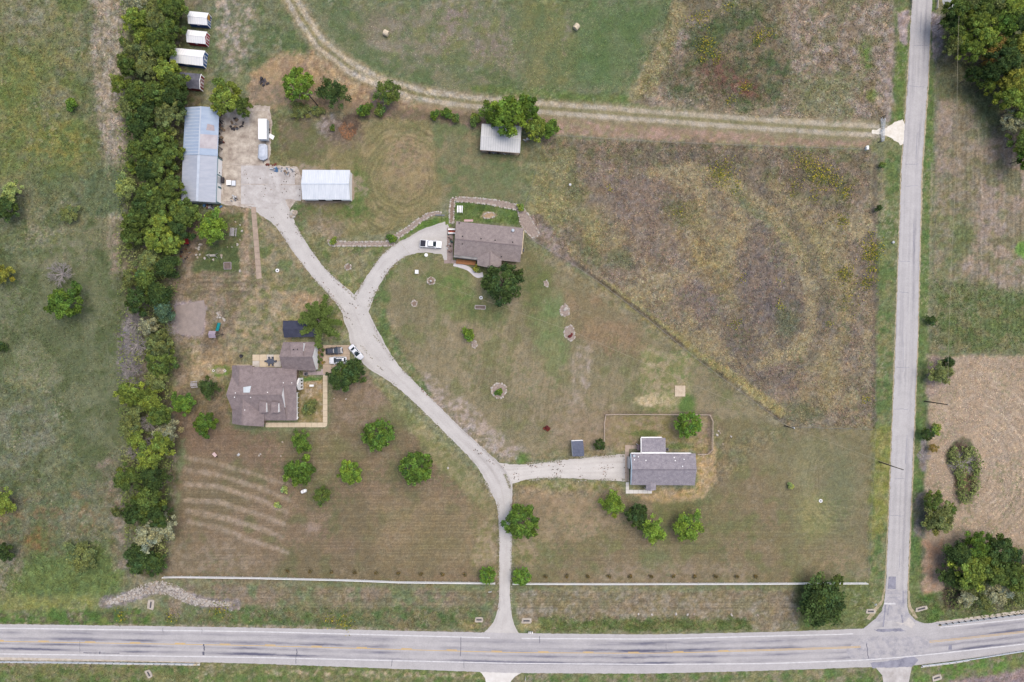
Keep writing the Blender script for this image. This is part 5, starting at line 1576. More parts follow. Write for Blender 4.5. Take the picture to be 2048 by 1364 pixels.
window_on(qf[2], qf[3], qf[0], 0.2, 0.44, 0.9, 2.2, hb)
window_on(qf[2], qf[3], qf[0], 0.56, 0.8, 0.9, 2.2, hb)
caps(hb, [(708, 690, 4.7, 1764, 800, 4.7), (1262, 890, 4.1, 1256, 1146, 4.1)], fb, M_CAP)
# deck: boards one by one, with rails
dk = [Pb(735, 1010, 0.5), Pb(1040, 1040, 0.5), Pb(1025, 1106, 0.5), Pb(722, 1080, 0.5)]
fr = MB().prism([(p.x, p.y) for p in dk], 0.05, 0.42)
fr.build('deck_frame', M_WOOD, hb)
for i in range(16):
    t0, t1 = i / 16 + 0.004, (i + 1) / 16 - 0.004
    q = [dk[0].lerp(dk[1], t0), dk[0].lerp(dk[1], t1), dk[3].lerp(dk[2], t1), dk[3].lerp(dk[2], t0)]
    MB().prism([(p.x, p.y) for p in q], 0.42, 0.47 + 0.004 * (i % 3)).build('deck_board', M_CEDAR, hb)
a, b_ = Pb(690, 958, 2.55), Pb(1062, 1000, 2.55)
m = MB(); bar(m, a, b_, 0.75, 0.07); m.build('porch_awning', pm('dull_awning', (160, 158, 156), (130, 126, 124), 0.8, 0.7), hb)
m = MB(); bar(m, a + Vector((0, -0.5, -0.05)), b_ + Vector((0, -0.5, -0.05)), 0.16, 0.1); m.build('porch_gutter', M_VENT, hb)
for t in (0.03, 0.5, 0.97):
    p = a.lerp(b_, t)
    MB().box(p.x - 0.06, p.x + 0.06, p.y - 0.4, p.y - 0.28, 0.05, 2.5).build('porch_post', M_WOOD, hb)
vents(hb, [(830, 652, 4.4), (826, 772, 4.1), (1120, 690, 4.35), (1342, 714, 4.35), (1618, 744, 4.35), (776, 440, 2.95), (1440, 972, 3.2)], fb, M_VENT, 0.15, 0.35)
p = Pb(1622, 560, 3.3)
sd = MB().lathe((p.x, p.y, 3.2), [(0.04, 0.0), (0.05, 0.5), (0.14, 0.52), (0.42, 0.72), (0.40, 0.74)], 12).build('satellite_dish', pm('dish_grey', (200, 210, 220), None, 1, 0.5), hb)
a = Pb(850, 402, 2.7)
MB().box(a.x, a.x + 2.5, a.y - 0.25, a.y + 0.35, 2.3, 2.42).build('window_awning', pm('faded_red_awning', (196, 132, 128), (212, 196, 192), 1.4, 0.7, stretch=(1, 8, 1)), hb)
for (u0, u1, v0, v1, z, mt) in ((600, 710, 528, 548, 1.0, M_TRIM), (600, 710, 590, 606, 1.0, M_TRIM), (610, 710, 548, 590, 0.45, pm('red_bench_paint', (178, 92, 72), (150, 74, 60), 1.4, 0.7))):
    a, b_ = Pb(u0, v1, z), Pb(u1, v0, z)
    MB().box(a.x, b_.x, a.y, b_.y, 0.05, z).build('side_steps', mt, hb)
a, b_ = Pb(1790, 560, 2.6), Pb(1750, 930, 2.6)
MB().prism([(a.x, a.y), (a.x + 0.22, a.y), (b_.x + 0.3, b_.y), (b_.x, b_.y)], 2.45, 2.6).build('gutter', M_CREAM, hb)

# ---- east house
fc = lambda u, v: (1190 + u / 7.576, 820 + v / 7.576)
Pc = lambda u, v, h: W(*fc(u, v), h)
c0 = Pc(1020, 880, 0)
hc = thing('house', 'slate grey shingled house with a north wing inside a chain link yard', 'house', (c0.x, c0.y, 0), world=True)
hc['label'] = 'slate grey shingled house at the end of the rutted gravel drive'
LABELS.pop('slate grey shingled house with a north wing inside a chain link yard')
LABELS[hc['label']] = [(hc, None)]
m = MB()
m.slab([Pc(546, 660, 2.9), Pc(1524, 660, 2.9), Pc(1540, 905, 5.0), Pc(562, 905, 5.0)], T)
m.slab([Pc(562, 905, 5.0), Pc(1540, 905, 5.0), Pc(1512, 1142, 2.9), Pc(548, 1136, 2.9)], T)
m.build('main_roof', M_SHINGLE_C, hc)
m = MB()
m.slab([Pc(706, 425, 2.7), Pc(1068, 422, 2.7), Pc(1072, 645, 3.1), Pc(708, 645, 3.1)], T)
m.build('wing_roof', M_SHINGLE_C, hc)
m = MB()
m.slab([Pc(775, 1110, 3.0), Pc(845, 1100, 3.5), Pc(845, 1226, 3.4), Pc(772, 1216, 2.7)], T)
m.slab([Pc(845, 1100, 3.5), Pc(925, 1110, 3.0), Pc(925, 1212, 2.7), Pc(845, 1226, 3.4)], T)
m.build('portico_roof', M_SHINGLE_C, hc)
qh = wall_block(hc, [fc(546, 664), fc(1522, 664), fc(1510, 1138), fc(550, 1132)], 2.9, M_WHITE_WALL, inset=0.25)
qw = wall_block(hc, [fc(708, 430), fc(1066, 428), fc(1068, 690), fc(708, 690)], 2.7, M_WHITE_WALL, 'wing_wall', 0.2)
a, b_ = Pc(548, 660, 2.9), Pc(548, 1136, 2.9)
xg = a.x + 0.2
MB().wallpoly([(xg, a.y - 0.3, 2.5), (xg, (a.y + b_.y) / 2, 4.65), (xg, b_.y + 0.3, 2.5)], (0.12, 0, 0)).build('gable_wall', M_WHITE_WALL, hc)
xg = Pc(1524, 900, 2.9).x - 0.3
MB().wallpoly([(xg, a.y - 0.3, 2.5), (xg, (a.y + b_.y) / 2, 4.65), (xg, b_.y + 0.3, 2.5)], (0.12, 0, 0)).build('gable_wall', M_WHITE_WALL, hc)
m = MB()
bar(m, a + Vector((0, 0.12, -0.16)), Pc(1450, 660, 2.9) + Vector((0, 0.12, -0.16)), 0.22, 0.14)
m.build('gutter', M_TRIM, hc)
m = MB()
bar(m, Pc(700, 418, 2.7) + Vector((0, 0.06, -0.08)), Pc(1010, 416, 2.7) + Vector((0, 0.06, -0.08)), 0.24, 0.1)
bar(m, Pc(700, 424, 2.7) + Vector((-0.05, 0, -0.06)), Pc(702, 650, 2.9) + Vector((-0.05, 0, -0.06)), 0.2, 0.1)
m.build('wing_gutter', M_TRIM, hc)
m = MB(); bar(m, Pc(708, 649, 3.12), Pc(1076, 649, 3.12), 0.42, 0.06); m.build('flashing', M_WHITE_METAL2, hc)
m = MB()
bar(m, Pc(540, 664, 2.9) + Vector((0, 0, 0.02)), Pc(556, 904, 5.0) + Vector((0, 0, 0.02)), 0.22, 0.04)
bar(m, Pc(556, 904, 5.0) + Vector((0, 0, 0.02)), Pc(541, 1132, 2.9) + Vector((0, 0, 0.02)), 0.22, 0.04)
m.build('rake_trim', pm('pale_blue_trim', (176, 196, 210), (160, 182, 198), 0.8, 0.6), hc)
a, b_ = Pc(510, 722, 2.3), Pc(540, 888, 2.3)
f = MB().box(a.x, b_.x + 0.5, b_.y, a.y, 0.1, 2.3).build('garage_door', M_LIGHT_METAL, hc)
a, b_ = Pc(536, 740, 2.6), Pc(550, 892, 2.6)
MB().box(a.x, b_.x, b_.y, a.y, 2.5, 2.62).build('door_hood', M_POSTGREY, hc)
caps(hc, [(566, 905, 5.0, 1536, 905, 5.0)], fc, pm('slate_cap', (140, 133, 140), (118, 112, 120), 1.5, .95, speck=.15))
# back stoop and portico posts
a, b_ = Pc(640, 522, 2.2), Pc(690, 612, 2.2)
MB().box(a.x, b_.x, b_.y, a.y, 2.05, 2.2).build('stoop_roof', pm('plum_roof', (96, 84, 92), (76, 66, 74), 1.2, 0.8), hc)
for (u, v) in ((652, 530), (660, 602)):
    p = Pc(u, v, 2.1)
    MB().box(p.x - 0.08, p.x + 0.08, p.y - 0.08, p.y + 0.08, 0.05, 2.05).build('stoop_post', M_TRIM, hc)
for (u, v) in ((780, 1205), (838, 1215), (915, 1205)):
    p = Pc(u, v, 2.5)
    MB().box(p.x - 0.08, p.x + 0.08, p.y - 0.08, p.y + 0.08, 0.05, 2.6).build('portico_post', M_TRIM, hc)
vents(hc, [(596, 752, 3.75), (656, 708, 3.35), (770, 762, 3.8), (1198, 718, 3.45), (1214, 766, 3.85), (1346, 746, 3.7), (1325, 852, 4.6)], fc, M_TRIM, 0.13, 0.32)
p = Pc(590, 690, 3.2)
MB().lathe((p.x, p.y, 3.1), [(0.04, 0), (0.05, 0.4), (0.36, 0.6), (0.34, 0.62)], 12).build('satellite_dish', MATS['dish_grey'] if 'dish_grey' in MATS else M_TRIM, hc)
window_on(qh[2], qh[3], qh[0], 0.1, 0.2, 0.9, 2.1, hc)
window_on(qh[2], qh[3], qh[0], 0.3, 0.4, 0.9, 2.1, hc)
window_on(qw[0], qw[1], qw[2], 0.15, 0.35, 0.9, 2.1, hc)
window_on(qw[0], qw[1], qw[2], 0.6, 0.8, 0.9, 2.1, hc)
window_on(qh[0], qh[1], qh[2], 0.7, 0.8, 0.9, 2.1, hc)
# ------------------------------------------------------------------ vehicles
M_CARWHITE = pm('white_car_paint', (236, 238, 242), (230, 232, 238), 0.5, 0.25, spec=0.5, coat=0.6)
M_CARDARK = pm('dark_blue_car_paint', (44, 48, 66), (36, 40, 56), 0.5, 0.25, spec=0.5, coat=0.6)
M_TYRE = pm('tyre_rubber', (40, 40, 42), (32, 32, 34), 2.0, 0.9)
M_RIM = pm('wheel_metal', (150, 152, 156), None, 2.0, 0.4, metal=0.6)
M_LAMP = pm('lamp_glass', (220, 222, 226), None, 2.0, 0.2)
M_TAIL = pm('tail_lamp_red', (150, 30, 30), None, 2.0, 0.3)
M_CARGLASS = pm('car_glass', (40, 50, 58), (52, 66, 74), 0.8, 0.08, spec=0.7)
M_BED = pm('black_bed_cover', (40, 42, 56), (34, 36, 48), 0.8, 0.7)

def loft(m, secs):
    """secs: list of (x, half_width_bottom, half_width_mid, half_width_top, z0, zm, z1); rounded body sections"""
    ring = []
    for x, wb, wm, wt, z0, zm, z1 in secs:
        ring.append([(x, -wb, z0), (x, -wm, z0 + (zm - z0) * 0.35), (x, -wm, zm), (x, -(wt + wm) / 2, zm + (z1 - zm) * 0.75), (x, -wt, z1), (x, wt, z1), (x, (wt + wm) / 2, zm + (z1 - zm) * 0.75), (x, wm, zm), (x, wm, z0 + (zm - z0) * 0.35), (x, wb, z0)])
    k = len(ring[0])
    vs = [p for r in ring for p in r]
    fs = []
    for i in range(len(ring) - 1):
        for j in range(k):
            a, b = i * k + j, i * k + (j + 1) % k
            fs.append((a, b, b + k, a + k))
    fs.append(tuple(range(k))[::-1])
    fs.append(tuple(range((len(ring) - 1) * k, len(ring) * k)))
    m.add(vs, fs)
    return m

def vehicle(name, label, loc, rz, L, Wd, paint, style, roof_glass=None):
    t = thing(name, label, 'car' if style != 'pickup' else 'pickup truck', loc, rz)
    h = Wd / 2
    a = L / 2
    if style == 'sedan':
        zb, zr = 0.92, 1.42
        body = [(-a, h * .66, h * .72, h * .55, .38, .62, .78), (-a + .16, h * .86, h * .92, h * .74, .28, .72, .92), (-a + .9, h * .96, h, h * .86, .24, .78, .96), (-.2, h * .97, h, h * .9, .24, .8, .94), (a - 1.5, h * .97, h, h * .88, .24, .78, .92), (a - .7, h * .94, h * .98, h * .8, .24, .7, .84), (a - .18, h * .84, h * .9, h * .66, .28, .6, .72), (a, h * .6, h * .66, h * .5, .36, .52, .6)]
        cab = (-a + .85, -a + 1.55, a - 2.35, a - 1.45)
    elif style == 'suv':
        zb, zr = 1.02, 1.66
        body = [(-a, h * .7, h * .78, h * .66, .42, .8, 1.0), (-a + .12, h * .88, h * .94, h * .84, .32, .86, 1.04), (-a + .8, h * .96, h, h * .9, .28, .9, 1.06), (0, h * .97, h, h * .9, .28, .9, 1.05), (a - 1.4, h * .97, h, h * .88, .28, .88, 1.04), (a - .6, h * .94, h * .98, h * .8, .28, .8, .98), (a - .15, h * .84, h * .9, h * .7, .32, .68, .84), (a, h * .62, h * .7, h * .55, .4, .6, .7)]
        cab = (-a + .18, -a + .62, a - 2.2, a - 1.35)
    else:
        zb, zr = 1.12, 1.8
        body = [(-a, h * .9, h * .96, h * .94, .5, .9, 1.16), (-a + .1, h * .92, h * .98, h * .95, .46, .92, 1.18), (-a + 1.85, h * .95, h, h * .95, .42, .94, 1.18), (0.2, h * .95, h, h * .92, .42, .94, 1.16), (a - 1.5, h * .95, h, h * .9, .42, .94, 1.14), (a - .5, h * .93, h * .98, h * .84, .42, .9, 1.1), (a - .12, h * .88, h * .94, h * .76, .44, .8, 1.0), (a, h * .72, h * .8, h * .62, .5, .7, .86)]
        cab = (-a + 2.05, -a + 2.3, a - 2.35, a - 1.55)
    bd = loft(MB(), body).build('body', paint, t, smooth=False)
    wb, wt = h * .86, h * .66
    x0, x1, x2, x3 = cab
    # cabin: pillars and roof in paint, glass set into the sides
    m = MB()
    m.add([(x0, -wb, zb), (x3, -wb, zb), (x3, wb, zb), (x0, wb, zb), (x1, -wt, zr), (x2, -wt, zr), (x2, wt, zr), (x1, wt, zr)], [(4, 5, 6, 7), (0, 1, 5, 4), (1, 2, 6, 5), (2, 3, 7, 6), (3, 0, 4, 7), (3, 2, 1, 0)])
    m.add([(x1 + .05, -wt * .92, zr), (x2 - .05, -wt * .92, zr), (x2 - .05, wt * .92, zr), (x1 + .05, wt * .92, zr), (x1 + .2, -wt * .8, zr + .05), (x2 - .25, -wt * .8, zr + .05), (x2 - .25, wt * .8, zr + .05), (x1 + .2, wt * .8, zr + .05)], [(4, 5, 6, 7), (0, 1, 5, 4), (1, 2, 6, 5), (2, 3, 7, 6), (3, 0, 4, 7)])
    m.build('cabin', paint, t)
    def quad(p, name, mat, e=0.015):
        q = [Vector(v) for v in p]
        n = (q[1] - q[0]).cross(q[3] - q[0]).normalized()
        c = sum(q, Vector()) / 4
        if n.dot(c - Vector(((x0 + x3) / 2, 0, 0.8))) < 0:
            n = -n
            q = q[::-1]
        vs = [v + n * e for v in q] + [v - n * 0.02 for v in q]
        return MB().add(vs, [(0, 1, 2, 3), (0, 4, 5, 1), (1, 5, 6, 2), (2, 6, 7, 3), (3, 7, 4, 0)]).build(name, mat, t)
    def lp(a_, b_, k):
        return tuple(a_[i] + (b_[i] - a_[i]) * k for i in range(3))
    A, B, C_, D = (x3, -wb, zb), (x3, wb, zb), (x2, wt, zr), (x2, -wt, zr)
    quad([lp(A, B, .07), lp(A, B, .93), lp(D, C_, .93), lp(D, C_, .07)], 'windscreen', M_CARGLASS)
    A, B, C_, D = (x0, -wb, zb), (x0, wb, zb), (x1, wt, zr), (x1, -wt, zr)
    quad([lp(lp(A, B, .1), lp(D, C_, .1), .12), lp(lp(A, B, .9), lp(D, C_, .9), .12), lp(D, C_, .9), lp(D, C_, .1)], 'rear_window', M_CARGLASS)
    for s in (-1, 1):
        A, B, C_, D = (x0, s * wb, zb), (x3, s * wb, zb), (x2, s * wt, zr), (x1, s * wt, zr)
        lo0, lo1 = lp(lp(A, B, .08), lp(D, C_, .04), .1), lp(lp(A, B, .9), lp(D, C_, .96), .1)
        hi0, hi1 = lp(lp(A, B, .1), lp(D, C_, .05), .88), lp(lp(A, B, .9), lp(D, C_, .95), .88)
        quad([lo0, lp(lo0, lo1, .48), lp(hi0, hi1, .48), hi0], 'side_window', M_CARGLASS)
        quad([lp(lo0, lo1, .52), lo1, hi1, lp(hi0, hi1, .52)], 'side_window', M_CARGLASS)
        m = MB()
        m.box(x3 - .28, x3 - .12, s * h - (.02 if s > 0 else .2), s * h + (.2 if s > 0 else .02), zb - .02, zb + .14)
        m.build('wing_mirror', paint, t)
        for xa in (-a * .6, a * .62):
            w_ = MB().tube((xa, s * (h - .22), .34), (xa, s * (h + .01), .34), .34, n=14).build('wheel', M_TYRE, t)
            MB().tube((xa, s * (h - .02), .34), (xa, s * (h + .025), .34), .2, n=10).build('rim', M_RIM, w_)
        MB().box(a - .32, a - .02, s * h * .62 - .2, s * h * .62 + .2, .6 if style == 'sedan' else .74, .7 if style == 'sedan' else .9).build('headlight', M_LAMP, t)
        MB().box(-a - .01, -a + .14, s * h * .66 - .16, s * h * .66 + .16, .66, .86).build('tail_light', M_TAIL, t)
    if roof_glass:
        u0, u1, mt = roof_glass
        MB().box(u0, u1, -wt * .68, wt * .68, zr + .04, zr + .066).build('sunroof', mt, t)
    if style == 'pickup':
        MB().box(-a + .12, -a + 1.55, -h * .84, h * .84, 1.0, 1.215).build('bed_cover', M_BED, t)
        MB().box(-a + 1.58, -a + 1.98, -h * .86, h * .86, 1.0, 1.23).build('tool_box', M_CARWHITE, t)
    return t

def heading(x0, y0, x1, y1):
    return math.atan2(-(y1 - y0), x1 - x0)

p = W(862, 488, 0.8)
vehicle('pickup_truck', 'white pickup truck with black bed cover beside the middle house', (p.x, p.y), heading(840, 486.5, 884, 489.5), 6.05, 2.05, M_CARWHITE, 'pickup')
p = W(668.5, 701.5, 0.7)
vehicle('parked_car', 'dark blue car on the parking pad next to the shrub bed', (p.x, p.y), heading(652, 702.5, 685, 700), 4.75, 1.95, M_CARDARK, 'suv')
p = W(676, 720.5, 0.7)
vehicle('parked_car', 'white car half hidden under the dark round tree', (p.x, p.y), heading(694, 720, 658, 721), 4.9, 1.98, M_CARWHITE, 'suv', (-1.3, .35, M_CARGLASS))
p = W(712, 704.5, 0.7)
vehicle('parked_car', 'white sedan parked at an angle half on the gravel drive', (p.x, p.y), heading(700, 690.5, 724.5, 719), 4.95, 1.9, M_CARWHITE, 'sedan', (-.15, .35, M_CARGLASS))

# ------------------------------------------------------------------ trailers and machines in the concrete yard
p = W(526, 259, 1.4)
t = thing('box_trailer', 'tall white box trailer with its side ramp folded out', 'trailer', (p.x, p.y), 0, world=True)
a, b_ = W(516.5, 237.5, 2.6), W(533, 278, 2.6)
MB().box(a.x, b_.x, b_.y, a.y, 0.55, 2.55).build('box_body', M_WHITE_METAL, t)
MB().box(a.x - .03, b_.x + .03, b_.y - .03, a.y + .03, 2.55, 2.62).build('roof', M_WHITE_METAL2, t)
for s in (a.x + .05, b_.x - .05):
    for y in ((a.y + b_.y) / 2 - .5, (a.y + b_.y) / 2 + .5):
        w_ = MB().tube((s - .12, y, .36), (s + .12, y, .36), .36, n=14).build('wheel', M_TYRE, t)
MB().box((a.x + b_.x) / 2 - .06, (a.x + b_.x) / 2 + .06, b_.y - 1.3, b_.y, .45, .57).build('drawbar', M_VENT, t)
r0, r1, r2, r3 = W(537.5, 265.5, .5), W(549, 272, .06), W(546, 279.5, .06), W(534.5, 273, .5)
MB().slab([r0, r1, r2, r3], .05).build('ramp', M_WHITE_METAL2, t)

p = W(525, 304, .8)
t = thing('covered_trailer', 'low trailer under a pale grey tarpaulin with clipped corners', 'trailer', (p.x, p.y), 0, world=True)
out = [(517, 290), (521, 287.5), (530, 287.5), (534.5, 291), (534.8, 316), (527, 320.5), (520, 319), (515.5, 315)]
lo = [W(x, y, 1.0) for x, y in out]
c = sum(lo, Vector()) / len(lo)
hi = [q.lerp(c, .35) + Vector((0, 0, .45)) for q in lo]
n = len(lo)
vs = [(q.x, q.y, .55) for q in lo] + [tuple(q) for q in lo] + [tuple(q) for q in hi] + [(c.x, c.y, 1.62)]
fs = []
for i in range(n):
    j = (i + 1) % n
    fs += [(i, j, n + j, n + i), (n + i, n + j, 2 * n + j, 2 * n + i), (2 * n + i, 2 * n + j, 3 * n)]
o = MB().add(vs, fs).build('tarpaulin', pm('pale_tarpaulin', (212, 218, 228), (192, 200, 212), 1.3, 0.6, 0.5, 1.5), t)
fix_normals(o.data)
for s in (-1, 1):
    MB().tube((c.x + s * 1.15, c.y, .34), (c.x + s * .95, c.y, .34), .34, n=12).build('wheel', M_TYRE, t)
MB().box(c.x - .9, c.x + .9, c.y - 1.9, c.y + 1.9, .36, .54).build('trailer_frame', M_VENT, t)
MB().box(c.x - .06, c.x + .06, c.y - 3.1, c.y - 1.9, .42, .52).build('drawbar', M_VENT, t)

p = W(461, 366, .8)
t = thing('utility_cart', 'small white utility cart in front of the workshop wall', 'cart', (p.x, p.y), 0, world=True)
a, b_ = W(452.5, 360, 1.1), W(462, 370, 1.1)
MB().box(a.x, b_.x, b_.y, a.y, 1.05, 1.12).build('canopy', M_WHITE_METAL2, t)
a2, b2 = W(463, 361, .8), W(470.5, 371, .8)
MB().box(a2.x, b2.x, b2.y, a2.y, .35, .8).build('hood', M_WHITE_METAL, t)
MB().box(a.x + .05, a2.x, b_.y + .1, a.y - .1, .3, .62).build('cargo_bed', M_VENT, t)
for x in (a.x + .3, b2.x - .35):
    for y in (b_.y + .05, a.y - .05):
        MB().tube((x, y - .1, .26), (x, y + .1, .26), .26, n=10).build('wheel', M_TYRE, t)
for x in (a.x + .08, b_.x - .08):
    MB().box(x - .03, x + .03, b_.y + .1, b_.y + .16, .6, 1.05).build('canopy_post', M_VENT, t)

def heap(name, label, cat, cx, cy, r, cols, n, size, seed, hgt=.6, mats=None):
    """a pile of odd boards, boxes and drums: every piece its own part"""
    rg = np.random.default_rng(seed)
    p = W(cx, cy, 0)
    t = thing(name, label, cat, (p.x, p.y), 0)
    for i in range(n):
        a = rg.uniform(0, 6.28)
        d = math.sqrt(rg.uniform(0, 1))
        x, y = r[0] * d * math.cos(a), r[1] * d * math.sin(a)
        l, wd, h = rg.uniform(*size), rg.uniform(*size) * .55, rg.uniform(.15, hgt)
        mt = mats[i % len(mats)]
        kind = i % 4
        m = MB()
        if kind == 3:
            m.lathe((x, y, 0), [(wd * .7, 0), (wd * .75, h * .5), (wd * .7, h)], 9)
            nm = 'drum'
        elif kind == 1:
            m.tube((x - l * .7, y, .08 + h * .4), (x + l * .7, y + rg.uniform(-.6, .6), .1 + h * .7), .07, n=6)
            nm = 'pipe'
        else:
            m.obox((x, y), l, wd, h, rg.uniform(0, 3.14))
            nm = 'crate' if kind == 0 else 'board'
        m.build(nm, mt, t)
    return t

M_J1 = pm('scrap_white', (214, 214, 214), (176, 178, 182), 1.5, 0.7)
M_J2 = pm('scrap_dark', (70, 66, 70), (52, 50, 56), 1.5, 0.8)
M_J3 = pm('scrap_rust', (128, 72, 58), (98, 58, 48), 2.0, 0.9)
M_J4 = pm('scrap_blue', (56, 112, 176), (90, 130, 160), 1.5, 0.7)
M_J5 = pm('scrap_wood', (150, 128, 104), (116, 98, 80), 2.0, 0.9)
M_J6 = pm('scrap_grey', (140, 142, 148), (112, 114, 120), 1.5, 0.8)
heap('scrap_pile', 'row of scrap along the south wall of the grey workshop bay', 'scrap pile', 410, 413, (4.6, .7), None, 22, (.4, 1.1), 1, .8, [M_J2, M_J1, M_J6, M_J3, M_J4])
heap('scrap_pile', 'clutter of pipes and drums inside the open blue bay', 'scrap pile', 443, 265, (.9, 5.2), None, 20, (.4, 1.2), 2, 1.0, [M_J2, M_J6, M_J3, M_J5])
heap('scrap_pile', 'dark machinery clutter under the yellow green tree in the yard', 'scrap pile', 478, 250, (2.8, 2.0), None, 16, (.4, 1.1), 3, .6, [M_J2, M_J6, M_J5, M_J2])
heap('scrap_pile', 'bright blue crates piled by the barn corner', 'scrap pile', 550, 340, (1.0, .7), None, 9, (.4, .9), 4, .7, [M_J4, M_J4, M_J1])
heap('scrap_pile', 'faded blue and grey scrap strewn towards the white barn', 'scrap pile', 571, 342, (2.4, 1.0), None, 16, (.3, .8), 5, .4, [pm('faded_blue', (122, 142, 158), (104, 122, 136), 1.5, .8), M_J6, M_J6, M_J5])
heap('scrap_pile', 'rusty red scrap strip behind the blue crates', 'scrap pile', 542, 329, (1.2, .35), None, 7, (.5, 1.0), 6, .4, [M_J3])
heap('scrap_pile', 'white and dark machine parts at the yard edge below the cart', 'scrap pile', 468, 397, (.9, 1.0), None, 10, (.3, .8), 7, .7, [M_J1, M_J2, M_J1, M_J6])
heap('scrap_pile', 'black charred heap on the dry grass above the yard', 'scrap pile', 529, 164, (1.5, 1.0), None, 13, (.5, 1.2), 8, .8, [M_J2, M_J2, pm('ash_grey', (104, 98, 100), (80, 76, 80), 1.5, .9)])
heap('scrap_pile', 'litter of pots and tools along the wall of the middle house', 'scrap pile', 899, 484, (.8, 3.0), None, 18, (.25, .6), 9, .6, [M_J2, M_J3, pm('pot_green', (70, 110, 104), (54, 90, 86), 1.5, .7), M_J1])
heap('scrap_pile', 'junk and pallets leaning by the tree belt near the red awning', 'scrap pile', 370, 505, (1.4, 3.0), None, 16, (.3, .9), 10, .5, [M_J5, M_J6, M_J3, M_J2])
heap('scrap_pile', 'boxes stored at the end of the open pole barn', 'scrap pile', 1053, 281, (1.0, .6), None, 8, (.4, .9), 11, .7, [M_J5, M_J1, M_J6])
heap('scrap_pile', 'farm clutter in the shade of the pole barn roof', 'scrap pile', 992, 303, (3.6, .9), None, 16, (.4, .9), 12, .9, [M_J5, M_J1, M_J6, M_J2])

# small things lying on the yard
def simple_box(name, label, cat, px, py, l, wd, h, mat, a=0.0, group=None):
    """low chest with a lid"""
    p = W(px, py, 0)
    t = thing(name, label, cat, (p.x, p.y), a, group)
    MB().box(-l / 2, l / 2, -wd / 2, wd / 2, 0, h * .85).build('chest', mat, t)
    MB().box(-l / 2 - .03, l / 2 + .03, -wd / 2 - .03, wd / 2 + .03, h * .85, h).build('lid', mat, t)
    return t

simple_box('storage_chest', 'dark chest standing against the white workshop wall', 'chest', 446, 361, .9, 1.5, .8, M_J2)
simple_box('utility_box', 'white square utility box on the lawn below the pickup', 'utility box', 834, 544, .9, 1.0, .7, M_WHITE_METAL2)
simple_box('utility_box', 'pale box beside the dark storage shed and the conifer', 'utility box', 635, 669, .7, .7, .8, M_WHITE_METAL2)
simple_box('utility_box', 'white meter box beside the open field gate', 'utility box', 1732, 297, .6, 1.0, 1.0, M_WHITE_METAL2)
simple_box('bench_chest', 'white chest on the courtyard bed of the west house', 'chest', 624, 771, 1.1, .5, .5, M_WHITE_METAL2)
for q, lb in (((1140, 370), 'white bucket in the rough field corner'), ((1785, 485), 'white bucket on the verge beside the lane')):
    p = W(*q, 0)
    t = thing('bucket', lb, 'bucket', (p.x, p.y))
    MB().lathe((0, 0, 0), [(.26, 0), (.34, .6), (.36, .62)], 12).build('bucket_body', M_WHITE_METAL2, t)
    MB().lathe((0, 0, .6), [(.35, 0), (.35, .05)], 12).build('lid', M_J1, t)
# propane-like white tank on the lower lawn
p = W(608, 982, .4)
t = thing('propane_tank', 'white tank on the lower west lawn', 'tank', (p.x, p.y), .4)
MB().tube((-.65, 0, .55), (.65, 0, .55), .5, n=14).tube((-.85, 0, .55), (-.65, 0, .55), .25, .5, 14).tube((.65, 0, .55), (.85, 0, .55), .5, .25, 14).build('tank_body', M_WHITE_METAL2, t)
MB().lathe((0, 0, 1.0), [(.16, 0), (.16, .2)], 10).build('valve_dome', M_J1, t)
for x in (-.4, .4):
    MB().box(x - .1, x + .1, -.4, .4, 0, .12).build('foot', M_J6, t)
p = W(430, 909, .3)
t = thing('wheelbarrow', 'pink wheelbarrow lying on the lower west lawn', 'wheelbarrow', (p.x, p.y), 2.3)
MB().add([(-.6, -.4, .55), (.6, -.45, .6), (.6, .45, .6), (-.6, .4, .55), (-.35, -.25, .2), (.4, -.25, .2), (.4, .25, .2), (-.35, .25, .2)], [(4, 5, 6, 7), (0, 1, 5, 4), (1, 2, 6, 5), (2, 3, 7, 6), (3, 0, 4, 7), (0, 3, 2, 1)]).build('tray', pm('faded_pink', (226, 198, 194), (206, 178, 174), 1, .7), t)
MB().tube((-.75, -.05, .2), (-.75, .05, .2), .2, n=10).build('wheel', M_TYRE, t)
for s in (-.3, .3):
    MB().tube((-.7, 0, .25), (1.1, s, .6), .03).build('handle', M_J5, t)
p = W(477, 909, .3)
t = thing('garden_chair', 'pale garden chair tipped over near the pink wheelbarrow', 'chair', (p.x, p.y), .9)
MB().box(-.3, .3, -.3, .3, .12, .18).build('seat', M_J1, t)
MB().box(-.34, -.28, -.3, .3, .12, .6).build('backrest', M_J1, t)
for x in (-.28, .28):
    for y in (-.28, .28):
        MB().box(x - .03, x + .03, y - .03, y + .03, 0, .12).build('leg', M_J1, t)

# ------------------------------------------------------------------ garden furniture
def plank_table(label, px, py, a, L=1.9, mat=None):
    mat = mat or pm('silver_grey_wood', (186, 180, 180), (160, 154, 154), 1.5, .85)
    p = W(px, py, .5)
    t = thing('picnic_table', label, 'picnic table', (p.x, p.y), a)
    for k in range(3):
        MB().box(-L / 2, L / 2, -.42 + .29 * k, -.17 + .29 * k, .7, .75).build('top_plank', mat, t)
    for s in (-1, 1):
        MB().box(-L / 2, L / 2, s * .78 - .14, s * .78 + .14, .42, .46).build('bench_plank', mat, t)
        m = MB()
        for u in (-.38, .38):
            m.tube((s * L * .33, u * .6, .7), (s * L * .33, u * 1.9, 0), .045)
        m.box(s * L * .33 - .04, s * L * .33 + .04, -.8, .8, .36, .42)
        m.build('trestle', mat, t)
    return t
plank_table('grey picnic table beside the small lawn tree near the belt', 388, 769, .1)
plank_table('pale picnic table under the yellow green tree in the garden square', 466, 464, 1.5, 2.3)

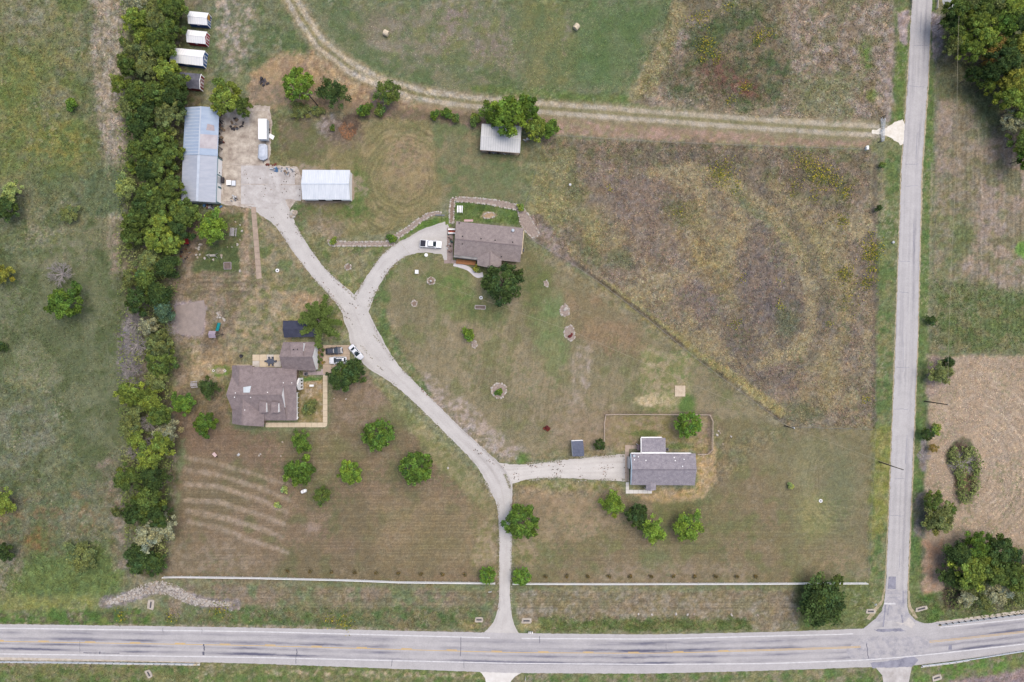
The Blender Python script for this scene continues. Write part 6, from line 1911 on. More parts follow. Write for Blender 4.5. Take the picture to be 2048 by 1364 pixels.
def swing(label, px, py, a, L=2.2):
    mt = pm('pale_bench_wood', (212, 206, 196), (186, 180, 170), 1.5, .8)
    p = W(px, py, .8)
    t = thing('garden_swing', label, 'garden swing', (p.x, p.y), a)
    for s in (-1, 1):
        MB().tube((s * L / 2, -.6, 0), (s * L / 2, 0, 1.9), .06).tube((s * L / 2, .6, 0), (s * L / 2, 0, 1.9), .06).build('a_frame', mt, t)
    MB().tube((-L / 2 - .2, 0, 1.92), (L / 2 + .2, 0, 1.92), .09).build('top_beam', mt, t)
    for k in range(3):
        MB().box(-L * .38, L * .38, -.22 + .16 * k, -.09 + .16 * k, .5, .54).build('seat_slat', mt, t)
    MB().box(-L * .38, L * .38, .26, .3, .6, 1.0).build('backrest', mt, t)
    return t
swing('pale timber garden swing standing on the green garden square', 424.5, 511, 0.03)
# canopied bench behind the middle house: slatted top
p = W(920, 419, 1.2)
t = thing('pergola_bench', 'white slatted pergola bench on the back lawn of the middle house', 'pergola', (p.x, p.y), -.03)
for k in range(4):
    MB().box(-.75 + .42 * k, -.5 + .42 * k, -.95, .95, 1.9, 1.95).build('roof_slat', M_TRIM, t)
for x in (-.7, .7):
    for y in (-.85, .85):
        MB().box(x - .05, x + .05, y - .05, y + .05, 0, 1.9).build('post', M_TRIM, t)
MB().box(-.6, .6, .3, .8, .4, .46).build('seat', M_WOOD, t)
# patio table and its chairs
mt_table = pm('slate_table', (86, 92, 108), (74, 80, 96), 1.2, .6)
p = W(541, 722.5, .7)
t = thing('patio_table', 'oval slate patio table between the house and the garage', 'table', (p.x, p.y), 0)
ov = [(1.15 * math.cos(i * math.pi / 8), .75 * math.sin(i * math.pi / 8)) for i in range(16)]
MB().prism(ov, .7, .75).build('table_top', mt_table, t)
for x in (-.7, .7):
    for y in (-.4, .4):
        MB().tube((x, y, 0), (x, y, .7), .04).build('leg', M_VENT, t)
seat0 = None
spots = [(-1.35, 0, 0), (1.35, 0, math.pi), (-.5, .95, -1.57), (.5, .95, -1.57), (-.5, -.95, 1.57), (.5, -.95, 1.57)]
lbs = ['patio chair at the belt end of the slate table', 'patio chair at the garage end of the slate table', 'patio chair on the lawn side of the slate table, nearer the belt', 'patio chair on the lawn side of the slate table, nearer the garage', 'patio chair on the house side of the slate table, nearer the belt', 'patio chair on the house side of the slate table, nearer the garage']
for (x, y, a), lb in zip(spots, lbs):
    g_ = 'chairs round the slate patio table'
    if seat0 is None:
        seat0 = thing('patio_chair', lb, 'chair', (p.x + x, p.y + y), a, g_)
        MB().box(-.25, .25, -.25, .25, .4, .45).build('seat', mt_table, seat0)
        MB().box(-.29, -.24, -.25, .25, .45, .9).build('backrest', mt_table, seat0)
        for i in (-.22, .22):
            for j in (-.22, .22):
                MB().box(i - .02, i + .02, j - .02, j + .02, 0, .4).build('leg', M_VENT, seat0)
    else:
        dup_tree(seat0, (p.x + x, p.y + y, 0), a, lb, g_)
# fire pit / grill
p = W(482, 712, .5)
t = thing('fire_pit', 'dark round fire pit on the dry lawn beside the patio', 'fire pit', (p.x, p.y))
MB().lathe((0, 0, 0), [(.45, .15), (.5, .55), (.42, .5), (.2, .3)], 14).build('bowl', M_J2, t)
for k in range(3):
    MB().tube((.35 * math.cos(k * 2.1), .35 * math.sin(k * 2.1), .3), (.45 * math.cos(k * 2.1), .45 * math.sin(k * 2.1), 0), .03).build('leg', M_J2, t)
# two pale urns in the small hedged plot
for q, lb in (((428, 741), 'round white planter at the belt end of the little hedged plot'), ((451, 741.5), 'round white planter at the house end of the little hedged plot')):
    p = W(*q, 0)
    t = thing('planter', lb, 'planter', (p.x, p.y), group='white planters in the hedged plot')
    MB().lathe((0, 0, 0), [(.2, 0), (.3, .35), (.34, .4)], 12).build('pot', M_WHITE_METAL2, t)
    MB().lathe((0, 0, .36), [(.26, 0), (.2, .08)], 10).build('soil', M_J5, t)
# playground slide tower
p = W(434, 668, 1.2)
t = thing('playground_tower', 'play tower with a teal slide and tan roof on the dry lawn', 'play tower', (p.x, p.y), 0, world=True)
mt_teal = pm('teal_plastic', (28, 150, 150), (20, 128, 132), 1.2, .35)
mt_roof = pm('lilac_tarp_roof', (180, 166, 178), (160, 146, 160), 1.2, .8)
c = W(431.5, 669, 0)
for x in (-.75, .75):
    for y in (-.75, .75):
        MB().box(c.x + x - .05, c.x + x + .05, c.y + y - .05, c.y + y + .05, 0, 2.2).build('post', M_WOOD, t)
MB().box(c.x - .75, c.x + .75, c.y - .75, c.y + .75, 1.15, 1.22).build('platform', M_WOOD, t)
MB().slab([(c.x - .95, c.y - .95, 2.15), (c.x + .95, c.y - .95, 2.15), (c.x + .95, c.y, 2.7), (c.x - .95, c.y, 2.7)], .06).slab([(c.x - .95, c.y, 2.7), (c.x + .95, c.y, 2.7), (c.x + .95, c.y + .95, 2.15), (c.x - .95, c.y + .95, 2.15)], .06).build('roof', mt_roof, t)
s0, s1 = W(434.5, 662, 1.3), W(438.5, 645.5, .2)
m = MB()
d = Vector((s1.x - s0.x, s1.y - s0.y, 0)).normalized(); nn = Vector((-d.y, d.x, 0))
K_ = 8
vs, fs = [], []
for i in range(K_ + 1):
    f = i / K_
    z = 1.25 * (1 - f) ** 1.25 + .18
    q = Vector((s0.x, s0.y, 0)).lerp(Vector((s1.x, s1.y, 0)), f)
    for wd, dz in ((-.44, .22), (-.4, 0), (.4, 0), (.44, .22)):
        vs.append(tuple(q + nn * wd + Vector((0, 0, z + dz))))
for i in range(K_):
    for j in range(3):
        a = i * 4 + j
        fs.append((a, a + 1, a + 5, a + 4))
m.add(vs, fs).build('slide', mt_teal, t)
q = W(441, 669, 0)
MB().tube((q.x + .9, q.y, 0), (c.x + .75, c.y + .5, 1.9), .05).tube((q.x + .9, q.y, 0), (c.x + .75, c.y - .5, 1.9), .05).build('climbing_frame', M_J2, t)
for k in range(4):
    z = .3 + .3 * k
    x = q.x + .9 + (c.x + .75 - q.x - .9) * z / 1.9
    MB().tube((x, c.y - .5, z), (x, c.y + .5, z), .03).build('rung', M_J2, t)
q = W(433.5, 690, 0)
MB().box(q.x - .1, q.x + .1, q.y, q.y + 2.0, .0, .12).build('ground_beam', M_J5, t)
# raised bed frames
def bed_frame(label, px, py, l, wd, a, mat, h=.25):
    p = W(px, py, 0)
    t = thing('raised_bed', label, 'raised bed', (p.x, p.y), a)
    for s in (-1, 1):
        MB().box(-l / 2, l / 2, s * wd / 2 - .07, s * wd / 2 + .07, 0, h).build('side_plank', mat, t)
        MB().box(s * l / 2 - .07, s * l / 2 + .07, -wd / 2 + .07, wd / 2 - .07, 0, h).build('end_plank', mat, t)
    MB().box(-l / 2 + .07, l / 2 - .07, -wd / 2 + .07, wd / 2 - .07, 0, h - .1).build('soil', pm('bed_soil', (128, 112, 104), (106, 92, 86), 2.0, .95, speck=.15), t)
    return t
bed_frame('square timber bed frame at the foot of the green garden square', 455.5, 531.5, 2.0, 1.9, 0.03, pm('lavender_timber', (178, 164, 168), (156, 144, 148), 1.5, .85))
bed_frame('long white framed bed on the lawn below the middle house', 960.5, 614.5, 2.9, 1.0, -.04, pm('pale_frame_timber', (206, 198, 196), (184, 176, 174), 1.5, .85))
# concrete pad with sand
p = W(1360, 782, 0)
t = thing('timber_platform', 'pale square timber platform beside the fence line', 'platform', (p.x, p.y), 0)
mt_pad = pm('bleached_ply', (222, 204, 180), (200, 180, 154), 1.0, .85, speck=.06)
for i in range(3):
    for j in range(3):
        MB().box(-1.45 + .97 * i, -.5 + .97 * i, -1.52 + 1.02 * j, -.52 + 1.02 * j, .1, .22 + .004 * ((i + j) % 2)).build('panel', mt_pad, t)
MB().box(-1.4, 1.4, -1.45, 1.45, 0, .1).build('joist_frame', M_WOOD, t)
# red awning under the tree edge
p = W(371, 483, 1.4)
t = thing('red_awning', 'red tarpaulin awning at the edge of the tree belt', 'awning', (p.x, p.y), 0)
MB().slab([(-.9, -.7, 1.3), (.9, -.7, 1.3), (.9, .7, 1.8), (-.9, .7, 1.8)], .04).build('canopy', pm('red_tarp', (180, 50, 48), (150, 40, 40), 1, .7), t)
for x in (-.85, .85):
    for y, z in ((-.65, 1.28), (.65, 1.74)):
        MB().box(x - .04, x + .04, y - .04, y + .04, 0, z).build('post', M_J6, t)

# hay bales
def bale(label, px, py, a):
    p = W(px, py, .8)
    t = thing('hay_bale', label, 'hay bale', (p.x, p.y), a, 'round hay bales on the upper field')
    mt = pm('straw', (236, 220, 192), (212, 194, 164), 2.5, .95, .6, 8.0, speck=.12)
    m = MB()
    for x0_, x1_, r in ((-.72, -.6, .72), (-.6, .6, .8), (.6, .72, .8)):
        m.tube((x0_, 0, .8), (x1_, 0, .8), r if x0_ < 0 else .8, .8 if x0_ < .5 else .72, 20)
    m.build('straw_roll', mt, t)
    m = MB()
    for x in (-.35, 0, .35):
        m.tube((x - .03, 0, .8), (x + .03, 0, .8), .812, n=20)
    m.build('net_wrap', pm('bale_net', (246, 234, 212), (224, 210, 184), 2, .9), t)
bale('round hay bale lying nearer the curved dirt track', 772, 66, -.45)
bale('round hay bale alone near the middle of the green upper field', 1153, 53.5, .9)

# ------------------------------------------------------------------ walls of stone and planting beds
M_STONE = pm('pale_limestone', (206, 199, 190), (180, 171, 161), 1.6, .9, .4, speck=.1)
M_STONE2 = pm('tan_limestone', (186, 171, 154), (160, 146, 130), 1.6, .9, .4, speck=.1)
M_MULCH = pm('mulch', (158, 138, 122), (128, 108, 94), 1.8, .95, .5, speck=.2)
M_MULCH2 = pm('grey_mulch', (176, 160, 148), (146, 130, 120), 1.8, .95, .5, speck=.18)

def stone_mesh(seed):
    rg = np.random.default_rng(seed)
    vs, fs = [], []
    n = 7
    for z, r in ((0, 1.0), (.55, .92), (.85, .5)):
        for i in range(n):
            a = 2 * math.pi * i / n
            k = r * rg.uniform(.75, 1.1)
            vs.append((k * math.cos(a), k * math.sin(a), z * rg.uniform(.85, 1.1)))
    for j in range(2):
        for i in range(n):
            fs.append((j * n + i, j * n + (i + 1) % n, (j + 1) * n + (i + 1) % n, (j + 1) * n + i))
    fs.append(tuple(range(2 * n, 3 * n)))
    return MB().add(vs, fs)
STONES = [stone_mesh(k).mesh('stone', M_STONE if k % 3 else M_STONE2) for k in range(6)]

def edged_bed(label, outline, mulch, stones=True, spacing=3.4, size=.26, seed=0, cat='planting bed', name='planting_bed', plants=()):
    c = np.mean(np.array(outline, float), 0)
    p = W(c[0], c[1], 0)
    t = thing(name, label, cat, (p.x, p.y), 0, world=True)
    pts = dense(outline + [outline[0]], int(sum(math.dist(outline[i], outline[(i + 1) % len(outline)]) for i in range(len(outline))) / 2.0) + 3)[:-1]
    jx = (fbm(pts[:, 0], pts[:, 1], 5, 2, seed + 1) - .5) * 2.0
    jy = (fbm(pts[:, 0], pts[:, 1], 5, 2, seed + 2) - .5) * 2.0
    MB().prism([((x - 1024) * S, (682 - y) * S) for x, y in pts + np.stack([jx, jy], 1)], .004, .07).build('mulch', mulch, t)
    if stones:
        L = sum(math.dist(outline[i], outline[(i + 1) % len(outline)]) for i in range(len(outline)))
        q = dense(outline + [outline[0]], int(L / spacing))[:-1]
        rg = np.random.default_rng(seed)
        for k, (x, y) in enumerate(q):
            if rg.uniform() < .12:
                continue
            s = size * rg.uniform(.7, 1.3)
            part('stone', STONES[k % 6], t, ((x - 1024) * S - p.x, (682 - y) * S - p.y, 0), rg.uniform(0, 6), (s * 1.2, s, s * .9))
    return t

edged_bed('long straight stone edged bed above the lawn triangle', [(656, 481), (700, 484), (766, 483), (786, 481), (790, 491), (760, 492), (700, 492), (660, 492)], M_MULCH2, seed=1)
edged_bed('curved stone edged bed climbing to the middle house', [(788, 470), (812, 456), (836, 438), (856, 426), (880, 423), (884, 428), (862, 432), (842, 444), (822, 460), (798, 476)], M_MULCH2, seed=2)
edged_bed('narrow upright bed beside the back lawn of the middle house', [(902, 396), (910, 396), (908, 420), (907, 446), (899, 446), (899, 420)], M_MULCH, seed=3)
edged_bed('long bed along the far edge of the back lawn', [(912, 394), (950, 396), (1000, 401), (1036, 410), (1034, 420), (1012, 416), (980, 409), (946, 405), (912, 403)], M_MULCH2, seed=4)
edged_bed('mixed bed at the bushy corner of the back lawn', [(1036, 422), (1046, 416), (1056, 428), (1068, 448), (1080, 470), (1064, 476), (1050, 462), (1040, 446)], M_MULCH2, seed=5)
edged_bed('six sided stone ring bed with a green clump on the big lawn', [(991, 768), (1002, 766), (1012, 773), (1013, 783), (1004, 796), (992, 796), (984, 786), (983, 776)], M_MULCH2, spacing=2.6, size=.28, seed=6)
edged_bed('pale stone ring with a white rock on the big lawn', [(1123, 614), (1130, 608), (1138, 617), (1138, 629), (1130, 633), (1122, 629), (1120, 620)], M_MULCH2, spacing=2.8, seed=7)
edged_bed('stone ring with a red rock below the white rock ring', [(1131, 656), (1142, 650), (1148, 658), (1150, 676), (1141, 682), (1130, 674), (1128, 664)], M_MULCH2, spacing=2.8, seed=8)
edged_bed('tiny stone ring between the two lawn forks of the drive', [(690, 531), (697, 527), (703, 532), (701, 538), (694, 540), (690, 537)], M_MULCH, spacing=2.4, size=.2, seed=9)
edged_bed('tiny stone ring on the lawn inside the drive loop', [(822, 606), (828, 600), (834, 604), (833, 612), (826, 613)], M_MULCH, spacing=2.4, size=.2, seed=10)
edged_bed('tiny stone ring with a stump by the diagonal fence', [(1088, 563), (1093, 561), (1097, 568), (1095, 574), (1089, 571)], M_MULCH2, spacing=2.4, size=.2, seed=11)
edged_bed('bed round the light pole on the lawn', [(855, 558), (862, 553), (870, 559), (869, 567), (860, 569), (855, 565)], M_MULCH, spacing=2.4, size=.2, seed=12)
edged_bed('dense shrub bed between the garage and the parking pad', [(634, 692), (648, 691), (648, 734), (634, 734)], M_MULCH, stones=False, seed=13)
edged_bed('small oval bed of stones on the back lawn', [(966, 431), (974, 425), (988, 426), (989, 433), (978, 437), (968, 436)], pm('tan_soil', (190, 164, 132), (168, 142, 112), 1.5, .95, speck=.15), spacing=3, size=.22, seed=14)
edged_bed('pebble heap bed beside the sapling on the big lawn', [(944, 684), (950, 680), (955, 690), (950, 696), (944, 694)], M_MULCH2, spacing=2.4, size=.2, seed=15)

def rocks(label, pts, size, seed, mat_i=0, name='rock_pile', cat='rock pile', flat=1.0):
    rg = np.random.default_rng(seed)
    c = np.mean(np.array(pts, float), 0)
    p = W(c[0], c[1], 0)
    t = thing(name, label, cat, (p.x, p.y))
    for k, (x, y) in enumerate(pts):
        s = size * rg.uniform(.6, 1.3)
        part('stone', STONES[(k + seed) % 6], t, ((x - 1024) * S - p.x, (682 - y) * S - p.y, 0), rg.uniform(0, 6), (s * 1.3, s, s * flat))
    return t
rg = np.random.default_rng(5)
rocks('scatter of pale rocks behind the teal slide', [(438 + rg.normal(0, 3), 630 + rg.normal(0, 3)) for _ in range(9)] + [(446, 637), (449, 640), (437, 627)], .34, 1)
rocks('two pale boulders in the green corner by the barn apron', [(587, 424), (590, 426.5), (584.5, 426), (587.5, 433), (584.5, 432)], .75, 2)
rocks('white rock inside the pale stone ring', [(1133.5, 619.5), (1131.5, 618)], .5, 3)
rocks('pale rocks at the belt end of the garden square', [(rg.uniform(389, 405), rg.uniform(488, 512)) for _ in range(9)], .25, 4)
rocks('little pale rocks strewn on the garden square', [(409.5, 516.5), (395, 515), (443, 515.5), (426.5, 519), (427, 521), (480, 542), (475, 488), (443, 511)], .3, 5)
rocks('ring of pale rocks round the dug patch beside the pale table', [(471, 444), (480, 450), (484, 462), (480, 480), (475, 490), (464, 494), (455, 494)], .25, 6)
rocks('loose rocks in the lawn east of the chain link yard', [(1437, 862), (1440, 866), (1434, 870), (1462, 873), (1446, 888)], .3, 8)
rocks('pale rocks left in the mown lawn by the windrows', [(562, 912), (518, 911), (521, 908), (565, 884), (668, 797), (692, 798), (898, 930), (896, 936)], .22, 9)
rocks('line of kerb rocks along the roadside ditch', [(1352, 1228), (1375, 1229), (1388, 1228), (1463, 1229), (1464, 1231), (1515, 1230), (1277, 1228), (1304, 1229), (1080, 1223)], .28, 10)
# red plant clump and red rock
p = W(1140, 672, 0)
t = thing('red_rock', 'dark red rock in the lower stone ring', 'rock', (p.x, p.y))
part('stone', STONES[1].copy(), t, (0, 0, 0), .4, (.75, .5, .6)).data.materials[0] = pm('red_stone', (128, 56, 52), (98, 44, 42), 2, .9)
part('stone', STONES[2].copy(), t, (.5, .45, 0), 1.4, (.5, .35, .4)).data.materials[0] = MATS['red_stone']

# rip-rap ditch: hundreds of broken stones, the bigger ones one by one
p = W(340, 1190, 0)
t = thing('stone_riprap', 'curved bed of broken pale stones by the roadside ditch', 'stone bed', (p.x, p.y))
path = np.array([(212, 1206), (232, 1202), (262, 1190), (290, 1178), (318, 1174), (346, 1180), (366, 1192), (388, 1202), (430, 1208), (462, 1207)], float)
wds = [6, 12, 18, 22, 26, 24, 20, 14, 10, 7]
q = dense(path, 400)
ww = np.interp(np.linspace(0, 1, 400), np.linspace(0, 1, len(wds)), wds)
rg = np.random.default_rng(3)
d = np.gradient(q, axis=0); d /= np.linalg.norm(d, axis=1)[:, None]
for k in range(290):
    i = int(rg.integers(0, 400))
    off = rg.uniform(-.5, .5) * ww[i]
    x, y = q[i] + np.array([-d[i, 1], d[i, 0]]) * off
    s = rg.uniform(.16, .34)
    part('stone', STONES[k % 6], t, ((x - 1024) * S - p.x, (682 - y) * S - p.y, 0), rg.uniform(0, 6), (s * 1.2, s, s * .8))
m = MB()
for k in range(1500):
    i = int(rg.integers(0, 400))
    off = rg.uniform(-.5, .5) * ww[i]
    x, y = q[i] + np.array([-d[i, 1], d[i, 0]]) * off
    s = rg.uniform(.08, .2)
    a = rg.uniform(0, 6)
    wx_, wy_ = (x - 1024) * S - p.x, (682 - y) * S - p.y
    m.add([(wx_ + s * math.cos(a + j * 1.57) * rg.uniform(.7, 1.2), wy_ + s * math.sin(a + j * 1.57) * rg.uniform(.7, 1.2), 0) for j in range(4)] + [(wx_, wy_, s * .8)], [(0, 1, 4), (1, 2, 4), (2, 3, 4), (3, 0, 4)])
o = m.build('small_stones', M_STONE, t)
o['kind'] = 'stuff'

# ------------------------------------------------------------------ culvert headwalls
def culvert(label, px, py, a, l=2.0, wd=1.5, mat=None):
    p = W(px, py, 0)
    t = thing('culvert', label, 'culvert', (p.x, p.y), a)
    mt = pm('weathered_headwall', (204, 195, 182), (176, 164, 150), 1.2, .9, speck=.12)
    o = [(-l / 2, -wd * .42), (-l * .3, -wd / 2), (l * .42, -wd * .46), (l / 2, -wd * .2), (l * .46, wd * .4), (l * .1, wd / 2), (-l * .4, wd * .44)]
    MB().prism(o, 0, .2).build('headwall', mt, t)
    MB().box(-l * .3, l * .3, -.22, .2, .2, .215).build('pipe_mouth', M_J2, t)
    MB().tube((-l * .3, 0, .24), (l * .3, 0, .24), .05, n=6).build('grate_bar', M_J6, t)
    return t
culvert('oval concrete culvert mouth below the stone bed', 302, 1209, 1.45, 2.9, 1.9, M_CONC_WHITE)
culvert('pale concrete culvert mouth south of the highway guard rail', 298, 1347, -1.1, 2.4, 1.6, M_CONC_WHITE)
culvert('culvert headwall on the west side of the main drive mouth', 958, 1239, .0, 2.4, 1.5)
culvert('culvert headwall on the east side of the main drive mouth', 1053, 1241, 0.0, 2.9, 1.6)
culvert('culvert headwall beside the fallen sign at the lane junction', 1741, 1222, 0.0, 2.8, 1.3)
culvert('long culvert headwall across the lane from the fallen sign', 1842, 1217, .25, 3.6, 1.2)
culvert('culvert headwall below the south guard rail by the ploughed field', 1873, 1355, .3, 2.8, 1.6, M_CONC_WHITE)

# ------------------------------------------------------------------ fences
def along(pts, step):
    """points every step metres along a pixel polyline, in world xy"""
    q = np.array([((x - 1024) * S, (682 - y) * S) for x, y in pts])
    s = np.concatenate([[0], np.cumsum(np.linalg.norm(np.diff(q, axis=0), axis=1))])
    n = max(2, int(round(s[-1] / step)) + 1)
    u = np.linspace(0, s[-1], n)
    return np.stack([np.interp(u, s, q[:, 0]), np.interp(u, s, q[:, 1])], 1)

M_VINYL = pm('white_vinyl', (280, 279, 276), (268, 267, 266), .8, .5)
post_me = MB().box(-.08, .08, -.08, .08, 0, 1.4).add([(-.1, -.1, 1.4), (.1, -.1, 1.4), (.1, .1, 1.4), (-.1, .1, 1.4), (0, 0, 1.5)], [(0, 1, 4), (1, 2, 4), (2, 3, 4), (3, 0, 4)]).mesh('fence_post', M_VINYL)
def rail_fence(label, pts):
    q = along(pts, 2.44)
    t = thing('rail_fence', label, 'fence', (q[0][0], q[0][1]))
    for i, (x, y) in enumerate(q):
        part('post', post_me, t, (x - q[0][0], y - q[0][1], 0))
    for z in (.2, .53, .86, 1.2):
        m = MB()
        for i in range(len(q) - 1):
            bar(m, (q[i][0] - q[0][0], q[i][1] - q[0][1], z), (q[i + 1][0] - q[0][0], q[i + 1][1] - q[0][1], z), .1, .24)
        m.build('rail', M_VINYL, t)
    return t
rail_fence('white rail fence between the tree belt and the main drive', [(329, 1152.5), (360, 1152), (512, 1154), (700, 1158.5), (800, 1162.5), (990, 1164.5)])
rail_fence('white rail fence between the main drive and the side road', [(1026, 1165.5), (1200, 1166), (1500, 1165.5), (1600, 1165), (1731, 1164.5)])

wire_post = MB().tube((0, 0, 0), (0, 0, 1.25), .05, .045, 5).mesh('fence_post', M_POSTGREY)
tpost = MB().box(-.02, .02, -.02, .02, 0, 1.25).mesh('steel_post', M_J6)
M_WIRE = pm('fence_wire', (150, 146, 140), (130, 126, 120), 2, .6)
def wire_fence(label, pts, step=3.6, cat='fence', top=1.15, wires=4, r=.012):
    q = along(pts, step)
    t = thing('wire_fence', label, cat, (q[0][0], q[0][1]))
    for i, (x, y) in enumerate(q):
        part('post', wire_post if i % 4 == 0 or i == len(q) - 1 else tpost, t, (x - q[0][0], y - q[0][1], 0))
    for k in range(wires):
        m = MB()
        z = top * (k + 1) / wires
        for i in range(len(q) - 1):
            m.tube((q[i][0] - q[0][0], q[i][1] - q[0][1], z), (q[i + 1][0] - q[0][0], q[i + 1][1] - q[0][1], z), r, n=3)
        m.build('wire', M_WIRE, t)
    return t
wire_fence('wire fence on the diagonal between big lawn and rough field', [(1052, 474), (1120, 512), (1200, 566), (1300, 642), (1400, 724), (1500, 798), (1574, 852)])
wire_fence('wire fence along the foot of the rough field', [(1576, 853), (1660, 856), (1746, 858)])
wire_fence('wire fence along the side road beside the rough field', [(1762, 292), (1757, 430), (1752, 640), (1748, 856)])
wire_fence('wire fence along the side road beside the lower lawn', [(1748, 860), (1740, 1040), (1734, 1162)])
wire_fence('wire fence along the side road beside the upper field', [(1797, -20), (1790, 100), (1780, 180), (1768, 236)])
wire_fence('wire fence between dirt track strip and rough field', [(1086, 270), (1300, 284), (1500, 292), (1738, 300)])
wire_fence('wire fence between the bare field and the east meadow', [(1858, 706), (1960, 708), (2048, 710), (2200, 712)])
wire_fence('wire fence between side road and the bare field', [(1856, 716), (1850, 860), (1846, 1000), (1842, 1190)])
wire_fence('wire fence behind the open pole barn', [(1084, 282), (1072, 340), (1058, 392), (1046, 420)])
wire_fence('wire fence along the verge of the east meadow', [(1874, 140), (1868, 400), (1862, 560), (1858, 700)])

# chain link yard of the east house
q = along([(1208, 884), (1208, 831), (1212, 828), (1424, 829), (1423, 907), (1394, 908)], 2.6)
t = thing('chain_link_fence', 'rusty chain link fence round the back yard of the east house', 'fence', (q[0][0], q[0][1]))
M_LINK = pm('rusty_link', (226, 206, 190), (204, 182, 166), 1.6, .7)
lp_me = MB().tube((0, 0, 0), (0, 0, 1.3), .045, n=6).mesh('fence_post', M_LINK)
for x, y in q:
    part('post', lp_me, t, (x - q[0][0], y - q[0][1], 0))
m = MB(); mesh_ = MB()
for i in range(len(q) - 1):
    a = Vector((q[i][0] - q[0][0], q[i][1] - q[0][1], 0)); b_ = Vector((q[i + 1][0] - q[0][0], q[i + 1][1] - q[0][1], 0))
    m.tube(a + Vector((0, 0, 1.27)), b_ + Vector((0, 0, 1.27)), .06, n=6)
    n_ = 14
    for k in range(-4, n_):
        for s in (0, 1):
            f0, f1 = k / n_, (k + 4) / n_
            z0_, z1_ = (0, 1.25) if s == 0 else (1.25, 0)
            g0, g1 = max(0, f0), min(1, f1)
            if g1 <= g0:
                continue
            za = z0_ + (z1_ - z0_) * (g0 - f0) / (f1 - f0); zb_ = z0_ + (z1_ - z0_) * (g1 - f0) / (f1 - f0)
            mesh_.tube(a.lerp(b_, g0) + Vector((0, 0, za)), a.lerp(b_, g1) + Vector((0, 0, zb_)), .012, n=3)
m.build('top_rail', M_LINK, t)
mesh_.build('wire_mesh', M_LINK, t, kind='stuff')

# metal farm gate
p = W(1764, 262, 0)
t = thing('farm_gate', 'open silver tube gate where the dirt track meets the lane', 'gate', (p.x, p.y), 0, world=True)
M_GATE = pm('galvanised_tube', (232, 238, 242), (210, 217, 222), 1, .5)
for (xa, ya, xb, yb, nm) in ((1760.5, 238, 1763, 263, 'gate_leaf'), (1766.5, 238, 1764, 284, 'gate_leaf'), (1760.5, 262, 1762.5, 284, 'gate_leaf')):
    a, b_ = W(xa, ya, 0), W(xb, yb, 0)
    m = MB()
    for z in (.2, .45, .7, .95, 1.2):
        m.tube((a.x, a.y, z), (b_.x, b_.y, z), .035, n=5)
    for f in (0, .33, .66, 1):
        q_ = a.lerp(b_, f)
        m.tube((q_.x, q_.y, .2), (q_.x, q_.y, 1.2), .03, n=5)
    m.build(nm, M_GATE, t)
for (x_, y_) in ((1766, 234), (1757, 285)):
    a = W(x_, y_, 0)
    MB().tube((a.x, a.y, 0), (a.x, a.y, 1.6), .12, n=8).build('gate_post', M_POSTGREY, t)

# ------------------------------------------------------------------ guard rails
M_GUARD = pm('guard_rail_steel', (206, 212, 218), (186, 194, 202), .8, .45, metal=.2)
def guard_rail(label, pts, side, step=1.9, end=None):
    q = along(pts, step)
    t = thing('guard_rail', label, 'guard rail', (q[0][0], q[0][1]))
    o = q[0]
    m = MB()
    prof = [(-.05, .42), (.06, .5), (-.03, .6), (.06, .7), (-.05, .78)]
    vs, fs = [], []
    for i, (x, y) in enumerate(q):
        j0, j1 = max(0, i - 1), min(len(q) - 1, i + 1)
        d_ = q[j1] - q[j0]; d_ /= np.linalg.norm(d_)
        n_ = np.array([-d_[1], d_[0]]) * side
        for off, z in prof:
            vs.append((x - o[0] + n_[0] * (off + .18), y - o[1] + n_[1] * (off + .18), z))
        for off, z in prof[::-1]:
            vs.append((x - o[0] + n_[0] * (off + .13), y - o[1] + n_[1] * (off + .13), z + .004))
    k = 10
    for i in range(len(q) - 1):
        for j in range(k):
            a, b_ = i * k + j, i * k + (j + 1) % k
            fs.append((a, b_, b_ + k, a + k))
    m.add(vs, fs)
    r_ = m.build('rail', M_GUARD, t)
    fix_normals(r_.data)
    for i, (x, y) in enumerate(q):
        part('post', GPOST, t, (x - o[0], y - o[1], 0))
    if end:
        MB().box(-.35, .45, -.2, .2, .2, .8).build('end_terminal', end, t).location = (q[-1][0] - o[0], q[-1][1] - o[1], 0)
    return t
GPOST = MB().box(-.09, .09, -.1, .1, 0, .76).mesh('guard_post', pm('dark_timber_post', (84, 80, 78), (64, 60, 60), 1.5, .9))
guard_rail('guard rail along the highway edge west of the white drive', [(-60, 1322), (0, 1323), (200, 1325), (392, 1327)], 1, 1.9, pm('cream_terminal', (222, 204, 172), None, 1, .6))
guard_rail('guard rail on the tree side of the highway bend', [(1879, 1248), (1940, 1240), (2048, 1226), (2140, 1213)], -1, 1.75)
guard_rail('guard rail on the field side of the highway bend', [(1842, 1331), (1900, 1324), (1960, 1315), (2048, 1301), (2140, 1288)], 1, 1.9, None)
# bridge rails at the top of the lane
for xs_, lb in ((1821, 'bridge rail on the field side of the lane'), (1872, 'bridge rail on the woods side of the lane')):
    q = along([(xs_ + 5, -60), (xs_, 18)], 2.0)
    t = thing('bridge_rail', lb, 'railing', (q[0][0], q[0][1]))
    for x, y in q:
        MB().box(-.1, .1, -.1, .1, 0, .9).build('post', M_CONC, t).location = (x - q[0][0], y - q[0][1], 0)
    for z in (.45, .75):
        m = MB()
        bar(m, (0, 0, z), (q[-1][0] - q[0][0], q[-1][1] - q[0][1], z), .16, .14)
        m.build('rail', M_CONC, t)

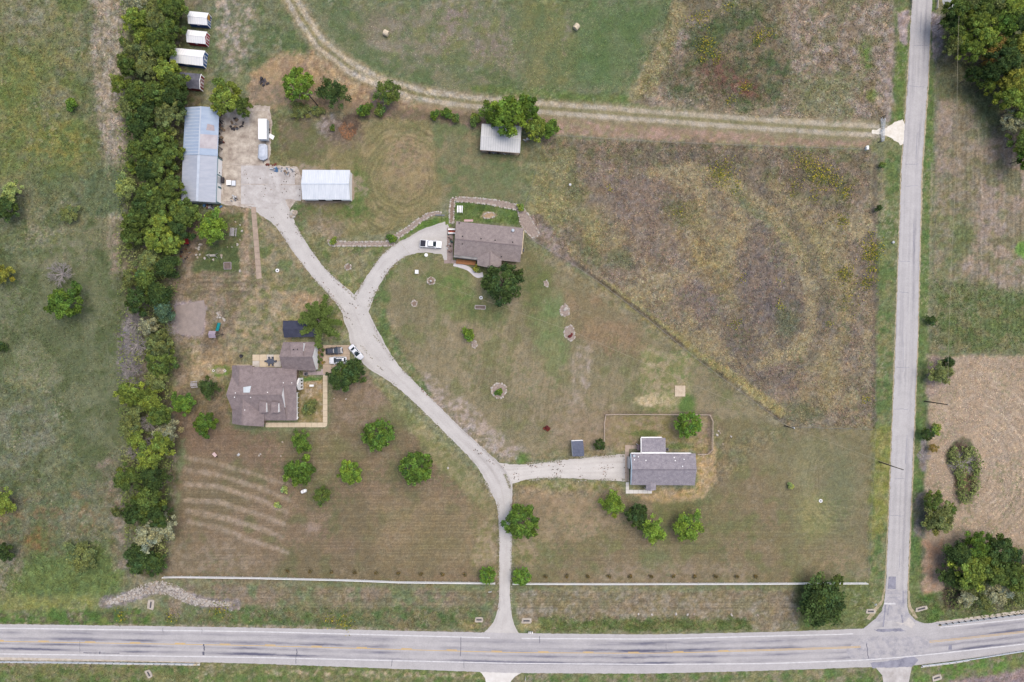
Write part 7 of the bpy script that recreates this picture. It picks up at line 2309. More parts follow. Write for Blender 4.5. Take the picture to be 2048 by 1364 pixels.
# ------------------------------------------------------------------ poles, wires, signs, mailboxes
M_POLE = pm('dark_creosote_pole', (70, 60, 56), (54, 46, 44), 1.5, .9)
def pole(label, base_px, h, xarm=None, can=False, a=0.0, mat=None):
    p = W(*base_px, 0)
    t = thing('utility_pole', label, 'utility pole', (p.x, p.y), a)
    MB().tube((0, 0, 0), (0, 0, h), .17, .11, 10).build('pole_shaft', mat or M_POLE, t)
    if xarm:
        MB().box(-xarm / 2, xarm / 2, -.06, .06, h - .5, h - .36).build('cross_arm', mat or M_POLE, t)
        for x in (-xarm * .42, xarm * .42):
            MB().lathe((x, 0, h - .36), [(.05, 0), (.07, .12), (.03, .16)], 8).build('insulator', M_LAMP, t)
    MB().lathe((0, 0, h), [(.06, 0), (.08, .14), (.03, .2)], 8).build('insulator', M_LAMP, t)
    if can:
        MB().lathe((.34, 0, h - 1.7), [(.22, 0), (.25, .1), (.25, .8), (.2, .9)], 12).build('transformer', pm('pale_transformer', (222, 224, 226), None, 1, .5), t)
    return t
pole('dark utility pole leaning from view over the bare field', (1849, 802.5), 10.2)
pole('dark utility pole beside the lane below the rough field', (1758, 923.5), 12.0)
pole('short utility pole with pale transformer at the fence corner', (1570, 851.5), 6.2, None, True)
pole('utility pole rising between the two trees above the yard', (636, 212), 9.2, 1.6)
pole('slim light pole in its ringed bed on the lawn', (862, 564), 4.4, None, True, 0.0, M_POSTGREY)
def wire(label, pts, sag=.6, r=.035):
    """pts: (px, py, h) of the base positions"""
    P = [Vector(((x - 1024) * S, (682 - y) * S, h)) for x, y, h in pts]
    t = thing('power_line', label, 'power line', (P[0].x, P[0].y, P[0].z))
    for i in range(len(P) - 1):
        m = MB()
        n_ = 12
        prev = None
        for k in range(n_ + 1):
            f = k / n_
            q_ = P[i].lerp(P[i + 1], f) - Vector((0, 0, 4 * sag * f * (1 - f))) - P[0]
            if prev is not None:
                m.tube(prev, q_, r, n=4)
            prev = q_
        m.build('cable', pm('pale_cable', (176, 168, 140), None, 1, .6), t)
    return t
wire('power cable crossing the big lawn to the light pole', [(1758, 923.5, 11.8), (1570, 851.5, 6.3), (1143, 664, 5.6), (862, 564, 4.5)])
wire('thin service cable from the light pole to the gravel turn', [(862, 564, 4.4), (824, 512, 4.6), (790, 470, 5.0)], .3, .03)
wire('power cable strung over the woods at the top of the lane', [(1849, 802.5, 10.1), (1868, 330, 10), (1876, -40, 10)], .7, .03)

# fallen/seen from above stop sign, yellow warning sign, mailboxes
p = W(1750, 1208, 1.5)
t = thing('stop_sign', 'stop sign at the lane mouth seen from behind', 'road sign', (p.x, p.y), .75)
MB().tube((0, 0, 0), (0, 0, 2.2), .04, n=6).build('sign_post', M_GATE, t)
m = MB()
oc = [(.4 * math.cos(math.pi / 8 + k * math.pi / 4), .4 * math.sin(math.pi / 8 + k * math.pi / 4)) for k in range(8)]
m.add([(x, -.02, 1.9 + y) for x, y in oc] + [(x, .02, 1.9 + y) for x, y in oc], [tuple(range(8)), tuple(range(8, 16))[::-1]] + [(i, 8 + i, 8 + (i + 1) % 8, (i + 1) % 8) for i in range(8)])
m.build('sign_plate', M_WHITE_METAL2, t)
p = W(1876, 1248, .6)
t = thing('warning_sign', 'yellow diamond warning sign at the end of the guard rail', 'road sign', (p.x, p.y), .1)
MB().tube((0, 0, 0), (0, 0, 1.6), .04, n=6).build('sign_post', M_GATE, t)
MB().add([(0, -.1, 1.0), (.5, -.02, 1.5), (0, .1, 2.0), (-.5, -.02, 1.5), (0, -.13, 1.0), (.5, -.05, 1.5), (0, .07, 2.0), (-.5, -.05, 1.5)], [(0, 1, 2, 3), (7, 6, 5, 4), (0, 4, 5, 1), (1, 5, 6, 2), (2, 6, 7, 3), (3, 7, 4, 0)]).build('sign_plate', pm('warning_yellow', (226, 196, 60), None, 1, .5), t)
for k, lb in enumerate(('white mailbox nearest the main drive mouth', 'white mailbox between two others at the drive mouth', 'white mailbox farthest from the main drive mouth')):
    p = W(1058 + 3.3 * k, 1264.5, .8)
    t = thing('mailbox', lb, 'mailbox', (p.x, p.y), math.pi / 2, 'mailboxes at the main drive mouth')
    MB().box(-.04, .04, -.04, .04, 0, .95).build('post', M_WOOD, t)
    m = MB()
    pr = [(-.13, .95), (.13, .95), (.13, 1.12), (.08, 1.21), (-.08, 1.21), (-.13, 1.12)]
    m.add([(-.3, y, z) for y, z in pr] + [(.3, y, z) for y, z in pr], [tuple(range(6))[::-1], tuple(range(6, 12))] + [(i, (i + 1) % 6, 6 + (i + 1) % 6, 6 + i) for i in range(6)])
    m.build('box_body', M_WHITE_METAL2, t)
    MB().box(-.1, .06, .13, .15, 1.1, 1.28).build('flag', M_RED_W, t)
for (x_, y_, lb) in ((980, 1183.5, 'low white sign board inside the fence by the drive'), (1051, 1357, 'small white marker beside the white drive')):
    p = W(x_, y_, .4)
    t = thing('sign_board', lb, 'sign', (p.x, p.y), 0.1 if x_ < 1000 else 1.4)
    MB().box(-.45, .45, -.03, .03, .25, .8).build('board', M_WHITE_METAL2, t)
    for s in (-.35, .35):
        MB().box(s - .03, s + .03, -.03, .03, 0, .25).build('leg', M_TRIM, t)
# septic and well lids: white rings with a dark cap
for (x_, y_, lb) in ((555, 541, 'white tyre ring with a dark cap beside the long walk'), (962, 595.5, 'white tyre ring with a dark cap below the middle house'), (1641, 1001.5, 'white tyre ring with a dark cap on the lower east lawn'), (852.5, 510, 'white cap on the lawn just below the pickup')):
    p = W(x_, y_, 0)
    t = thing('well_cap', lb, 'well cap', (p.x, p.y))
    MB().lathe((0, 0, 0), [(.5, 0), (.5, .2), (.42, .25), (.2, .2)], 16).build('ring', M_WHITE_METAL2, t)
    MB().lathe((0, 0, .12), [(.22, 0), (.2, .12)], 12).build('cap', M_J2 if y_ != 510 else M_WHITE_METAL2, t)
# air conditioners
for (x_, y_, lb) in ((1045, 500, 'air conditioning unit against the east wall of the middle house'), (1333.5, 899, 'air conditioning unit beside the wing of the east house'), (612, 748, 'heat pump by the entry of the west house')):
    p = W(x_, y_, .4)
    t = thing('air_conditioner', lb, 'air conditioner', (p.x, p.y))
    MB().box(-.42, .42, -.42, .42, .05, .8).build('case', M_J6, t)
    MB().lathe((0, 0, .8), [(.36, 0), (.34, .03), (.1, .04)], 14).build('fan_grille', M_J2, t)
# footpath gate panels by the bed
p = W(880, 430, .5)
t = thing('garden_bench', 'pale plank bench across the path of the back lawn', 'bench', (p.x, p.y), -.04)
MB().box(-1.3, 1.3, -.16, -.02, .4, .45).build('seat_plank', M_J6, t)
MB().box(-1.3, 1.3, .02, .16, .4, .45).build('seat_plank', M_J6, t)
for x in (-1.1, 1.1):
    MB().box(x - .05, x + .05, -.15, .15, 0, .4).build('leg', M_J6, t)
# ------------------------------------------------------------------ trees, shrubs, weeds
def foliage_material():
    m = bpy.data.materials.new('foliage')
    m.use_nodes = True
    t = m.node_tree
    L = t.links.new
    b = t.nodes['Principled BSDF']
    b.inputs['Roughness'].default_value = 0.75
    b.inputs['Specular IOR Level'].default_value = 0.15
    a = t.nodes.new('ShaderNodeAttribute')
    a.attribute_name = 'Col'
    oi = t.nodes.new('ShaderNodeObjectInfo')
    mx = t.nodes.new('ShaderNodeVectorMath')
    mx.operation = 'MULTIPLY'
    L(a.outputs['Color'], mx.inputs[0])
    L(oi.outputs['Color'], mx.inputs[1])
    L(mx.outputs[0], b.inputs['Base Color'])
    tr = t.nodes.new('ShaderNodeBsdfTranslucent')
    L(mx.outputs[0], tr.inputs['Color'])
    ms = t.nodes.new('ShaderNodeMixShader')
    ms.inputs[0].default_value = 0.45
    L(b.outputs[0], ms.inputs[1])
    L(tr.outputs[0], ms.inputs[2])
    L(ms.outputs[0], t.nodes['Material Output'].inputs['Surface'])
    return m
M_LEAF = foliage_material()
M_BARK = pm('grey_bark', (128, 116, 104), (96, 86, 76), 2.0, .95)
M_DEAD = pm('bleached_twigs', (186, 178, 174), (150, 142, 140), 1.2, .95)
M_TWIG = pm('brown_twigs', (128, 108, 92), (100, 82, 70), 1.2, .95)

HR = 1.7        # crown height unit: full height / radius in the normalised mesh

def unit(rg, n):
    v = rg.normal(size=(n, 3))
    return v / np.linalg.norm(v, axis=1)[:, None]

def leaf_quads(pos, nrm, size, asp=1.5, rg=None):
    n = len(pos)
    t = np.cross(nrm, unit(rg, n))
    t /= np.linalg.norm(t, axis=1)[:, None] + 1e-9
    b = np.cross(nrm, t)
    s = size[:, None]
    return np.stack([pos - t * s * asp, pos - b * s, pos + t * s * asp, pos + b * s], 1)

def crown_mesh(name, seed, n, nc, rin, rout, cr, z0, z1, leaf, up=.7, spike=0.0, cone=0.0, asp=1.5, top=.75, lobe=1.0):
    """clumped crown: x,y in crown radii, z as a share of the full height"""
    rg = np.random.default_rng(seed)
    c, r = [], []
    lob = rg.uniform(0, 6.28, 3)
    for k in range(nc):
        a = 2.399 * k + rg.uniform(-.4, .4)
        e = rg.uniform(-.25, 1) if k > nc * .25 else rg.uniform(.6, 1)
        e = math.asin(max(-.3, min(1, e)))
        f = rg.uniform(rin, rout) * (1 + lobe * (.14 * math.sin(2 * a + lob[0]) + .10 * math.sin(3 * a + lob[1]) + .08 * math.sin(5 * a + lob[2])))
        zc = (math.sin(e) * .5 + .5)
        hz = z0 + (z1 - z0) * (zc ** .8)
        rad = f * math.cos(e) * (1 - cone * zc)
        c.append((rad * math.cos(a), rad * math.sin(a), hz * HR))
        r.append(cr * rg.uniform(.7, 1.3))
    c = np.array(c); r = np.array(r)
    w_ = r ** 2.2
    k = rg.choice(nc, n, p=w_ / w_.sum())
    d = unit(rg, n)
    d[:, 2] = np.where(rg.uniform(size=n) < top, np.abs(d[:, 2]), d[:, 2])
    pos = c[k] + d * (r[k] * rg.uniform(.15, 1, n) ** .5)[:, None] * np.array([1, 1, .75])
    if spike:
        out = pos[:, :2] / (np.linalg.norm(pos[:, :2], axis=1)[:, None] + 1e-6)
        q = (rg.uniform(size=n) ** 3)[:, None]
        pos[:, :2] += out * q * spike
    nrm = d * .9 + np.array([0, 0, up]) + unit(rg, n) * .95
    nrm /= np.linalg.norm(nrm, axis=1)[:, None]
    sz = leaf * rg.uniform(.6, 1.35, n)
    q = leaf_quads(pos, nrm, sz, asp, rg)
    q[:, :, 2] = np.maximum(q[:, :, 2], .03) / HR
    bright = np.clip(1 + .34 * rg.normal(size=n), .35, 2.1) * np.clip(1 + .2 * rg.normal(size=nc), .5, 1.6)[k]
    yel = (.10 * rg.normal(size=nc))[k] + .06 * rg.normal(size=n)
    col = np.stack([bright * (1 + yel), bright * (1 + .35 * yel), bright * (1 - .8 * yel)], 1)
    return finish_leaves(name, q, col), c, r

def finish_leaves(name, q, col):
    n = len(q)
    me = np_mesh(name, q.reshape(-1, 3), np.arange(4 * n).reshape(n, 4))
    at = me.color_attributes.new('Col', 'FLOAT_COLOR', 'POINT')
    cc = np.ones((n, 4, 4), np.float32)
    cc[:, :, :3] = np.clip(col, .2, 3)[:, None, :]
    at.data.foreach_set('color', cc.ravel())
    me.materials.append(M_LEAF)
    return me

def trunk_mesh(seed, c, th=.035, n=7, reach=.8):
    rg = np.random.default_rng(seed)
    m = MB()
    fork = .32
    m.tube((0, 0, 0), (0, 0, fork), th * 1.25, th * .9, 7)
    idx = rg.choice(len(c), min(n, len(c)), replace=False)
    for i in idx:
        p = Vector((c[i][0], c[i][1], c[i][2] / HR))
        a = Vector((0, 0, fork - .02))
        mid = a.lerp(p, .5) + Vector((0, 0, .04))
        e = a.lerp(p, reach)
        m.tube(a, mid, th * .7, th * .45, 5)
        m.tube(mid, e, th * .45, th * .15, 5)
    return m.mesh('trunk', M_BARK)

def dead_mesh(seed, gens=4, spread=.75, n0=20, mat=None, low=False):
    rg = np.random.default_rng(seed)
    m = MB()
    def grow(p, d, l, r, g):
        e = p + d * l
        m.tube(p, e, r, r * .6, 4 if g < 2 else 3)
        if g >= gens:
            return
        for k in range(4 if g == 0 else int(rg.integers(3, 5))):
            nd = (d + Vector(rg.normal(size=3)) * spread * .62)
            nd.z = nd.z * .7 + (.02 if low else .12)
            nd.normalize()
            grow(p + d * l * rg.uniform(.5, 1), nd, l * rg.uniform(.5, .72), r * .55, g + 1)
    for k in range(n0):
        a = 6.28 * k / n0 + rg.uniform(-.3, .3)
        d = Vector((math.cos(a), math.sin(a), .25 if low else rg.uniform(.5, 1.3))).normalized()
        grow(Vector((0, 0, .06)), d, .46, .022, 1)
    for i, v in enumerate(m.v):
        m.v[i] = (v[0], v[1], max(0.0, v[2]) * (.5 if low else .8))
    return m.mesh('branches', mat or M_DEAD)

VAR = {}
def variants(kind, specs):
    VAR[kind] = []
    for s in specs:
        me, c, r = crown_mesh('crown', **s)
        VAR[kind].append((me, trunk_mesh(s['seed'], c, reach=.95 if kind == 'airy' else .8, n=12 if kind == 'airy' else 7)))
B_ = dict(n=4800, nc=46, rin=.45, rout=.92, cr=.19, z0=.24, z1=.94, leaf=.036, spike=.05)
variants('broad', [dict(B_, seed=s) for s in (1, 2, 3, 4, 5)])
variants('round', [dict(n=5400, nc=95, lobe=.35, rin=.6, rout=.9, cr=.145, z0=.2, z1=.92, leaf=.034, spike=.08, seed=s) for s in (11, 12, 13)])
variants('airy', [dict(n=3000, nc=34, rin=.4, rout=.9, cr=.2, z0=.3, z1=.9, leaf=.034, spike=.14, seed=s) for s in (21, 22, 23)])
variants('cedar', [dict(n=4800, nc=34, rin=.4, rout=.8, cr=.22, z0=.12, z1=.95, leaf=.026, spike=.25, cone=.55, asp=2.6, seed=s) for s in (31, 32)])
variants('bush', [dict(n=700, nc=9, rin=.3, rout=.72, cr=.40, z0=.12, z1=.8, leaf=.075, seed=s) for s in (41, 42, 43)])
DEADV = [dead_mesh(s) for s in (51, 52)]

def arms_mesh(seed):
    """spreading conifer: long drooping fronds"""
    rg = np.random.default_rng(seed)
    qs, cs = [], []
    m = MB()
    m.tube((0, 0, 0), (0, 0, .9), .03, .012, 7)
    for k in range(11):
        a = 2.399 * k
        ln = rg.uniform(.62, 1.05)
        h0 = .34 + .5 * k / 11
        n = 420
        f = rg.uniform(.12, 1, n)
        side = rg.normal(size=n) * .07 * (1.15 - f * .6)
        x = f * ln * math.cos(a) - side * math.sin(a)
        y = f * ln * math.sin(a) + side * math.cos(a)
        z = (h0 + .10 * f - .16 * f * f) * HR + rg.normal(size=n) * .03
        pos = np.stack([x, y, z], 1)
        nrm = np.array([0, 0, 1.0]) + unit(rg, n) * .7
        nrm /= np.linalg.norm(nrm, axis=1)[:, None]
        q = leaf_quads(pos, nrm, .02 * rg.uniform(.7, 1.3, n), 2.4, rg)
        q[:, :, 2] /= HR
        qs.append(q)
        b = np.clip(1 + .22 * rg.normal(size=n), .5, 1.6) * (.8 + .3 * f)
        cs.append(np.stack([b, b, b], 1))
        m.tube((0, 0, h0), (ln * .9 * math.cos(a), ln * .9 * math.sin(a), h0 - .05), .012, .003, 4)
    return finish_leaves('crown', np.concatenate(qs), np.concatenate(cs)), m.mesh('trunk', M_BARK)
VAR['arms'] = [arms_mesh(61)]

TONE = {'dk': (64, 82, 44), 'md': (86, 102, 50), 'yg': (112, 127, 57), 'br': (92, 119, 49), 'ol': (104, 113, 68), 'gy': (138, 140, 112), 'ye': (128, 130, 58),
        'or': (132, 116, 66), 'te': (82, 104, 80), 'lg': (132, 144, 86), 'fr': (82, 106, 44), 'br_': (104, 92, 60), 'lm': (103, 127, 51)}
KF = 1.28
CNT = {}
def tree(px, py, rp, kind, tone, label, hk=None, name=None, cat=None, group=None):
    """px,py = middle of the crown in the photo, rp = its radius in photo px"""
    rad = rp * S
    h = hk or {'bush': rad * 1.25, 'cedar': rad * 2.0, 'dead': rad * 1.5}.get(kind, 2.6 + rad * 1.15)
    p = W(px, py, h * .62)
    name = name or ('shrub' if kind == 'bush' else {'cedar': 'juniper', 'dead': 'bare_tree', 'arms': 'conifer'}.get(kind, 'tree'))
    cat = cat or ('shrub' if kind == 'bush' else 'tree')
    rz = random.uniform(0, 6.28)
    rad *= 1.06
    k = CNT.get(kind, 0)
    CNT[kind] = k + 1
    t = thing(name, label, cat, (p.x, p.y, 0), rz, group)
    if kind == 'dead':
        part('branches', DEADV[k % 2], t, scale=(rad, rad, h))
        return t
    cm, tm = VAR[kind][k % len(VAR[kind])]
    o = part('crown', cm, t, scale=(rad, rad, h))
    c = lin(TONE[tone]) * KF * random.uniform(.9, 1.1)
    o.color = (c[0], c[1], c[2], 1)
    part('trunk', tm, t, scale=(rad, rad, h))
    return t

G_L = 'trees on the lawns'
for a in [
    (598, 170, 32, 'round', 'lm', 'round bright tree with yellowing flank above the yard', 8.0),
    (664, 186, 33, 'airy', 'dk', 'dark spreading tree beside the utility pole', 6.5),
    (776, 186, 27, 'airy', 'md', 'open branched tree at the bend of the dirt track', 5.5),
    (730, 220, 17, 'bush', 'fr', 'dense round shrub above the brush pile', 3.4),
    (760, 222, 14, 'bush', 'md', 'low shrub next to the dense round shrub by the track bend', 2.2),
    (869, 230, 11, 'bush', 'fr', 'single small round shrub below the dirt track', 2.4),
    (893, 226, 13, 'bush', 'fr', 'larger of two touching shrubs below the dirt track', 2.6),
    (911, 237, 11, 'bush', 'md', 'smaller of two touching shrubs below the dirt track', 2.2),
    (950, 238, 14, 'bush', 'md', 'shrub at the corner of the open pole barn', 3.0),
    (985, 228, 26, 'airy', 'fr', 'light tree above the corner of the pole barn', 6.5),
    (1018, 232, 37, 'broad', 'lm', 'big dense tree hanging over the pole barn roof', 10.0),
    (1052, 218, 26, 'broad', 'fr', 'bright tree between pole barn and dirt track', 8.0),
    (1072, 258, 24, 'broad', 'yg', 'yellow green tree at the barn end of the thicket', 6.5),
    (1100, 258, 22, 'airy', 'fr', 'last tree of the thicket pointing along the track', 5.0),
    (428, 456, 33, 'airy', 'lm', 'yellow green tree shading the garden square', 7.5),
    (424, 446, 20, 'broad', 'yg', 'low inner yellow green tree of the garden square', 6.0),
    (452, 198, 34, 'broad', 'yg', 'yellow green tree leaning over the end of the workshop', 8.5),
    (486, 214, 20, 'broad', 'md', 'darker tree at the yard side of the yellow green one', 6.5),
    (1006, 566, 40, 'round', 'dk', 'dense dark round tree in front of the middle house', 9.0),
    (937, 668, 15, 'bush', 'lm', 'bright sapling with a pebble bed on the big lawn', 3.8),
    (638, 640, 52, 'arms', 'md', 'spreading conifer with long fronds over the dark shed', 7.0),
    (681, 753, 28, 'broad', 'dk', 'dark tree beside the parked cars at its house side', 7.0),
    (711, 741, 25, 'broad', 'dk', 'dark tree beside the parked cars at its drive side', 6.5),
    (418, 776, 21, 'airy', 'dk', 'small open dark tree next to the grey picnic table', 4.5),
    (367, 806, 24, 'broad', 'br', 'bright green tree nearest the belt below the picnic table', 5.5),
    (413, 846, 24, 'broad', 'fr', 'full green tree at the lower corner of the west house', 5.5),
    (757, 868, 32, 'round', 'fr', 'round lawn tree nearest the gravel drive west of it', 6.0),
    (833, 936, 33, 'round', 'fr', 'round lawn tree lowest along the gravel drive', 6.0),
    (605, 885, 24, 'airy', 'fr', 'airy lawn tree just below the courtyard walk', 5.0),
    (601, 941, 30, 'broad', 'fr', 'broad dark lawn tree above the white tank', 6.5),
    (699, 944, 25, 'broad', 'lm', 'bright pointed tree alone in the middle of the lawn', 5.5),
    (645, 990, 19, 'airy', 'md', 'small thin tree beside the white tank', 4.5),
    (569, 978, 9, 'bush', 'lg', 'pale sapling at the end of the upper windrows', 1.8),
    (554, 1010, 8, 'bush', 'lg', 'pale sapling lower among the windrows', 1.6),
    (1043, 1043, 35, 'round', 'fr', 'big round tree beside the foot of the main drive', 6.5),
    (975, 1151, 18, 'round', 'br', 'clipped round tree at the fence end west of the drive', 3.8),
    (1043, 1152, 19, 'round', 'br', 'clipped round tree at the fence end east of the drive', 4.2),
    (1199, 889, 11.5, 'round', 'dk', 'dark ball shaped bush beside the small blue roofed shed', 3.2),
    (1377, 848, 27, 'round', 'br', 'bright tree inside the chain link yard', 6.5),
    (1225, 1006, 25, 'airy', 'lm', 'light green tree below the white walk of the east house', 5.0),
    (1275, 1030, 25, 'broad', 'dk', 'dark tree joined to a yellow one below the east house', 6.0),
    (1306, 1060, 29, 'airy', 'lm', 'yellow tree joined to a dark one below the east house', 6.0),
    (1376, 1052, 32, 'airy', 'lm', 'bright forked tree on the lower east lawn', 5.5),
    (1645, 1200, 50, 'airy', 'dk', 'large airy tree breaking the white fence by the lane', 7.5),
    (1640, 1204, 42, 'broad', 'dk', 'dark inner tree in the clump that breaks the white fence', 6.5),
    (1757, 416, 8, 'bush', 'dk', 'dark shrub on the lane fence beside the rough field', 2.6),
    (1764, 330, 8, 'bush', 'md', 'small shrub on the lane fence near the field gate', 2.0),
    (1582, 972, 8, 'bush', 'lg', 'pale little shrub alone on the east lawn', 1.4),
    (1862, 640, 12, 'bush', 'dk', 'dark shrub on the verge of the east meadow', 2.6),
    (1896, 725, 15, 'cedar', 'dk', 'dark spiky juniper at the corner of the bare field', 4.2),
    (1880, 747, 27, 'airy', 'ol', 'olive thicket tree under the spiky juniper', 4.5),
    (1852, 868, 13, 'broad', 'dk', 'dark shrubby tree on the lane edge of the bare field', 3.6),
    (1872, 857, 13, 'bush', 'yg', 'yellow green shrub behind the dark one on the field edge', 2.8),
    (1866, 896, 10, 'airy', 'or', 'brownish thin shrub below the pair on the field edge', 2.4),
    (1864, 1000, 20, 'broad', 'md', 'upper green tree of the clump below the oval brush', 5.0),
    (1880, 1036, 30, 'airy', 'ol', 'wide olive tree of the clump below the oval brush', 6.0),
    (1866, 1042, 22, 'broad', 'ol', 'low inner tree of the clump below the oval brush', 4.5),
    (1896, 1018, 16, 'broad', 'md', 'small green tree of the clump facing the bare field', 4.2),
    (27, 386, 22, 'airy', 'lg', 'pale airy tree standing over a dark one in the pasture', 6.5),
    (14, 416, 27, 'broad', 'dk', 'dark tree at the edge of the pasture under a pale one', 6.5),
    (133, 605, 35, 'broad', 'fr', 'large round tree alone in the pasture', 8.0),
    (112, 546, 33, 'dead', 'gy', 'bleached bare tree next to the large pasture tree', 5.0),
    (142, 207, 14, 'bush', 'br', 'bright lone shrub in the upper pasture', 3.0),
    (140, 428, 21, 'airy', 'ol', 'low olive scrub between two pasture trees', 2.2),
    (6, 547, 22, 'airy', 'ye', 'yellowish tree at the edge of the pasture', 5.0),
    (12, 1004, 28, 'airy', 'yg', 'yellow green tree at the edge of the lower pasture', 5.0),
    (10, 1103, 20, 'broad', 'dk', 'dark tree at the edge of the lower pasture', 5.0),
    (164, 1112, 34, 'airy', 'ol', 'dull low scrub tree above the bright grass', 3.0),
    (4, 694, 12, 'bush', 'dk', 'dark shrub at the edge of the middle pasture', 2.6),
    (1042, 416, 9, 'bush', 'yg', 'yellow green bush at the corner of the back lawn', 1.8),
    (784, 477, 11, 'bush', 'fr', 'green shrub where the two stone edged beds meet', 1.8),
    (667, 482, 9, 'bush', 'yg', 'yellowish shrub at the start of the straight bed', 1.4),
    (952, 538, 8, 'bush', 'ye', 'golden shrub beside the curved white walk', 1.4),
    (998, 784, 9, 'bush', 'fr', 'green clump inside the six sided stone ring', 1.2),
    (620, 815, 17, 'bush', 'ol', 'low spreading shrub in the courtyard bed', 1.6),
    (1095, 857, 7, 'bush', 'or', 'red leaved plant alone on the dry lawn', 1.0),
    (665, 256, 7, 'bush', 'md', 'little shrub beside the brush pile', 1.6),
    (635, 222, 14, 'bush', 'ol', 'ivy shrub at the foot of the utility pole', 1.4),
    (600, 220, 20, 'airy', 'ol', 'low scrub behind the yard under the round bright tree', 1.8),
]:
    t = tree(*a)
    if 'red leaved' in a[5]:
        t.children[0].color = (.16, .035, .03, 1)

# shrubs planted in the bed by the parking pad
for k, (x, y) in enumerate([(636, 696), (642, 694), (646, 700), (638, 705), (644, 709), (636, 714), (642, 719), (646, 725), (637, 724), (641, 731)]):
    tree(x, y, 4.0, 'bush', ('dk', 'ol', 'md', 'or')[k % 4], '%s little shrub in the bed by the parked cars, %s' % (('dark', 'olive', 'green', 'brown')[k % 4], ('first from the shed end', 'second', 'third', 'fourth', 'fifth', 'sixth', 'seventh', 'eighth', 'ninth', 'last at the walk')[k]), .8, group='shrubs in the bed by the parking pad')

# ---- the long belt of trees beside the pasture
BELT = [(275, 8, 26, 'airy', 'gy'), (302, 24, 26, 'airy', 'ol'), (345, 18, 27, 'broad', 'md'), (275, 42, 23, 'broad', 'yg'), (318, 45, 26, 'broad', 'ol'), (342, 56, 23, 'broad', 'md'), (290, 74, 22, 'airy', 'yg'),
 (322, 84, 26, 'broad', 'md'), (328, 99, 23, 'broad', 'md'), (266, 102, 22, 'airy', 'ol'), (247, 83, 9, 'bush', 'md'), (300, 112, 26, 'airy', 'ol'), (258, 134, 20, 'broad', 'md'), (294, 140, 24, 'broad', 'ol'),
 (340, 148, 26, 'broad', 'yg'), (354, 166, 23, 'broad', 'md'), (243, 170, 20, 'airy', 'yg'), (282, 188, 27, 'broad', 'md'), (320, 186, 24, 'broad', 'md'), (352, 196, 25, 'broad', 'dk'), (262, 216, 24, 'airy', 'ol'),
 (300, 222, 24, 'broad', 'dk'), (342, 236, 28, 'broad', 'ol'), (280, 254, 26, 'broad', 'dk'), (318, 280, 28, 'broad', 'md'), (280, 304, 24, 'broad', 'md'), (346, 308, 24, 'broad', 'md'), (318, 330, 28, 'broad', 'md'),
 (264, 334, 13, 'bush', 'yg'), (296, 342, 24, 'broad', 'dk'), (254, 374, 23, 'airy', 'lg'), (304, 386, 26, 'broad', 'md'), (346, 378, 25, 'broad', 'md'), (288, 412, 24, 'broad', 'dk'), (324, 414, 27, 'broad', 'md'),
 (370, 428, 29, 'broad', 'md'), (276, 440, 24, 'broad', 'md'), (324, 448, 26, 'broad', 'yg'), (364, 456, 24, 'broad', 'dk'), (270, 472, 24, 'broad', 'md'), (312, 480, 22, 'broad', 'yg'), (344, 486, 23, 'broad', 'yg'),
 (300, 524, 25, 'broad', 'ol'), (338, 534, 29, 'cedar', 'dk'), (296, 560, 30, 'cedar', 'md'), (262, 560, 18, 'airy', 'ol'), (322, 590, 31, 'cedar', 'dk'), (280, 600, 25, 'broad', 'dk'), (332, 622, 24, 'cedar', 'te'),
 (262, 648, 26, 'dead', 'gy'), (264, 690, 31, 'dead', 'gy'), (256, 738, 25, 'dead', 'gy'), (300, 652, 20, 'airy', 'gy'), (322, 690, 26, 'round', 'ol'), (324, 722, 29, 'round', 'md'), (318, 756, 24, 'airy', 'ol'),
 (264, 786, 24, 'broad', 'yg'), (300, 800, 29, 'airy', 'yg'), (272, 822, 22, 'airy', 'ol'), (324, 834, 22, 'broad', 'md'), (262, 856, 23, 'airy', 'ol'), (292, 846, 22, 'dead', 'gy'), (338, 862, 23, 'airy', 'gy'),
 (330, 884, 25, 'broad', 'yg'), (276, 878, 22, 'airy', 'yg'), (264, 906, 20, 'dead', 'gy'), (300, 912, 27, 'airy', 'yg'), (296, 892, 22, 'dead', 'gy'), (258, 956, 28, 'broad', 'md'), (310, 956, 28, 'airy', 'dk'),
 (300, 1004, 31, 'broad', 'md'), (272, 1024, 22, 'broad', 'dk'), (322, 1030, 22, 'broad', 'dk'), (336, 1056, 24, 'airy', 'gy'), (300, 1070, 27, 'airy', 'gy'), (284, 1116, 32, 'broad', 'dk'), (312, 1126, 22, 'broad', 'dk'), (238, 1022, 12, 'airy', 'ol')]
SECT = [(45, 'opposite the shed with the yellow board'), (85, 'opposite the bright red shed'), (130, 'opposite the longest blue shed'), (180, 'opposite the dark red shed'), (240, 'by the blue roof end'), (300, 'beside the blue workshop roof'),
        (360, 'beside the upper grey workshop roof'), (420, 'beside the lower grey workshop roof'), (500, 'opposite the garden square'), (570, 'above the pink gravel patch'), (660, 'beside the pink gravel patch'), (770, 'opposite the play tower lawn'),
        (870, 'opposite the west house'), (930, 'where the windrows begin'), (1010, 'beside the middle windrows'), (1080, 'beside the lowest windrows'), (2000, 'near the white fence end')]
TN = {'dk': 'dark green', 'md': 'mid green', 'yg': 'yellow green', 'ol': 'olive', 'gy': 'grey green', 'lg': 'pale green', 'te': 'blue green', 'br': 'bright green', 'fr': 'fresh green', 'ye': 'golden', 'or': 'orange brown'}
KN = {'airy': 'airy tree', 'broad': 'leafy tree', 'round': 'dense tree', 'cedar': 'juniper', 'dead': 'bare tree', 'bush': 'shrub'}

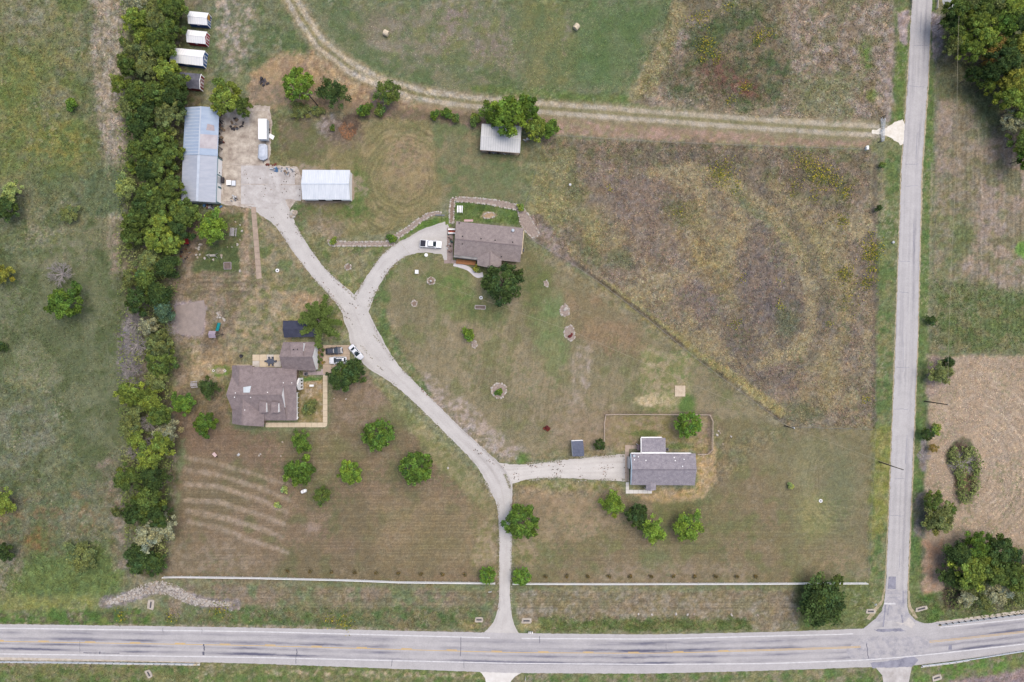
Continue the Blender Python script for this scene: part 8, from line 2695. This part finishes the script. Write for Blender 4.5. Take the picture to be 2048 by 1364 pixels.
def auto_labels(rows, place):
    lab = []
    for (x, y, r, k, t) in rows:
        nm = KN[k]
        lab.append(('bleached ' if k == 'dead' else TN[t] + ' ') + nm + ' ' + place(x, y))
    out = list(lab)
    for l in set(lab):
        ids = [i for i, q in enumerate(lab) if q == l]
        if len(ids) > 1:
            ids.sort(key=lambda i: rows[i][1])
            wd = {2: ['upper', 'lower'], 3: ['top', 'middle', 'bottom']}.get(len(ids), ['first', 'second', 'third', 'fourth', 'fifth', 'sixth'])
            for j, i in enumerate(ids):
                out[i] = wd[j] + ' ' + l
    return out

def belt_place(x, y):
    edge = 'on the belt pasture edge ' if x < 284 else ('on the belt yard edge ' if x > 328 else 'inside the belt ')
    return edge + next(s for lim, s in SECT if y < lim)
for row, lb in zip(BELT, auto_labels(BELT, belt_place)):
    x, y, r, k, t = row
    hh = {'bush': 2.6, 'dead': 5.0, 'cedar': 7.5}.get(k, random.uniform(6.5, 9.0) if k != 'airy' else random.uniform(5.5, 7.5))
    if y > 1090:
        hh = 5.5
    tree(x, y, r * 1.06, k, t, lb, hh, group='trees of the long belt')

WOODS = [(1906, 26, 24, 'broad', 'md'), (1930, 14, 21, 'broad', 'ol'), (1956, 24, 25, 'broad', 'md'), (1986, 8, 25, 'broad', 'ol'), (2020, 20, 27, 'broad', 'yg'), (2046, 8, 22, 'broad', 'ol'), (1908, 64, 22, 'airy', 'md'), (1950, 50, 23, 'broad', 'yg'),
 (1978, 46, 23, 'broad', 'md'), (2004, 56, 27, 'broad', 'fr'), (2034, 52, 25, 'broad', 'dk'), (1926, 88, 22, 'airy', 'yg'), (1960, 80, 25, 'broad', 'yg'), (1906, 96, 20, 'airy', 'ol'), (1936, 106, 19, 'broad', 'yg'), (1990, 88, 23, 'airy', 'or'),
 (1974, 116, 19, 'airy', 'or'), (2040, 94, 27, 'broad', 'ye'), (2014, 98, 22, 'broad', 'md'), (2004, 126, 31, 'broad', 'dk'), (2034, 130, 24, 'broad', 'ol'), (1974, 152, 19, 'broad', 'dk'), (1944, 152, 14, 'broad', 'dk'), (2020, 164, 27, 'broad', 'ye'),
 (2046, 160, 23, 'broad', 'md'), (1972, 172, 15, 'airy', 'yg'), (2010, 196, 25, 'broad', 'yg'), (2036, 214, 27, 'broad', 'yg'), (2040, 242, 28, 'airy', 'gy'), (2018, 244, 20, 'airy', 'gy'), (2040, 284, 27, 'broad', 'md'), (2052, 316, 22, 'broad', 'fr'), (2076, 60, 30, 'broad', 'md'), (2080, 130, 30, 'broad', 'ol'), (2082, 210, 30, 'broad', 'md'), (2086, 270, 28, 'broad', 'dk'), (1900, 42, 16, 'broad', 'dk')]
def woods_place(x, y):
    e = 'on the lane side ' if x < 1940 else ('in the middle ' if x < 2000 else 'on the far side ')
    return e + 'of the woods ' + ('by the bridge' if y < 40 else 'below the bridge' if y < 75 else 'near the stony bank' if y < 112 else 'where the meadow begins' if y < 180 else 'along the meadow edge')
for row, lb in zip(WOODS, auto_labels(WOODS, woods_place)):
    x, y, r, k, t = row
    tree(x, y, r * 1.06, k, t, lb, random.uniform(8, 11) if k != 'airy' else 7.5, group='trees of the woods by the lane')

THICKET = [(1914, 1106, 31, 'cedar', 'dk'), (1950, 1090, 29, 'broad', 'fr'), (2000, 1100, 31, 'broad', 'dk'), (1934, 1140, 33, 'broad', 'yg'), (1984, 1140, 33, 'broad', 'md'), (1946, 1170, 27, 'airy', 'ol'), (2020, 1150, 27, 'broad', 'md'), (1900, 1152, 25, 'airy', 'dk'),
 (1990, 1182, 29, 'airy', 'gy'), (2042, 1182, 27, 'airy', 'ol'), (1930, 1194, 20, 'airy', 'gy'), (1970, 1112, 28, 'broad', 'yg'), (2060, 1140, 30, 'broad', 'ol'), (1966, 1204, 18, 'airy', 'ol')]
def thicket_place(x, y):
    return ('on the lane side ' if x < 1938 else 'in the middle ' if x < 1992 else 'on the far side ') + 'of the thicket ' + ('nearest the bare field' if y < 1125 else 'at its heart' if y < 1165 else 'nearest the guard rail')
for row, lb in zip(THICKET, auto_labels(THICKET, thicket_place)):
    x, y, r, k, t = row
    tree(x, y, r * 1.05, k, t, lb, random.uniform(6, 9) if k != 'airy' else 5.0, group='trees of the thicket by the highway bend')

# ---- thin saplings planted along the white fences
ORD = ['first', 'second', 'third', 'fourth', 'fifth', 'sixth', 'seventh', 'eighth', 'ninth', 'tenth', 'eleventh']
for side, xs_ in (('west', [930, 885, 842, 796, 752, 709, 663, 620, 575]), ('east', [1092, 1134, 1176, 1219, 1261, 1303, 1347, 1390, 1432, 1474, 1512])):
    for k, x in enumerate(xs_):
        y = 1150 - (930 - x) * .022 if side == 'west' else 1153
        tree(x, y, 4.6, 'bush', 'br_', '%s brown sapling from the main drive along the %s white fence' % (ORD[k], side), 1.1, 'sapling', 'sapling', 'saplings in a row along the white fence')

# ---- leafy undergrowth along the belt and the woods
def undergrowth(name, label, areas, n, seed):
    rg = np.random.default_rng(seed)
    q = []
    for poly, share in areas:
        a = np.array(poly, float)
        m = int(n * share)
        p = np.stack([rg.uniform(a[:, 0].min(), a[:, 0].max(), m * 4), rg.uniform(a[:, 1].min(), a[:, 1].max(), m * 4)], 1)
        p = p[inside(p[:, 0], p[:, 1], poly)]
        p = p[fbm(p[:, 0], p[:, 1], 14, 3, seed) + rg.uniform(-.1, .1, len(p)) > .47][:m]
        q.append(p)
    q = np.concatenate(q)
    n = len(q)
    pos = np.stack([(q[:, 0] - 1024) * S, (682 - q[:, 1]) * S, rg.uniform(.2, 2.0, n) * (.3 + 1.4 * fbm(q[:, 0], q[:, 1], 10, 2, seed + 1))], 1)
    nrm = np.array([0, 0, 1.0]) + unit(rg, n) * .7
    nrm /= np.linalg.norm(nrm, axis=1)[:, None]
    g = leaf_quads(pos, nrm, rg.uniform(.1, .24, n), 1.5, rg)
    t = fbm(q[:, 0], q[:, 1], 24, 2, seed + 2)[:, None]
    c = (np.array([84, 100, 50]) * (1 - t) + np.array([126, 126, 84]) * t) * rg.uniform(.8, 1.2, n)[:, None]
    me = np_mesh(name, g.reshape(-1, 3), np.arange(4 * n).reshape(-1, 4))
    set_col(me, np.repeat(c, 4, 0), 1.0)
    me.materials.append(M_TUFT)
    o = bpy.data.objects.new(name, me)
    COL.objects.link(o)
    tag(o, label, 'undergrowth', kind='stuff')
def attr_mat(name):
    m = bpy.data.materials.new(name)
    m.use_nodes = True
    b = m.node_tree.nodes['Principled BSDF']
    b.inputs['Roughness'].default_value = .95
    b.inputs['Specular IOR Level'].default_value = .05
    a = m.node_tree.nodes.new('ShaderNodeAttribute')
    a.attribute_name = 'Col'
    m.node_tree.links.new(a.outputs['Color'], b.inputs['Base Color'])
    return m
M_TUFT = attr_mat('dry_weeds')
undergrowth('undergrowth', 'olive undergrowth beneath the trees of the belt, woods and thicket', [([(244, -40), (366, -40), (366, 200), (362, 420), (362, 560), (344, 640), (350, 900), (336, 1130), (262, 1150), (246, 1000), (240, 700), (240, 300)], .75), ([(1890, 10), (2100, -40), (2100, 330), (2030, 310), (1990, 200), (1900, 110)], .14), ([(1885, 1100), (1960, 1060), (2060, 1100), (2080, 1215), (1890, 1220)], .11), ([(1908, 885), (1922, 876), (1940, 880), (1956, 915), (1958, 960), (1944, 1004), (1918, 1006), (1908, 985), (1912, 960), (1892, 925), (1890, 905)], .08)], 17000, 66)

# ---- brush piles and lying branches
def brush(label, px, py, rad, h, mat, seed, n0=16, name='brush_pile'):
    p = W(px, py, 0)
    t = thing(name, label, 'brush pile', (p.x, p.y), 0)
    part('branches', dead_mesh(seed, 4, .9, n0 + 8, mat, True), t, scale=(rad, rad, h))
    return t
brush('dark brown twig heap at the upper end of the burn patch', 703, 246, 3.4, 2.4, M_TWIG, 71)
brush('orange brown twig heap beside the dark twig heap', 696, 262, 3.2, 1.8, pm('rusty_twigs', (190, 138, 98), (150, 108, 80), 1.4, .95), 72)
brush('grey twig heap under the open branched tree at the track bend', 764, 198, 4.6, 1.8, pm('grey_twigs', (150, 138, 132), (120, 108, 104), 1.4, .95), 73)
brush('bleached fallen limbs at the middle of the oval brush', 1922, 928, 4.6, 2.2, M_DEAD, 74, 12)
brush('brown dry brush at the lower part of the oval brush', 1930, 962, 4.2, 2.0, pm('tan_twigs', (160, 134, 100), (128, 106, 80), 1.4, .95), 75)
brush('grey brush heap at the top of the oval brush', 1918, 902, 3.6, 1.6, M_TWIG, 76)
brush('grey branch heap on the lane verge above the field trees', 1847, 912, 2.4, 1.0, M_DEAD, 77, 9)
brush('bleached branch litter between the gravel patch and the belt', 345, 654, 3.0, 1.0, M_DEAD, 78, 8)
brush('low grey brush under the thicket toward the guard rail', 1905, 1192, 4.4, 1.0, M_TWIG, 79, 12)

# ---- weeds, tall grass and flowers: uncountable, one object each
def tufts(name, areas, n, hgt, seed, wid=.32, dark=(.78, 1.26), kk=1.3):
    rg = np.random.default_rng(seed)
    P = []
    for poly, share in areas:
        a = np.array(poly, float)
        m = int(n * share)
        q = np.stack([rg.uniform(a[:, 0].min(), a[:, 0].max(), m * 3), rg.uniform(a[:, 1].min(), a[:, 1].max(), m * 3)], 1)
        q = q[inside(q[:, 0], q[:, 1], poly)]
        den = fbm(q[:, 0], q[:, 1], 30, 3, seed + 7)
        q = q[den + rg.uniform(-.3, .3, len(q)) > .42][:m]
        P.append(q)
    q = np.concatenate(P)
    rgb = ground_rgb(q[:, 0], q[:, 1])
    n = len(q)
    x, y = (q[:, 0] - 1024) * S, (682 - q[:, 1]) * S
    co, col = [], []
    for k in range(3):
        a = rg.uniform(0, 6.28, n)
        r = wid * rg.uniform(.5, 1.3, n)
        h = hgt * rg.uniform(.4, 1.3, n)
        lx, ly = r * np.cos(a), r * np.sin(a)
        b1 = np.stack([x + ly * .5, y - lx * .5, np.zeros(n)], 1)
        b2 = np.stack([x - ly * .5, y + lx * .5, np.zeros(n)], 1)
        tp = np.stack([x + lx, y + ly, h], 1)
        co.append(np.stack([b1, b2, tp], 1))
        c = rgb * rg.uniform(dark[0], dark[1], n)[:, None] * (1 + rg.normal(size=(n, 3)) * .03)
        col.append(np.repeat(np.clip(c, 5, 250)[:, None, :], 3, 1))
    co = np.concatenate(co).reshape(-1, 3)
    col = np.concatenate(col).reshape(-1, 3)
    me = np_mesh(name, co, np.arange(len(co)).reshape(-1, 3))
    set_col(me, col, K * kk)
    me.materials.append(M_TUFT)
    o = bpy.data.objects.new(name, me)
    COL.objects.link(o)
    return o
o = tufts('tall_weeds', [([(1088, 276), (1740, 304), (1750, 856), (1576, 852), (1400, 716), (1200, 560), (1060, 440)], .62), ([(1350, -60), (1790, -60), (1768, 236), (1500, 234), (1266, 200)], .38)], 34000, .26, 81, .32, (.85, 1.2), 1.25)
tag(o, 'dry brown and purple weeds of the rough fields', 'weeds', kind='stuff')
o = tufts('pasture_grass', [([(-120, -60), (250, -60), (236, 1180), (-120, 1200)], .75), ([(330, 1215), (960, 1218), (960, 1256), (330, 1248)], .04), ([(1076, 1232), (1500, 1236), (1510, 1260), (1076, 1264)], .04), ([(1866, 560), (2160, 590), (2160, 704), (1862, 704)], .07), ([(1830, 1200), (2160, 1100), (2160, 1215), (1850, 1244)], .06), ([(-100, 1330), (400, 1332), (400, 1420), (-100, 1420)], .04)], 34000, .22, 82, .3, (.8, 1.2), 1.12)
tag(o, 'rough green grass and weeds of the pasture and ditches', 'grass', kind='stuff')
o = tufts('field_stubble', [([(612, 20), (1340, 0), (1262, 180), (900, 180), (700, 110)], .5), ([(1862, 714), (2160, 714), (2160, 1080), (1850, 1060)], .5)], 16000, .14, 83, .22)
tag(o, 'short stubble of the hay field and the bare field', 'stubble', kind='stuff')

FL = [(1640, 350, 26, 1), (1618, 325, 16, .8), (1592, 370, 12, .5), (1668, 362, 14, .7), (1440, 345, 26, .8), (1470, 372, 12, .5), (1690, 385, 14, .8), (1630, 395, 12, .6), (1582, 392, 7, .6), (1682, 442, 14, .9), (1742, 498, 20, 1), (1745, 510, 16, 1), (1728, 516, 9, .7), (1690, 548, 18, 1), (1740, 538, 12, .9), (1730, 566, 14, .7),
      (1745, 470, 8, .7), (1558, 610, 12, .5), (1658, 647, 8, .8), (1728, 797, 9, .8), (1356, 425, 14, .4), (1220, 378, 8, .5), (1480, 560, 12, .3), (1470, 648, 14, .4), (1385, 40, 14, .5), (1412, 92, 20, .9), (1406, 36, 14, .6), (1432, 115, 14, .7), (1402, 122, 10, .5), (1455, 16, 12, .5), (1520, 75, 18, .8), (1540, 68, 10, .6), (1486, 178, 10, .8), (1495, 172, 8, .6), (1462, 200, 12, .5), (1600, 320, 20, .4),
      (445, 1214, 18, .5), (244, 1230, 14, .6), (342, 1232, 12, .6), (660, 1238, 12, .5), (690, 1242, 18, .5), (1740, 560, 16, .4), (1560, 560, 10, .3), (1700, 600, 20, .25)]
rg = np.random.default_rng(91)
pos, kindc = [], []
for x, y, r, dn in FL:
    n = int(r * r * dn * .75)
    q = rg.normal(size=(n, 2)) * r * .58 + (x, y)
    pos.append(np.stack([(q[:, 0] - 1024) * S, (682 - q[:, 1]) * S, rg.uniform(.3, .9, n)], 1))
    pick = rg.uniform(size=n)
    c = np.where((pick < .26)[:, None], np.array([200, 182, 62]), np.where((pick < .8)[:, None], np.array([104, 116, 50]), np.array([150, 146, 54])))
    kindc.append(c * rg.uniform(.8, 1.1, n)[:, None])
pos = np.concatenate(pos); kindc = np.concatenate(kindc)
nrm = np.array([0, 0, 1.0]) + unit(rg, len(pos)) * .6
nrm /= np.linalg.norm(nrm, axis=1)[:, None]
q = leaf_quads(pos, nrm, rg.uniform(.07, .17, len(pos)), 1.3, rg)
me = np_mesh('yellow_wildflowers', q.reshape(-1, 3), np.arange(4 * len(pos)).reshape(-1, 4))
set_col(me, np.repeat(kindc, 4, 0))
me.materials.append(M_TUFT)
o = bpy.data.objects.new('yellow_wildflowers', me)
COL.objects.link(o)
tag(o, 'patches of yellow wildflowers in the rough fields', 'wildflowers', kind='stuff')

# ---- dry leaves and clods lying on the drives
rg = np.random.default_rng(95)
P = []
def litter(path, off, n, sp, keep=.47):
    q = dense(path, 400)
    d = np.gradient(q, axis=0); d /= np.linalg.norm(d, axis=1)[:, None]
    i = rg.integers(0, 400, n)
    i = i[fbm(q[i, 0], q[i, 1], 16, 2, 5) > keep]
    o_ = off + rg.normal(size=len(i)) * sp
    P.append(q[i] + np.stack([-d[i, 1], d[i, 0]], 1) * o_[:, None])
SP = [(q_[0], q_[1]) for q_ in STEM]
litter([(716, 640), (668, 576), (612, 512), (566, 440), (540, 412)], -13, 70, 2.5)
litter([(716, 640), (668, 576), (612, 512), (566, 440), (540, 412)], 12, 60, 2.5)
litter([(722, 606), (752, 552), (800, 501), (850, 482)], 9, 60, 3)
litter([(735, 600), (738, 682), (786, 742), (858, 813)], -14, 60, 2.5)
litter([(936, 890), (990, 930), (1052, 932), (1130, 926)], 0, 80, 2.5)
litter([(1020, 948), (1255, 936)], 0, 170, 9)
litter([(485, 372), (600, 372)], 0, 60, 14)
litter([(590, 345), (588, 400)], 0, 80, 6)
P = np.concatenate(P)
pos = np.stack([(P[:, 0] - 1024) * S, (682 - P[:, 1]) * S, rg.uniform(.1, .14, len(P))], 1)
nrm = np.array([0, 0, 1.0]) + unit(rg, len(pos)) * .3
nrm /= np.linalg.norm(nrm, axis=1)[:, None]
q = leaf_quads(pos, nrm, rg.uniform(.05, .15, len(pos)), 1.8, rg)
me = np_mesh('leaf_litter', q.reshape(-1, 3), np.arange(4 * len(pos)).reshape(-1, 4))
c = np.where((rg.uniform(size=len(pos)) < .6)[:, None], np.array([112, 104, 96]), np.array([138, 108, 92])) * rg.uniform(.8, 1.15, len(pos))[:, None]
set_col(me, np.repeat(c, 4, 0))
me.materials.append(M_TUFT)
o = bpy.data.objects.new('leaf_litter', me)
COL.objects.link(o)
tag(o, 'brown leaf litter and clods scattered on the drives', 'leaf litter', kind='stuff')

# ---- stones spilled from the gravel over the grass edges, and grass creeping in
P = []
for path, wd in (([(1010, 1220), (1010, 1100), (1009, 1004)], 12), ([(968, 922), (898, 853), (820, 776), (760, 712), (735, 680)], 15.5), ([(700, 612), (668, 576), (640, 548), (612, 512), (586, 474), (566, 440)], 15.5),
                 ([(722, 606), (736, 580), (752, 552), (774, 522), (800, 501), (826, 490)], 15.5), ([(1052, 944), (1090, 940), (1130, 938)], 16), ([(1130, 938), (1170, 937), (1215, 936), (1255, 935)], 23), ([(990, 955), (1002, 985)], 20)):
    for sg in (-1, 1):
        litter(path, sg * (wd + .6), 300, 1.3, .4)
P = np.concatenate(P)
n = len(P)
pos = np.stack([(P[:, 0] - 1024) * S, (682 - P[:, 1]) * S, rg.uniform(.06, .12, n)], 1)
nrm = np.array([0, 0, 1.0]) + unit(rg, n) * .25
nrm /= np.linalg.norm(nrm, axis=1)[:, None]
q = leaf_quads(pos, nrm, rg.uniform(.05, .13, n), 1.3, rg)
me = np_mesh('spilled_gravel', q.reshape(-1, 3), np.arange(4 * n).reshape(-1, 4))
gc = ground_rgb(P[:, 0], P[:, 1])
pick = rg.uniform(size=n)[:, None]
c = np.where(pick < .42, np.array([190, 183, 172]), np.where(pick < .54, np.array([160, 148, 134]), gc)) * rg.uniform(.85, 1.1, n)[:, None]
set_col(me, np.repeat(np.clip(c, 5, 250), 4, 0))
me.materials.append(M_TUFT)
o = bpy.data.objects.new('spilled_gravel', me)
COL.objects.link(o)
tag(o, 'gravel spilled into the grass along the drives', 'gravel', kind='stuff')
